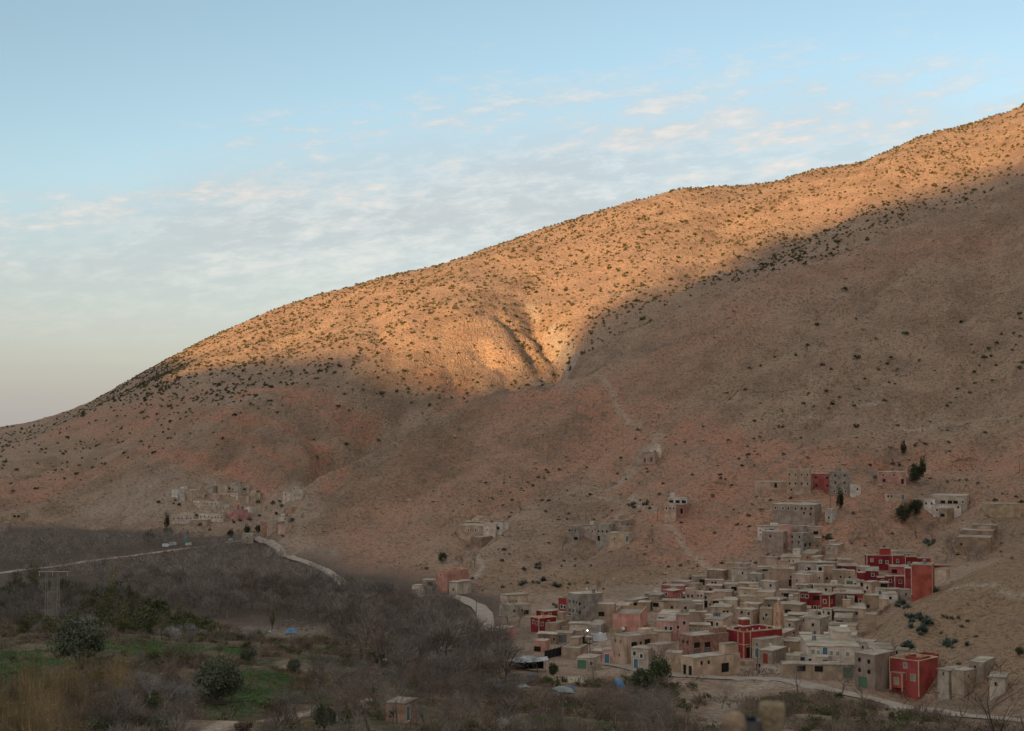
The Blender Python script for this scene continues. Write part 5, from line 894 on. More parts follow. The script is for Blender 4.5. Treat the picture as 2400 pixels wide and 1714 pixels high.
for j, i in enumerate(np.where(keep)[0][:300]):
    if g.random() < .5: put_one(SHE[j % 4], (xs[i], ys[i], zs[i] - .1), g.uniform(.35, .95), g.uniform(0, 6.3), 'bush', 'dark green bush standing alone on the stony near slope', 'bush', 'green bushes on the near slope')
    else: put_one(SHD[j % 3], (xs[i], ys[i], zs[i] - .1), g.uniform(.4, 1.1), g.uniform(0, 6.3), 'dry_bush', 'dry brown bush on the slope around the upper houses', 'bush', 'dry bushes around the upper houses')
# --- outcrops: broken rock showing through the slopes
M['rock'] = plaster('broken_rock', (.30, .195, .135), (.42, .285, .205), .7)
q = np.random.default_rng(77); OC = []
for k in range(5):
    o = np.array([(1, 0, 0), (0, 1, 0), (-1, 0, 0), (0, -1, 0), (0, 0, .8), (0, 0, -.8)]) * q.uniform(.55, 1.2, (6, 1)) + q.normal(size=(6, 3)) * .18; OC.append(np.array([[o[a], o[b], o[c]] for a, b, c in ((0, 1, 4), (1, 2, 4), (2, 3, 4), (3, 0, 4), (1, 0, 5), (2, 1, 5), (3, 2, 5), (0, 3, 5))]))
xs, ys, zs, px, py, f, k = scatter(g, 70000, -520, 420, 330, 1150); band = 1 - np.abs(fbm(xs * .8 - ys * .6, (xs * .6 + ys * .8) * .3, 60, 3)) * 3.2; red = f(ms['red'])[k]
keep = ((f(isB)[k] > .5) | (f(isA)[k] > .5)) & (g.random(len(xs)) < np.clip((band - .62) * .5 + red * .10, 0, .4)) & (px > -60) & (px < 2460) & clear_of_houses(xs, ys, 7); xs, ys, zs = xs[keep], ys[keep], zs[keep]; ss = g.uniform(.3, 1.0, len(xs)) ** 1.6 * 1.7
merge_copies('rock_outcrop', OC, [(xs[i], ys[i], zs[i], ss[i], g.uniform(0, 6.3), i % 5) for i in range(len(xs))], 'rock', 'broken rock showing through the stony slopes', 'rocks')
# --- low scrub on all the slopes: nobody could count it
def tuft_v(seed, n=5):
    q = np.random.default_rng(seed); return twig_verts(q, n, (.42, .42, .28), .34, .10, .0, .1)
xs, ys, zs, px, py, f, k = scatter(g, 190000, -520, 420, 255, 1020)
ib, ic, ia, pale = f(isB)[k], f(isC)[k], f(isA)[k], f(ms['pale'])[k]; cl = fbm(xs, ys, 22, 3); red = f(ms['red'])[k]
keep = ((ib > .5) | (ic > .5) | (ia > .5)) & (g.random(len(xs)) < np.clip(.42 + cl * 1.0 - red * .25 - pale * .4, .04, 1)) & (px > -80) & (px < 2480) & clear_of_houses(xs, ys, 6)
xs, ys, zs = xs[keep], ys[keep], zs[keep]; ss = g.uniform(.5, 1.5, len(xs)) * np.clip(ys / 480, .7, 1.7)
merge_copies('scrub_cover', [tuft_v(80 + k) for k in range(6)], [(xs[i], ys[i], zs[i], ss[i], 0, i % 6) for i in range(len(xs))], 'tuft', 'low dry scrub covering the stony slopes', 'scrub')
# --- the bare wood on the valley floor
WOOD = [(-60, 1282), (0, 1276), (200, 1275), (330, 1275), (420, 1268), (560, 1284), (640, 1312), (700, 1345), (780, 1385), (900, 1410), (1000, 1416), (1050, 1425), (1075, 1470), (1120, 1510), (1180, 1540), (1190, 1640), (1100, 1650), (1000, 1640), (900, 1590), (830, 1545), (790, 1505), (760, 1462), (640, 1444), (480, 1452), (400, 1432), (280, 1380), (160, 1362), (60, 1372), (-60, 1330)]
DT = [dome_tree_meshes(100 + k, 8.0, 700, .040) for k in range(4)] + [dome_tree_meshes(110 + k, 8.0, 620, .042, 'browntwig') for k in range(2)]
xs, ys, zs, px, py, f, k = scatter(g, 12000, -420, 20, 230, 1000, WOOD)
o_ = np.argsort(ys); xs, ys, zs, px, py = [v[o_] for v in (xs, ys, zs, px, py)]
roadA = [cast(*p) for p in ((-40, 1352), (60, 1336), (170, 1322), (300, 1304), (380, 1292), (470, 1280), (560, 1268))]
kept = []; cell = {}; low_ = []; rax = np.array([p.x for p in roadA]); ray_ = np.array([p.y for p in roadA])
clear_of = clear_of_houses(xs, ys, 7.5); dr, _ = seg_dist(roadA, xs, ys)
for i in range(len(xs)):
    yr = float(np.interp(xs[i], rax, ray_))
    if clear_of[i] and dr[i] > 7 and rax[0] < xs[i] < rax[-1] - 12 and 0 < yr - ys[i] < 98: low_.append((xs[i], ys[i], zs[i], g.uniform(.5, 1.15) * min(1, .35 + (yr - ys[i]) / 70), g.uniform(0, 6.3), i % 3))
    if not clear_of[i] or dr[i] < 7 or (rax[0] < xs[i] < rax[-1] - 12 and 0 < yr - ys[i] < 98) or (1070 < px[i] < 1120 and py[i] < 1480): continue
    c = (int(xs[i] // 7), int(ys[i] // 7))
    if any((xs[i] - xs[j]) ** 2 + (ys[i] - ys[j]) ** 2 < (5.2 if ys[i] < 560 else 7.0) ** 2 for a in (-1, 0, 1) for b in (-1, 0, 1) for j in cell.get((c[0] + a, c[1] + b), ())): continue
    cell.setdefault(c, []).append(i); kept.append(i)
near = kept[:230]; rest = kept[230:]
for i in near:
    m = DT[i % 4] if g.random() < .85 else DT[4 + i % 2]; s = g.uniform(.75, 1.2)
    put_tree(m, (xs[i], ys[i], zs[i]), s, g.uniform(0, 6.3), 'bare_tree', 'leafless grey tree crowded in the valley wood', 'tree', 'leafless trees of the valley wood', s * g.uniform(.85, 1.15))
pl_ = [(xs[i], ys[i], zs[i], g.uniform(.75, 1.25), g.uniform(0, 6.3), i % 4) for i in rest]
def far_tree(seed): q = np.random.default_rng(seed); return twig_verts(q, 200, (3.6, 3.6, 4.3), 1.5, .075, 3.2)
merge_copies('bare_wood', [far_tree(130 + k) for k in range(4)], pl_, 'twig', 'grey mass of leafless trees further down the valley', 'wood')
merge_copies('low_thicket', [twig_verts(np.random.default_rng(140 + k), 150, (1.9, 1.9, 2.0), 1.0, .05, .1, .1) for k in range(3)], low_, 'browntwig', 'low brown thicket in front of the far road', 'undergrowth')
# --- brush, green willows and undergrowth of the foreground
BR = [tri_mesh('brush', twig_verts(np.random.default_rng(150 + k), 420, (1.6, 1.6, 1.7), .9, .022, .1, .1), ('browntwig', 'twig', 'browntwig', 'dryshrub')[k], 3) for k in range(4)]
GR = [tri_mesh('bush', leaf_verts(np.random.default_rng(160 + k), 900, (1.5, 1.5, 1.4), .11, 18, .7, .42), ('spring', 'evergreen', 'olive', 'dryshrub')[k], 4) for k in range(4)]
FGL = [(-60, 1380), (60, 1385), (200, 1395), (420, 1440), (560, 1480), (700, 1490), (1000, 1560), (1200, 1590), (1300, 1600), (1500, 1600), (1620, 1610), (1700, 1660), (1900, 1625), (2050, 1660), (2300, 1710), (2460, 1714), (2460, 1900), (-60, 1900)]
xs, ys, zs, px, py, f, k = scatter(g, 15000, -125, 105, 128, 420, FGL)
gr_, pa_ = f(ms['green'])[k], f(ms['pale'])[k]; cl = fbm(xs, ys, 20, 3)
keep = (g.random(len(xs)) < np.clip(.55 + cl * 1.2 - gr_ * 2.6 - pa_ * .5, 0.02, .95)) & clear_of_houses(xs, ys, 7)
lane = [cast(*p) for p in ((500, 1714), (620, 1690), (760, 1660), (860, 1640))]; dl, _ = seg_dist(lane, xs, ys); keep &= dl > 3.2
lane2 = [cast(*p) for p in ((1660, 1714), (1690, 1660), (1740, 1622), (1800, 1600))]; dl, _ = seg_dist(lane2, xs, ys); keep &= dl > 4
xs, ys, zs, px, py = [v[keep] for v in (xs, ys, zs, px, py)]; typ = g.random(len(xs)) + .18 * np.clip(fbm(xs, ys, 30, 2) * 2, -1, 1); order = np.argsort(ys); ni = [0, 0]
tw_p = []; gn_p = []
for i in order:
    s = g.uniform(.5, 1.35); a = g.uniform(0, 6.3); q = (xs[i], ys[i], zs[i] - .1)
    if typ[i] < .68:
        if ni[0] < 240: ni[0] += 1; put_one(BR[int(typ[i] * 400) % 4], q, s, a, 'brush', 'tangle of leafless brown brush on the foreground slope', 'brush', 'leafless brush of the foreground slope', s * g.uniform(.7, 1.3))
        else: tw_p.append((*q, s, a, int(i) % 3))
    else:
        if ni[1] < 160: ni[1] += 1; put_one(GR[(0, 3, 2, 1, 3)[int(typ[i] * 500) % 5]], q, s * .85, a, 'green_bush', 'low green or olive bush on the foreground slope', 'bush', 'low bushes of the foreground slope', s * g.uniform(.6, 1.0))
        else: gn_p.append((*q, s * .85, a, int(i) % 3))
if tw_p: merge_copies('undergrowth', [twig_verts(np.random.default_rng(170 + k), 150, (1.6, 1.6, 1.6), .9, .035, .1, .1) for k in range(3)], tw_p, 'browntwig', 'brown undergrowth behind the foreground brush', 'undergrowth')
if gn_p: merge_copies('leafy_undergrowth', [leaf_verts(np.random.default_rng(180 + k), 260, (1.5, 1.5, 1.2), .15, 12, .6, .42) for k in range(3)], gn_p, 'spring', 'green undergrowth behind the foreground brush', 'undergrowth')
VAL = [(-60, 1352), (60, 1376), (160, 1368), (280, 1386), (400, 1446), (480, 1476), (560, 1480), (420, 1490), (-60, 1490)]
xs, ys, zs, px, py, f, k = scatter(g, 2600, -190, -50, 360, 620, VAL); pt = [[], []]; cn = [0, 0]
for i in np.argsort(ys):
    s = g.uniform(.7, 1.9); q = (xs[i], ys[i], zs[i] - .1); a = g.uniform(0, 6.3); t = int(g.random() < .5 + .5 * math.sin(xs[i] * .05))
    if abs(px[i] - 122) < 22 and py[i] < 1475: continue
    if cn[t] < 55: cn[t] += 1; put_one((BR[int(i) % 4], GR[(0, 0, 2, 3)[int(i) % 4]])[t], q, s, a, ('brush', 'green_bush')[t], ('grey leafless thicket on the left valley floor', 'soft green bush on the left valley floor')[t], 'bush', ('thickets of the left valley floor', 'green bushes of the left valley floor')[t], s * g.uniform(.8, 1.5))
    else: pt[t].append((*q, s, a, int(i) % 3))
merge_copies('valley_thicket', [twig_verts(np.random.default_rng(174 + k), 130, (1.6, 1.6, 2.0), 1.0, .05, .1, .1) for k in range(3)], pt[0], 'twig', 'grey thicket covering the left valley floor', 'undergrowth')
merge_copies('valley_greenery', [leaf_verts(np.random.default_rng(184 + k), 200, (1.5, 1.5, 1.7), .2, 11, .8, .46) for k in range(3)], pt[1], 'spring', 'green growth covering the left valley floor', 'undergrowth')
# willows and poplars just coming into leaf
SW = [leafy_tree_meshes(190 + k, 7.0, 4.2, 620, .16, 'spring', 26, .12) for k in range(3)] + [leafy_tree_meshes(195, 7.5, 3.4, 520, .15, 'yellow', 22, .12)]
for j, (a, b, h, t) in enumerate(((40, 1385, 52, 0), (75, 1372, 60, 1), (20, 1400, 46, 2), (110, 1395, 40, 0), (205, 1430, 46, 1), (235, 1448, 52, 2), (262, 1440, 60, 0), (290, 1452, 52, 1), (318, 1440, 60, 2), (345, 1448, 46, 0), (262, 1408, 60, 1), (300, 1405, 42, 2), (185, 1408, 40, 0), (160, 1425, 40, 2), (420, 1445, 34, 3), (350, 1398, 40, 3), (638, 1475, 48, 3), (265, 1378, 50, 3), (735, 1565, 56, 0), (815, 1560, 30, 1), (1835, 1560, 10, 1), (1300, 1690, 50, 0), (1420, 1700, 40, 1), (1960, 1700, 44, 0), (2090, 1700, 36, 2), (1240, 1680, 40, 3))):
    p = cast(a, b); s = h * p.y / FPX / 7.0; put_tree(SW[t], p, s, j * 1.3, 'willow' if t < 3 else 'poplar', ('soft green willow coming into leaf by the stream' if t < 3 else 'yellowish poplar coming into leaf by the stream'), 'tree', 'willows by the stream' if t < 3 else 'yellow poplars by the stream')
# --- single trees the photograph shows
LT = {'olive': [leafy_tree_meshes(200 + k, 7.5, 8.5, 5200, .19, 'olive', 46, .10) for k in range(2)], 'dark': [leafy_tree_meshes(210 + k, 6.0, 5.0, 2600, .17, 'evergreen', 30, .08) for k in range(2)], 'cyp': [leafy_tree_meshes(220, 6.0, 2.2, 900, .16, 'evergreen', 24, .06)]}
for kd, v, a, b, w, name, lab in (('olive', 0, 182, 1562, 138, 'olive_tree', 'broad dark olive tree at the left, above the reeds'), ('olive', 1, 508, 1650, 132, 'olive_tree', 'broad grey-green olive tree on the terraces, second from the left'), ('dark', 0, 1505, 1632, 62, 'evergreen_tree', 'lower left mass of the dark evergreen below the front row'), ('dark', 1, 1548, 1606, 64, 'evergreen_tree', 'taller dark evergreen tree below the front row houses'),
    ('dark', 0, 582, 1560, 42, 'evergreen_tree', 'dark evergreen right of the second olive tree'), ('olive', 0, 688, 1578, 40, 'olive_tree', 'small grey-green tree by the stream path'), ('dark', 1, 1296, 1585, 30, 'evergreen_tree', 'small dark evergreen right of the white marquee'), ('dark', 1, 2118, 1226, 44, 'evergreen_tree', 'dark evergreen left of the white hillside house'), ('dark', 0, 2145, 1212, 40, 'evergreen_tree', 'second dark evergreen touching the white hillside house'), ('dark', 1, 2145, 1132, 42, 'evergreen_tree', 'dark tree at the right end of the lone pink house'), ('cyp', 0, 2164, 1116, 20, 'evergreen_tree', 'tall narrow tree beyond the lone pink house'), ('cyp', 0, 1968, 1196, 22, 'cypress_tree', 'narrow dark cypress right of the grey-tan slope house'), ('cyp', 0, 1152, 1250, 12, 'cypress_tree', 'tiny cypress in the left hillside cluster'), ('cyp', 0, 2117, 1068, 15, 'cypress_tree', 'dark spindly tree above the lone pink house'), ('dark', 0, 1038, 1320, 24, 'evergreen_tree', 'leaning green tree above the salmon roadside house'), ('dark', 0, 802, 1622, 30, 'evergreen_tree', 'small green tree at the end of the foreground lane'), ('dark', 1, 25, 1660, 40, 'evergreen_tree', 'ivy dark tree at the lower left edge'), ('dark', 0, 350, 1690, 50, 'evergreen_tree', 'low dark tree below the second olive'), ('cyp', 0, 215, 1640, 16, 'cypress_tree', 'ivy covered stump among the reeds'), ('dark', 0, 760, 1714, 60, 'evergreen_tree', 'dark green shrub tree at the bottom edge'), ('dark', 1, 540, 1262, 20, 'evergreen_tree', 'dark tree left of the lone cream far hut'), ('dark', 0, 605, 1250, 18, 'evergreen_tree', 'dark tree below the far brick houses'), ('dark', 1, 350, 1275, 30, 'evergreen_tree', 'dark tree left of the far road camp'), ('dark', 0, 395, 1262, 24, 'evergreen_tree', 'dark tree below the far village, left'), ('dark', 1, 580, 1252, 20, 'evergreen_tree', 'dark tree below the far village, right'), ('cyp', 0, 390, 1240, 16, 'evergreen_tree', 'slim dark tree at the left foot of the far village'), ('dark', 0, 2390, 1540, 22, 'evergreen_tree', 'small round bush tree at the right edge of the near spur')):
    p = cast(a, b); m = LT[kd][v % len(LT[kd])]; bw = {'olive': 8.5, 'dark': 5.0, 'cyp': 2.2}[kd]; put_tree(m, p, w * p.y / FPX / bw, a * .37, name, lab)
BT = [bare_tree_meshes(230, 8, 4, 'bark', 'twig', 900, .018), bare_tree_meshes(231, 8, 4, 'bark', 'browntwig', 1000, .018), bare_tree_meshes(232, 8, 4, 'palebark', 'palebark', 260, .014, .38, .026), bare_tree_meshes(233, 8, 3, 'whitetwig', 'whitetwig', 700, .02), bare_tree_meshes(234, 8, 4, 'bark', 'blossom', 1100, .03), bare_tree_meshes(235, 8, 4, 'bark', 'twig', 700, .016)]
for v, a, b, h, lab in ((0, 1192, 1462, 56, 'bare tree in front of the low grey-tan building, left end of village'), (1, 1215, 1470, 44, 'second bare tree beside the dark red house'), (0, 1548, 1592, 72, 'bare tree in front of the whitewashed front row house'), (1, 1868, 1628, 70, 'bushy bare tree by the lower road below the square'), (0, 1968, 1636, 84, 'spreading bare tree by the lower road before the brown building'), (5, 2022, 1650, 66, 'bare tree left of the big red roadside house'), (2, 942, 1716, 118, 'pale barked tree with lopped limbs at the bottom centre'), (0, 320, 1640, 92, 'bare leaning tree between the two olive trees'), (3, 415, 1655, 56, 'whitish bare tree left of the second olive tree'), (3, 445, 1660, 60, 'whitish bare tree touching the second olive tree'), (4, 590, 1512, 44, 'pale blossoming tree on the stony stream bank'), (4, 1185, 1728, 44, 'pale blossoming tree at the bottom centre right'), (1, 760, 1610, 76, 'gnarled bare tree beside the stream path'), (3, 700, 1690, 84, 'pale bare tree above the foreground lane'), (3, 790, 1690, 84, 'second pale bare tree above the foreground lane'), (1, 850, 1700, 90, 'brown bare tree at the bottom, left of the pale barked tree'), (1, 1180, 1690, 92, 'leaning bare tree below the tents'), (0, 1210, 1700, 110, 'tall bare tree below the tents, right'), (0, 1095, 1600, 80, 'bare tree left of the tents'), (1, 1180, 1610, 66, 'bare tree in front of the white marquee'), (5, 1260, 1580, 50, 'bare tree at the right side of the white marquee'), (4, 400, 1520, 50, 'mauve blossoming tree above the green terrace'), (1, 380, 1500, 56, 'dark bare tree above the green terrace'), (1, 360, 1510, 40, 'small bare tree left of the mauve tree'), (4, 440, 1512, 48, 'second mauve tree above the green terrace'), (1, 1090, 1258, 0, ''), (1, 1220, 1202, 26, 'lone bare tree above the left hillside cluster'), (1, 1110, 1228, 22, 'dark bare tree just above the left hillside cluster'), (1, 1318, 1292, 36, 'dark bare tree left of the row house'), (1, 1435, 1292, 30, 'bare brown tree below the row house'), (1, 1528, 1275, 34, 'bare tree right of the row house'), (1, 1102, 1330, 36, 'round bare tree above the salmon roadside house'), (1, 1072, 1334, 30, 'bare tree left of the round one above the salmon house'), (1, 2150, 1262, 52, 'bare tree above the right hand red houses'), (1, 2190, 1270, 44, 'dark bare tree thicket above the right hand red houses'), (4, 2290, 1312, 30, 'pale blossoming tree before the stepped mud house'), (1, 2240, 1308, 52, 'spreading bare tree left of the stepped mud house'), (1, 2215, 1320, 40, 'bare tree behind the near spur'), (1, 2162, 988, 22, 'dark bare tree on the upper right slope'), (4, 2050, 1136, 36, 'pale bare tree left of the lone pink house'), (1, 2098, 1092, 46, 'bare thicket above the lone pink house'), (1, 1752, 1588, 36, 'purple bare bush by the mosque corner'), (1, 1780, 1344, 0, ''), (1, 1400, 1392, 30, 'dark bare tree right of the big grey building'), (1, 1470, 1600, 34, 'brown thicket tree right of the blue tent'), (1, 1395, 1608, 58, 'wide brown thicket left of the blue tent'), (0, 1690, 1662, 60, 'bare tree on the bank below the road'), (5, 1640, 1640, 44, 'brown bare tree on the bank left of the gravel path'), (1, 1500, 1700, 60, 'bare saplings at the bottom centre right'), (0, 1000, 1640, 70, 'bare tree right of the pale barked tree'), (1, 1050, 1690, 80, 'bare tree before the small roadside hut at the bottom'), (0, 1120, 1660, 70, 'bare tree beside the blue tarpaulin'), (1, 925, 1708, 52, 'bare tree before the left corner of the red hut'), (0, 958, 1709, 56, 'bare tree before the turquoise door of the red hut'), (5, 975, 1704, 46, 'bare tree right of the red hut')):
    if h == 0: continue
    p = cast(a, b); put_tree(BT[v], p, h * p.y / FPX / 8.0, a * .61, 'bare_tree' if v not in (4,) else 'blossom_tree', lab)
LOWT = [(660, 1640), (900, 1600), (1100, 1645), (1200, 1690), (1400, 1705), (1600, 1705), (1600, 1780), (640, 1780)]
xs, ys, zs, px, py, f, k = scatter(g, 520, -60, 60, 150, 270, LOWT); n = 0
for i in range(len(xs)):
    if n >= 58: break
    n += 1; put_tree(BT[(0, 1, 5, 1)[i % 4]], (xs[i], ys[i], zs[i]), g.uniform(.45, .85), g.uniform(0, 6.3), 'bare_tree', 'slender leafless tree in the thicket along the bottom', 'tree', 'slender leafless trees along the bottom')
LOWL = [(-40, 1490), (300, 1480), (620, 1500), (660, 1640), (560, 1780), (-40, 1780)]
xs, ys, zs, px, py, f, k = scatter(g, 700, -110, -20, 140, 330, LOWL); n = 0; gk = f(ms['green'])[k]
for i in range(len(xs)):
    if n >= 24 or gk[i] > .3: continue
    n += 1; put_tree(BT[(1, 0, 5, 1, 0, 3)[i % 6]], (xs[i], ys[i], zs[i]), g.uniform(.35, .7), g.uniform(0, 6.3), 'bare_tree', 'small leafless tree scattered over the terraced slope', 'tree', 'small leafless trees on the terraced slope')
for j in range(34):
    p = cast(g.uniform(370, 690), g.uniform(1150, 1262)); put_one(SHE[j % 4] if j % 3 else SHD[j % 3], p, g.uniform(.7, 1.7), g.uniform(0, 6.3), 'bush', 'dark bush between the houses of the far village', 'bush', 'dark bushes among the far village')
# near leafless tree at the lower right corner, its trunk below the frame
rr_ = random.Random(77); vs = []; tips = []; tube(vs, (0, 0, -1.2), (.1, 0, 2.2), .22, .17, 8); tube(vs, (.1, 0, 2.2), (.25, .1, 3.7), .17, .14, 8)
for k_ in range(6):
    a_ = k_ * 1.05 + .4; grow(rr_, vs, (.2, .06, 3.0 + .14 * k_), (math.cos(a_) * .9, math.sin(a_) * .5, .55), 1.75, .085, 4, .55, .12, tips, 5, (2, 2))
g_ = np.random.default_rng(78); tp = np.array(tips); n_ = min(900, len(tp)); q_ = tp[:n_]; o2 = rdir(g_, n_); o2[:, 2] += .4; w_ = np.cross(o2, rdir(g_, n_)) * .012
bud = leaf_verts(g_, 130, (1, 1, 1), .045, 12); bud = bud - bud.mean(1, keepdims=True) + tp[g_.integers(0, len(tp), 130)][:, None, :]
nt = (tri_mesh('trunk', vs, 'nearbark', 4), tri_mesh('crown', np.stack([q_ - w_, q_ + w_, q_ + o2 * .28], 1), 'nearbark', 3))
p = Vector((13.6, 41.0, ground(13.6, 41.0))); put_tree(nt, p, 1.0, 2.2, 'bare_tree', 'nearest leafless tree with dark branches at the lower right corner')
# --- reeds
RE = []
for k in range(3):
    q = np.random.default_rng(260 + k); n = 150; b0 = np.zeros((n, 3)); b0[:, :2] = q.normal(size=(n, 2)) * .8; t0 = b0.copy(); t0[:, :2] += q.normal(size=(n, 2)) * .35; t0[:, 2] = q.uniform(1.8, 4.6, n); w = rdir(q, n); w[:, 2] = 0; w *= .034
    st = np.stack([b0 - w, b0 + w, t0], 1); lf = t0 * .7 + b0 * .3; d = rdir(q, n); d[:, 2] = np.abs(d[:, 2]) * .7; lv = np.stack([lf, lf + w * 2, lf + d * .55], 1); RE.append(tri_mesh('reeds', np.concatenate([st, lv]), 'reed', 3))
REED = [(-20, 1600), (60, 1612), (150, 1590), (200, 1575), (290, 1572), (300, 1640), (200, 1660), (150, 1714), (240, 1760), (-20, 1780)]
xs, ys, zs, px, py, f, k = scatter(g, 1500, -80, -30, 130, 215, REED); n = 0
for i in range(len(xs)):
    if n >= 60: break
    n += 1; put_one(RE[i % 3], (xs[i], ys[i], zs[i] - .1), g.uniform(.7, 1.15), g.uniform(0, 6.3), 'reed_clump', 'clump of tall dry reeds at the lower left', 'reeds', 'clumps of dry reeds at the lower left')
# --- green blades of the little fields
xs, ys, zs, px, py, f, k = scatter(g, 60000, -110, 10, 170, 345); gr_ = f(ms['green'])[k]; keep = gr_ > .55; xs, ys, zs = xs[keep], ys[keep], zs[keep]
merge_copies('field_grass', [twig_verts(np.random.default_rng(270 + k), 5, (.25, .25, .05), .3, .05, 0, .1) for k in range(3)], [(xs[i], ys[i], zs[i], 1, 0, i % 3) for i in range(len(xs))], 'grassblade', 'short green crop of the terraced fields', 'grass')
# --- agaves on the near spur and slope
def agave_mesh(seed):
    q = np.random.default_rng(seed); n = 30; a = q.uniform(0, 6.28, n); e = q.uniform(.25, 1.35, n); d = np.stack([np.cos(a) * np.cos(e), np.sin(a) * np.cos(e), np.sin(e)], 1); w = np.stack([-np.sin(a), np.cos(a), np.zeros(n)], 1) * .11; m = d * .45; t = d * q.uniform(.9, 1.25, (n, 1)); up = np.array([0, 0, .06])
    return tri_mesh('agave', np.concatenate([np.stack([m * .1 - w * .6, m + w - up * 0, t, m - w], 1), np.stack([m * .1 - w * .6 - up, m + w - up, t, m - w - up], 1)]), 'agave', 4)
AG = [agave_mesh(280 + k) for k in range(3)]
for cx, cy, n, sp in ((2142, 1452, 9, 20), (2170, 1462, 10, 14), (2155, 1478, 8, 12), (2125, 1517, 9, 14), (2230, 1512, 11, 20), (2108, 1420, 8, 14), (2188, 1388, 3, 6), (1270, 1362, 7, 14), (1305, 1375, 6, 12), (1225, 1368, 4, 10), (1516, 1186, 10, 22), (1475, 1185, 4, 8), (1200, 1175, 3, 6), (1258, 1330, 4, 9), (1302, 1420, 4, 8), (2180, 1270, 8, 20), (1940, 1262, 5, 14), (1620, 1360, 5, 10)):
    for j in range(n):
        p = cast(cx + g.normal() * sp * .55, cy + g.normal() * sp * .28); put_one(AG[j % 3], p, g.uniform(.8, 1.7), g.uniform(0, 6.3), 'agave', 'blue-green agave rosette in a clump on the bare slope', 'agave', 'agaves on the slopes')

# --- dry grass rims of the terraces
xs, ys, zs, px, py, f, k = scatter(g, 40000, -120, 0, 165, 345); ft = f(fr)[k]; keep = (f(tm)[k] > .4) & (ft > .58) & (ft < .80); xs, ys, zs = xs[keep], ys[keep], zs[keep]
merge_copies('terrace_grass', [twig_verts(np.random.default_rng(290 + k), 12, (.5, .5, .2), .55, .05, 0, .1) for k in range(3)], [(xs[i], ys[i], zs[i], g.uniform(.7, 1.5), 0, i % 3) for i in range(len(xs))], 'reed', 'dry grass along the edges of the terraces', 'grass')
# ------------------------------------------------------------------ roads
def pale_ground(name, a, b):
    m = NT(name); p = m.pos(); n = m.noise(p, 3.0, 4, .6); n2 = m.noise(p, .6, 3, .6); c = m.mix(m.rng(n, .3, .7), a, b); m.bump(n2, .08, .6); return m.color(c)
M['road'] = pale_ground('dusty_road', (.31, .26, .205), (.40, .34, .275)); M['concrete'] = plaster('weathered_concrete', (.36, .32, .26), (.45, .40, .33)); M['stone'] = plaster('dry_stone', (.30, .24, .175), (.40, .33, .245), .5)
def dense(pts, step):
    out = []
    for k in range(len(pts) - 1):
        n = max(1, int((Vector(pts[k + 1]) - Vector(pts[k])).length / step)); out += [Vector(pts[k]).lerp(Vector(pts[k + 1]), q / n) for q in range(n)]
    out.append(Vector(pts[-1])); sm = [p.copy() for p in out]
    for _ in range(6):
        for i in range(1, len(out) - 1): sm[i] = (out[i - 1] + out[i] * 2 + out[i + 1]) / 4
        out = [p.copy() for p in sm]
    return out
def strip(name, pix, width, mat, lift=.16, z_min=None):
    pts = dense([cast(*p) for p in pix], 2.5); vs = []; q = []
    for i, p in enumerate(pts):
        d = (pts[min(i + 1, len(pts) - 1)] - pts[max(i - 1, 0)]); d.z = 0; d.normalize(); n = Vector((-d.y, d.x, 0)) * width / 2
        row = [p + n * t for t in (-1, -.5, 0, .5, 1)]; zz = [ground(r.x, r.y) for r in row]; zc = max(zz) if width < 8 else None
        for r, z in zip(row, zz): vs.append((r.x, r.y, max(z, (sum(zz) / 5)) + lift))
    for i in range(len(pts) - 1):
        for k in range(4): a = i * 5 + k; q.append((a, a + 1, a + 6, a + 5))
    return tag(mesh_obj(name, np_mesh(name, vs, q, True), M[mat]), kind='structure'), pts
strip('road', [(-40, 1350), (60, 1336), (170, 1323), (300, 1305), (380, 1294), (460, 1283), (560, 1270), (600, 1263)], 5, 'road')
strip('road', [(596, 1262), (650, 1284), (676, 1306), (720, 1320), (770, 1341), (800, 1362), (815, 1382), (860, 1400)], 4.4, 'road')
strip('road', [(1020, 1395), (1060, 1398), (1095, 1408), (1125, 1424), (1137, 1442), (1138, 1470), (1150, 1490)], 5, 'road')
_, front = strip('road', [(1400, 1554), (1480, 1566), (1560, 1584), (1660, 1590), (1750, 1592), (1850, 1596), (1920, 1614), (2000, 1633), (2100, 1653), (2200, 1672), (2300, 1684), (2440, 1697)], 4.6, 'road')
# retaining walls along the lower road, built of separate blocks
def block_wall(pts, h, label, off, cw=2.6, mat='stone'):
    root = empty('retaining_wall', pts[0], 0, label, 'wall'); n = 0
    for i in range(0, len(pts) - 1):
        a, b = pts[i], pts[i + 1]; d = b - a; d.z = 0; L = d.length
        if L < .2: continue
        d.normalize(); nn = Vector((-d.y, d.x, 0)); c = (a + b) / 2 - nn * off; rr = random.Random(i)
        zt = ground(a.x, a.y) * .5 + ground(b.x, b.y) * .5 + .32
        me = boxes('block', [(-L / 2 + .02, L / 2 - .02, -.25, .25, -h, 0)]); o = mesh_obj('block', me, M[mat], root); o.location = Vector((c.x, c.y, zt + rr.uniform(-.1, .06))) - pts[0]; o.rotation_euler = (0, 0, math.atan2(d.y, d.x)); n += 1
    return root
fr_ = [p for p in front]; i0 = len(fr_) // 3
block_wall(fr_[i0:int(len(fr_) * .56)], 2.2, 'pale retaining wall below the road in front of the square', 2.9, mat='concrete'); block_wall(fr_[int(len(fr_) * .60):int(len(fr_) * .86)], 2.0, 'pale retaining wall below the road before the big red house', 2.9, mat='concrete')
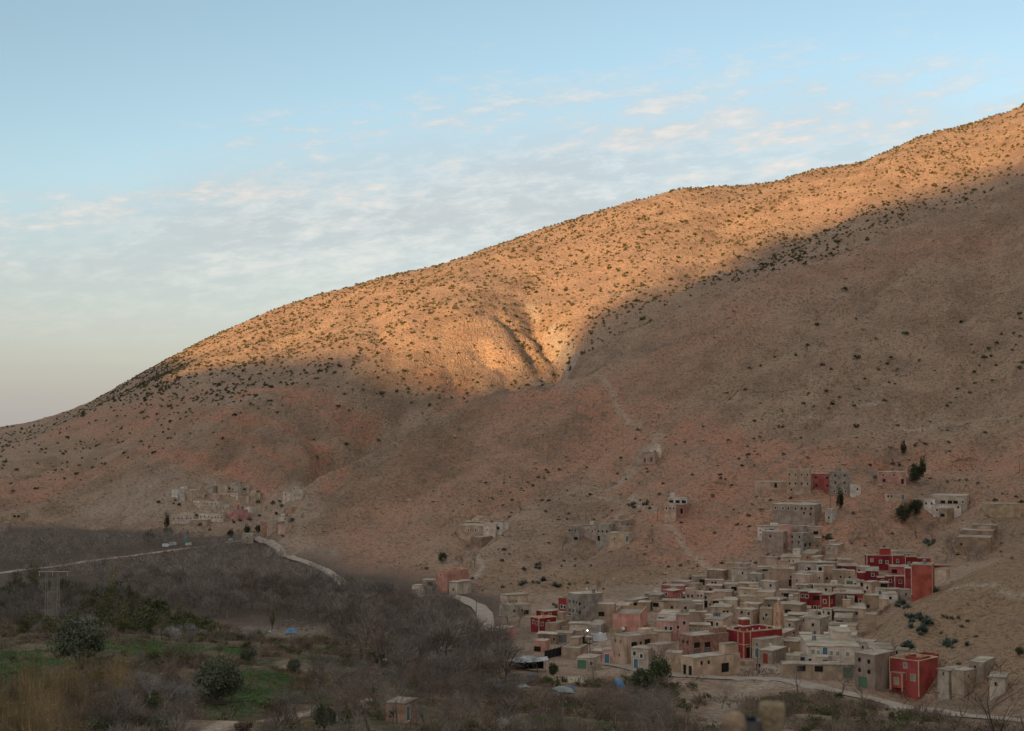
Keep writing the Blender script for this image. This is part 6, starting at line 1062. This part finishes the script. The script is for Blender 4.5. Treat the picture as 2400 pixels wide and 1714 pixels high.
# ------------------------------------------------------------------ yard walls, rubble, dishes, poles
def yard(px0, py0, px1, py1, h, label, mat='mud'):
    a = cast(px0, py0); b = cast(px1, py1); r = empty('yard_wall', a, 0, label, 'wall'); n = max(2, int((b - a).length / 2.2)); rr = random.Random(px0)
    for k in range(n):
        p = a.lerp(b, k / n); q = a.lerp(b, (k + 1) / n); d = q - p; d.z = 0; L = d.length; o = mesh_obj('wall_piece', boxes('wall_piece', [(-L / 2, L / 2 - .015, -.2, .2, -1.2, h * rr.uniform(.8, 1.1))]), M[mat], r); c = (p + q) / 2; o.location = Vector((c.x, c.y, min(ground(p.x, p.y), ground(q.x, q.y)))) - a; o.rotation_euler = (0, 0, math.atan2(d.y, d.x))
for args in ((1300, 1478, 1345, 1482, 1.6, 'low mud wall in front of the dark red house'), (1430, 1488, 1500, 1476, 1.4, 'mud wall climbing left of the low pink house'), (1540, 1528, 1580, 1534, 1.6, 'yard wall right of the tan corner house'), (1800, 1530, 1860, 1500, 1.5, 'wall along the lane climbing from the square'), (1850, 1555, 1850, 1530, 1.4, 'wall at the right side of the square'), (1905, 1475, 1935, 1462, 1.3, 'lane wall below the three-window house'), (2060, 1442, 2082, 1425, 1.3, 'terrace wall at the edge of the near spur'), (1765, 1362, 1800, 1358, 1.6, 'orange mud wall below the grey stone house'), (1630, 1395, 1665, 1392, 1.3, 'low wall in the central rows'), (1600, 1362, 1640, 1352, 1.2, 'low wall behind the rose houses'), (1985, 1205, 2040, 1200, 1.1, 'terrace wall above the tan hut'), (1755, 1268, 1800, 1275, 1.0, 'terrace wall left of the stair house'), (1990, 1270, 2035, 1262, 1.0, 'terrace wall right of the cream hut'), (2210, 1245, 2280, 1262, 1.0, 'terrace wall left of the stepped mud house'), (2230, 1085, 2290, 1078, 1.0, 'upper terrace wall on the right slope'), (1925, 1055, 1990, 1048, .9, 'upper terrace wall above the three blocks'), (1640, 1140, 1700, 1136, .9, 'terrace wall left of the outbuilding'), (1260, 1452, 1290, 1458, 1.3, 'mud wall left of the dark red house'), (1720, 1560, 1770, 1560, 1.2, 'rubble wall in front of the mosque'), (2170, 1642, 2215, 1622, 1.2, 'wall rising right of the big red house')): yard(*args)
def rubble():
    q = np.random.default_rng(300); out = []
    spots = [(1775, 1578, 26, 160), (1700, 1560, 20, 90), (1640, 1590, 14, 50), (1850, 1520, 20, 80), (1900, 1500, 14, 60), (1500, 1470, 26, 90), (1460, 1500, 20, 60), (1690, 1370, 26, 60), (1800, 1390, 30, 80), (1950, 1420, 26, 70), (1560, 1540, 16, 50), (1960, 1500, 16, 60), (2060, 1560, 16, 50), (1340, 1530, 26, 70), (1700, 1640, 26, 120), (1640, 1690, 20, 80), (640, 1480, 50, 220), (720, 1470, 40, 160), (200, 1388, 30, 90), (1330, 800, 8, 0), (1600, 1420, 40, 90), (1800, 1340, 40, 90), (500, 1190, 40, 120), (620, 1190, 40, 120), (1520, 1080, 16, 60), (1580, 1195, 20, 60)]
    for cx, cy, sp, n in spots:
        for _ in range(n):
            p = cast(cx + q.normal() * sp, cy + q.normal() * sp * .25); s = q.uniform(.12, .5); a = rdir(q, 3) * s
            A, B, C = a; c = np.array([p.x, p.y, p.z + s * .25]); T = [c + A, c + B, c + C, c - (A + B + C) * .4]
            for t in ((0, 1, 2), (0, 1, 3), (1, 2, 3), (0, 2, 3)): out.append([T[k] for k in t])
    me = tri_mesh('rubble', np.array(out), 'stone', 3); tag(mesh_obj('rubble', me), 'loose stones and rubble lying between the houses and on the stream bed', 'rubble', kind='stuff')
rubble()
def cyl(name, a, b, ra, rb, mat, parent, seg=8):
    vs = []; tube(vs, a, b, ra, rb, seg); me = tri_mesh(name, vs, mat, 4); o = mesh_obj(name, me); o.parent = parent; return o
POLES = [(1377, 1534, 40, 'leaning wooden pole beside the dark fence'), (1383, 1534, 40, 'second wooden pole of the pair beside the dark fence'), (1389, 1514, 28, 'thin pole in front of the white tent'), (1373, 1222, 24, 'pole above the row house, mid slope'), (1541, 1222, 26, 'pole left of the damaged hillside house'), (1946, 1205, 66, 'tall pole in front of the faded red block'), (2270, 1316, 46, 'pole left of the stepped mud house'), (1564, 1600, 60, 'pole beside the dark evergreen tree'), (1228, 1540, 46, 'white pole behind the white marquee'), (1116, 1450, 44, 'pole at the road bend'), (1067, 1400, 36, 'pole right of the salmon roadside house'), (1050, 1385, 36, 'pole in front of the salmon house'), (1776, 1575, 56, 'lattice pole on the square before the mosque'), (2043, 1615, 50, 'pole before the three-storey building'), (1775, 900, 30, 'pale pole high on the slope, left'), (1857, 890, 30, 'pale pole high on the slope, middle'), (2362, 990, 44, 'pale pole on the right slope'), (1112, 1330, 22, 'short pole above the salmon house'), (1108, 1270, 22, 'pole beside the left hillside cluster'), (1320, 1700, 60, 'pale concrete pole at the bottom centre right'), (2390, 1110, 30, 'pole at the right edge')]
for x, y, h, lab in POLES:
    p = cast(x, y); s = h * p.y / FPX; r = empty('utility_pole', p, 0, lab, 'pole'); rr = random.Random(x); lean = rr.uniform(-.02, .02)
    cyl('post', (0, 0, -.6), (lean * s, 0, s), .11, .08, 'palebark' if 'pale' in lab or 'white' in lab else 'bark', r); part('crossarm', [(-.55 + lean * s, .55 + lean * s, -.05, .05, s - .5, s - .4)], 'wood', r)
    for dx in (-.45, .45): part('insulator', [(dx - .05 + lean * s, dx + .05 + lean * s, -.05, .05, s - .398, s - .22)], 'whitemetal', r)
def dish(p, s, lab, rz):
    r = empty('satellite_dish', p, rz, lab, 'dish', 'satellite dishes on the roofs'); bm = bmesh.new(); n, m = 14, 4; rings = []
    for j in range(m + 1):
        t = j / m; rings.append([bm.verts.new((math.cos(a) * .45 * t, -.14 * t * t, .45 * t * math.sin(a))) for a in np.arange(n) * 2 * math.pi / n] if j else [bm.verts.new((0, 0, 0))])
    for j in range(1, m + 1):
        for k in range(n):
            if j == 1: bm.faces.new((rings[0][0], rings[1][k], rings[1][(k + 1) % n]))
            else: bm.faces.new((rings[j - 1][k], rings[j][k], rings[j][(k + 1) % n], rings[j - 1][(k + 1) % n]))
    o = mesh_obj('reflector', bm_mesh('reflector', bm, True), M['whitemetal'], r); o.location = (0, 0, .75); o.rotation_euler = (R(-35), 0, 0); cyl('mast', (0, .05, -.1), (0, .05, .75), .03, .03, 'steel', r, 5); cyl('arm', (0, 0, .5), (0, -.5, .75), .015, .015, 'steel', r, 4); r.scale = (s, s, s)
# dishes stand on roofs: put each on a house found by its label
def roof_of(frag):
    for o in COL.objects:
        if o.parent is None and frag in o.get('label', ''):
            w = next(c for c in o.children if c.name.startswith('wall')); zs_ = [v.co.z for v in w.data.vertices]; xs_ = [v.co.x for v in w.data.vertices]; ys_ = [v.co.y for v in w.data.vertices]; return o, min(xs_), max(ys_), max(zs_)
for j, (frag, fx, fy, lab) in enumerate((('large sandy house with dark top', .9, .3, 'dish on the large sandy front house'), ('cracked mud house', .7, .3, 'big white dish by the cracked mud house'), ('sandy corner house with two white', .2, .5, 'dish on the sandy corner house with two windows'), ('grey-tan house with a red-brown', .5, .3, 'dish on the house with the red-brown door'), ('big grey concrete building', .4, .5, 'dish on the big grey concrete building'), ('three-storey grey-tan', .3, .2, 'dish on the three-storey grey-tan building'), ('set back top storey of the big red', .6, .3, 'dish on the big red roadside house'), ('tall pink house', .5, .3, 'dish on the tall pink house'), ('grey-tan block behind the three', .5, .3, 'dish on the block behind the three-storey building'), ('long cream house with an orange', .3, .3, 'dish on the long cream house'), ('left wing of the double', .5, .4, 'dish on the left wing of the double red house'), ('raw brick building', .3, .5, 'dish on the raw brick building'), ('cream house behind the bare tree', .6, .4, 'dish on the cream corner house'))):
    o, mx, my, mz = roof_of(frag); q = Vector((mx * fx, my * fy, mz + .45)); q.rotate(o.rotation_euler); dish(o.location + q, 1.5 if 'big white' in lab else 1.0, 'white satellite ' + lab, .4 + j * .13)
for j, (frag, fx, fy, lab) in enumerate((('big grey concrete building', .2, .7, 'the big grey concrete building'), ('tan house with a loggia behind', .5, .6, 'the tan loggia house'), ('long whitewashed house with a row', .8, .5, 'the long whitewashed house'), ('grey concrete block with square', .5, .4, 'the grey block on the upper slope'), ('big windowless red block', .4, .4, 'the big windowless red block'), ('raw brick building', .7, .6, 'the raw brick building'))):
    o, mx, my, mz = roof_of(frag); q = Vector((mx * fx, my * fy, mz + .16)); q.rotate(o.rotation_euler); r = empty('water_tank', o.location + q, .3 * j, 'black plastic water tank on the roof of ' + lab if j % 2 else 'grey water tank on the roof of ' + lab, 'tank')
    cyl('barrel', (0, 0, .1), (0, 0, 1.1), .5, .5, 'greydoor' if j % 2 else 'steel', r, 12); cyl('lid', (0, 0, 1.1), (0, 0, 1.28), .5, .12, 'greydoor' if j % 2 else 'steel', r, 12); part('base', [(-.55, .55, -.55, .55, -.3, .1)], 'concrete', r)
# ------------------------------------------------------------------ pylon
def pylon():
    p = cast(122, 1458); s = FPX / p.y; h = 116 / s; gap = 27 / s; M['galv'] = flat('galvanised_steel', (.34, .31, .25), .7, 0.0); r = empty('pylon', p, 0, 'twin legged lattice pylon with one cross beam in the left valley', 'pylon')
    for i, x in enumerate((-gap / 2, gap / 2)):
        w0, w1 = .42, .26; vs = []; n = 7
        for k in range(n):
            a, b = k / n, (k + 1) / n; wa, wb = w0 + (w1 - w0) * a, w0 + (w1 - w0) * b; za, zb = a * h, b * h; ca = [(x - wa, -wa, za), (x + wa, -wa, za), (x + wa, wa, za), (x - wa, wa, za)]; cb = [(x - wb, -wb, zb), (x + wb, -wb, zb), (x + wb, wb, zb), (x - wb, wb, zb)]
            for q in range(4): tube(vs, ca[q], cb[q], .06, .06, 4); (tube(vs, ca[q], cb[(q + 1) % 4], .022, .022, 3) if q % 2 == k % 2 else None)
        o = mesh_obj('lattice_leg', tri_mesh('lattice_leg', vs, 'galv', 4)); o.parent = r; part('footing', [(x - .8, x + .8, -.8, .8, -.8, .4)], 'concrete', r)
    cyl('cross_beam', (-gap * 1.25, 0, h), (gap * 1.45, 0, h), .2, .2, 'galv', r, 4)
    for x in (-gap * 1.15, 0, gap * 1.3): cyl('insulator', (x, 0, h), (x, 0, h - 1.3), .08, .08, 'whitemetal', r, 5)
pylon()
# ------------------------------------------------------------------ tents and tarpaulins
def cloth(name, c): M[name] = plaster(name, tuple(v * .85 for v in c), c, 1.0, .3, .7)
for n_, c_ in (('cloth_white', (.66, .65, .64)), ('cloth_blue', (.13, .25, .40)), ('cloth_grey', (.30, .34, .32)), ('cloth_cream', (.50, .45, .33)), ('cloth_green', (.16, .21, .16)), ('cloth_teal', (.08, .30, .30)), ('cloth_black', (.016, .017, .022)), ('cloth_palegrey', (.45, .46, .46))): cloth(n_, c_)
def tent(x0, x1, yb, hpx, col, lab, rz=.3, kind='ridge', cat='tent', depth=.8):
    p = cast((x0 + x1) / 2, yb); s = FPX / p.y; w = (x1 - x0) / s * .92; h = hpx / s; d = w * depth; r = empty('tent' if cat == 'tent' else 'tarpaulin', p, rz, lab, cat); rr = random.Random(x0); bm = bmesh.new(); nx, ny = 9, 7; V = []
    for i in range(nx + 1):
        row = []
        for j in range(ny + 1):
            u, v = i / nx * 2 - 1, j / ny * 2 - 1
            if kind == 'ridge': z = h * (1 - abs(v)) * (1 - .10 * u * u) + h * .06 * math.sin(u * 5) * (1 - abs(v)); y = v * d / 2
            elif kind == 'dome': z = h * max(0, 1 - u * u * .85) ** .5 * max(0, 1 - v * v * .9) ** .5; y = v * d / 2
            else: z = h * (.75 + .25 * math.cos(u * 2.2) * math.cos(v * 2)) ; y = v * d / 2
            row.append(bm.verts.new((u * w / 2 + rr.uniform(-.05, .05) * w * .4, y + rr.uniform(-.03, .03) * d, max(z + rr.uniform(-.05, .05) * h, 0 if kind != 'flat' else h * .3))))
        V.append(row)
    for i in range(nx):
        for j in range(ny): bm.faces.new((V[i][j], V[i + 1][j], V[i + 1][j + 1], V[i][j + 1]))
    if kind == 'flat' or kind == 'marquee':
        pass
    o = mesh_obj('canvas', bm_mesh('canvas', bm, True), M[col], r)
    if kind == 'ridge':
        bm = bmesh.new()
        for u in (-1, 1): x = u * w * .485; bm.faces.new([bm.verts.new(q) for q in ((x, -d / 2, 0), (x, d / 2, 0), (x, 0, h * .88))])
        mesh_obj('end_flap', bm_mesh('end_flap', bm), M[col], r); part('doorway', [(w * .487, w * .5, -d * .14, d * .14, 0, h * .55)], 'dark', r)
    if kind == 'flat':
        for u in (-.8, 0, .8):
            for v in (-.8, .8): cyl('pole', (u * w / 2, v * d / 2, -.3), (u * w / 2, v * d / 2, h * .8), .06, .05, 'bark', r, 5)
        part('side_sheet', [(-w * .4, w * .4, d * .38, d * .4, 0, h * .7)], 'cloth_black', r)
    return r
tent(1383, 1422, 1501, 20, 'cloth_white', 'large white ridge tent beside the parked van', .35, 'ridge'); tent(1182, 1290, 1571, 33, 'cloth_palegrey', 'long pale marquee roof among bare trees below the village', .1, 'flat', 'marquee', .45)
tent(1192, 1228, 1594, 17, 'cloth_green', 'grey-green tent in front of the marquee', .2); tent(1228, 1262, 1592, 13, 'cloth_blue', 'dark blue tarpaulin right of the grey-green tent', .1, 'dome', 'tarpaulin'); tent(1228, 1285, 1600, 10, 'cloth_black', 'black sheeting below the dark blue tarpaulin', .1, 'dome', 'tarpaulin', .5)
tent(1327, 1368, 1600, 16, 'cloth_cream', 'cream tent between bare bushes below the lone grey-tan house', .25); tent(1434, 1462, 1612, 24, 'cloth_blue', 'blue peaked tent left of the dark evergreen', .7, 'ridge', 'tent', 1.0); tent(1290, 1345, 1624, 15, 'cloth_grey', 'long grey-green tent in the lower camp', .1, 'dome'); tent(1326, 1348, 1618, 11, 'cloth_blue', 'small blue sheet on the end of the long grey-green tent', .3, 'dome', 'tarpaulin'); tent(1284, 1310, 1637, 15, 'cloth_blue', 'small blue tent in front of the long grey-green tent', .5); tent(1244, 1272, 1639, 14, 'cloth_cream', 'pale yellow tent at the lower camp', .2); tent(1138, 1168, 1602, 13, 'cloth_cream', 'cream tent at the left of the camp', .3); tent(1098, 1180, 1612, 8, 'cloth_blue', 'long low blue tarpaulin at the left of the camp', .05, 'dome', 'tarpaulin', .4); tent(1158, 1182, 1622, 9, 'cloth_white', 'small white sheet below the blue tarpaulin', .4, 'dome', 'tarpaulin'); tent(1212, 1240, 1612, 8, 'cloth_palegrey', 'pale grey sheet in the middle of the camp', .4, 'dome', 'tarpaulin')
tent(430, 443, 1270, 8, 'cloth_teal', 'teal tent beside the far road', .2); tent(434, 450, 1278, 7, 'cloth_cream', 'cream tent in front of the teal tent, far road', .1); tent(380, 396, 1281, 8, 'cloth_white', 'white tent at the left of the far road camp', .2); tent(396, 414, 1278, 9, 'cloth_palegrey', 'pale tent right of the white tent, far road camp', .3); tent(535, 548, 1268, 6, 'cloth_palegrey', 'pale sheet near the cream far hut', .1, 'dome', 'tarpaulin')
tent(668, 698, 1486, 14, 'cloth_blue', 'blue shelter under the trees by the stream', .1, 'dome', 'tarpaulin'); tent(628, 636, 1484, 7, 'cloth_white', 'small white bundle by the stream', .1, 'dome', 'tarpaulin'); tent(885, 925, 1556, 12, 'cloth_palegrey', 'pale sheet among the trees at the centre', .1, 'dome', 'tarpaulin', .4); tent(1030, 1062, 1524, 12, 'cloth_palegrey', 'pale tarpaulin near the roadside hut', .3, 'dome', 'tarpaulin')
H('P', 915, 950, 960, 1680, 1697, 20, 'brick', 'n', 'L@.3:.4d R@.2:.2B', 'small red hut with a turquoise door at the bottom centre', 'hut', found=1.5)
# dark shade-net fence, van, lamp
def net_fence():
    a, b = cast(1276, 1546), cast(1376, 1505); r = empty('net_fence', a, 0, 'long black shade net fence climbing to the parked van', 'fence'); n = 13
    for k in range(n):
        p, q = a.lerp(b, k / n), a.lerp(b, (k + 1) / n); d = q - p; d.z = 0; L = d.length; c = (p + q) / 2; z = min(ground(p.x, p.y), ground(q.x, q.y)); o = mesh_obj('panel', boxes('panel', [(-L / 2 + .03, L / 2 - .03, -.02, .02, -.4, 2.1)]), M['cloth_black'], r); o.location = Vector((c.x, c.y, z)) - a; o.rotation_euler = (0, 0, math.atan2(d.y, d.x)); cyl('post', p - a + Vector((0, 0, -.5)), p - a + Vector((0, 0, 2.3)), .06, .05, 'bark', r, 5)
net_fence()
def van():
    p = cast(1375, 1508); r = empty('van', p, R(118), 'small cream van parked between the black fence and the white tent', 'van'); bm = bmesh.new()
    prof = [(-1.9, .35), (1.95, .35), (1.95, .95), (1.75, 1.05), (1.15, 1.85), (-1.8, 1.9), (-1.9, 1.2)]; 
    A = [bm.verts.new((x, -.8, z)) for x, z in prof]; B = [bm.verts.new((x, .8, z)) for x, z in prof]; bm.faces.new(A); bm.faces.new(list(reversed(B)))
    for k in range(len(prof)): bm.faces.new((A[k], A[(k + 1) % len(prof)], B[(k + 1) % len(prof)], B[k]))
    bmesh.ops.bevel(bm, geom=[e for e in bm.edges], offset=.07, segments=2, affect='EDGES'); mesh_obj('body', bm_mesh('body', bm), M['cream'], r)
    part('windscreen', [(1.36, 1.42, -.62, .62, 1.2, 1.65)], 'glass', r).rotation_euler = (0, R(0), 0); part('window', [(-1.4, -.3, -.83, -.8, 1.2, 1.65)], 'glass', r); part('window', [(-.1, .9, -.83, -.8, 1.2, 1.65)], 'glass', r); part('rear_window', [(-1.95, -1.9, -.6, .6, 1.2, 1.65)], 'glass', r); part('bumper', [(1.95, 2.05, -.75, .75, .38, .58)], 'greydoor', r)
    for y in (-.55, .55): part('headlight', [(1.94, 2.0, y - .14, y + .14, .7, .88)], 'whitemetal', r)
    for x in (-1.2, 1.25):
        for y in (-.8, .8): w = cyl('wheel', (x, y - .1, .34), (x, y + .1, .34), .34, .34, 'cloth_black', r, 14)
van()
def lamp():
    p = cast(1377, 1500); r = empty('street_lamp', p, 0, 'lit bulb on a short pole above the black fence', 'lamp'); cyl('pole', (0, 0, -.4), (0, 0, 2.3), .05, .04, 'steel', r, 6); m = bpy.data.materials.new('lit_bulb'); m.use_nodes = True; n = m.node_tree.nodes; n.clear(); e = n.new('ShaderNodeEmission'); o_ = n.new('ShaderNodeOutputMaterial'); e.inputs[0].default_value = (1, .8, .5, 1); e.inputs[1].default_value = 8; m.node_tree.links.new(e.outputs[0], o_.inputs[0]); bm = bmesh.new(); bmesh.ops.create_uvsphere(bm, u_segments=8, v_segments=6, radius=.16); b = mesh_obj('bulb', bm_mesh('bulb', bm, True), m, r); b.location = (0, -.1, 2.45)
lamp()
# ------------------------------------------------------------------ people on the road and the square
def person(px, py, top, legs, lab, rz, step=.12):
    p = cast(px, py); V = [(0, 0, .95), (0, .01, 1.18), (0, .015, 1.38), (0, .01, 1.50), (0, -.01, 1.62), (0, -.02, 1.74)]; E = [(0, 1), (1, 2), (2, 3), (3, 4), (4, 5)]; rad = [(.15, .11), (.14, .1), (.17, .1), (.055, .055), (.085, .1), (.05, .06)]
    for s in (-1, 1):
        i = len(V); V += [(s * .1, 0, .9), (s * .11, s * step, .5), (s * .11, s * step * .6, .09), (s * .12, s * step * .6 - .16, .05)]; E += [(0, i), (i, i + 1), (i + 1, i + 2), (i + 2, i + 3)]; rad += [(.09, .09), (.06, .06), (.045, .045), (.035, .03)]
        i = len(V); V += [(s * .2, .01, 1.38), (s * .25, s * step * -.5, 1.12), (s * .24, s * step * -.8 - .08, .86), (s * .24, s * step * -.8 - .12, .76)]; E += [(2, i), (i, i + 1), (i + 1, i + 2), (i + 2, i + 3)]; rad += [(.06, .06), (.045, .045), (.032, .032), (.04, .025)]
    me = bpy.data.meshes.new('person'); me.from_pydata(V, E, []); o = mesh_obj('person', me); o.location = p; o.rotation_euler = (0, 0, rz); md = o.modifiers.new('skin', 'SKIN'); sv = me.skin_vertices[0].data
    for k, q in enumerate(rad): sv[k].radius = q
    sv[0].use_root = True; sb = o.modifiers.new('sub', 'SUBSURF'); sb.levels = 2; sb.render_levels = 2
    dg = bpy.context.evaluated_depsgraph_get(); nm = bpy.data.meshes.new_from_object(o.evaluated_get(dg)); o.modifiers.clear(); o.data = nm
    nm.materials.clear()
    for m in (top, legs, 'skin', 'cloth_black'): nm.materials.append(M[m])
    for f in nm.polygons:
        c = f.center; f.material_index = 3 if c.z > 1.7 or (c.z > 1.58 and c.y > .03) else 2 if (c.z > 1.5 or (c.z < .88 and abs(c.x) > .19)) else 3 if c.z < .1 else 1 if c.z < .95 else 0
        f.use_smooth = True
    tag(o, lab, 'person')
M['skin'] = flat('skin', (.32, .19, .13), .6); M['cloth_red'] = flat('red_garment', (.38, .06, .05), .8); M['cloth_navy'] = flat('navy_garment', (.05, .06, .10), .8); M['cloth_dark'] = flat('dark_trousers', (.05, .05, .055), .8)
person(1482, 1563, 'cloth_red', 'cloth_dark', 'person in a red top walking on the road before the front row', .5); person(1489, 1565, 'cloth_grey', 'cloth_dark', 'person in grey beside the one in red, front row road', -.4); person(1773, 1572, 'cloth_navy', 'cloth_dark', 'person in navy standing on the square below the mosque', 1.0, .03); person(1780, 1572, 'cloth_black', 'cloth_navy', 'person in black beside the pole on the square', 2.4, .03); person(1378, 1506, 'cloth_dark', 'cloth_dark', 'person in dark clothes behind the parked van', .2, .03)
# ------------------------------------------------------------------ fence posts close to the camera
def near_post(px, pyt, d, prof, mat, lab, name='fence_post', cat='post'):
    u, s = ray(px, pyt); x, z = u * d, s * d; r = empty(name, (x, d, z), 0, lab, cat); bm = bmesh.new(); n = 20; rings = [[bm.verts.new((math.cos(a) * q, math.sin(a) * q, zz)) for a in np.arange(n) * 2 * math.pi / n] for q, zz in prof]
    for j in range(len(rings) - 1):
        for k in range(n): bm.faces.new((rings[j][k], rings[j][(k + 1) % n], rings[j + 1][(k + 1) % n], rings[j + 1][k]))
    bm.faces.new(rings[0]); bm.faces.new(rings[-1]); mesh_obj('shaft', bm_mesh('shaft', bm, True), M[mat], r); return r
M['postwood'] = plaster('weathered_post', (.36, .25, .155), (.48, .35, .225), .06)
near_post(1720, 1668, 6.0, [(.015, 0), (.036, -.008), (.05, -.03), (.054, -.08), (.054, -3.2)], 'postwood', 'rounded blurred wooden post at the bottom edge, left one')
near_post(1809, 1647, 6.0, [(.05, 0), (.054, -.006), (.054, -.05), (.046, -.09), (.034, -.13), (.033, -3.2)], 'postwood', 'flared top blurred wooden post at the bottom edge, right one')
u, s = ray(1775, 1688); r = empty('fence_bracket', (u * 6.05, 6.05, s * 6.05), 0, 'grey metal box between the two blurred posts', 'bracket'); part('plate', [(-.046, .040, -.02, .02, -2.8, 0)], 'greydoor', r); part('cap', [(-.05, -.01, -.024, .024, .001, .014)], 'cloth_black', r)
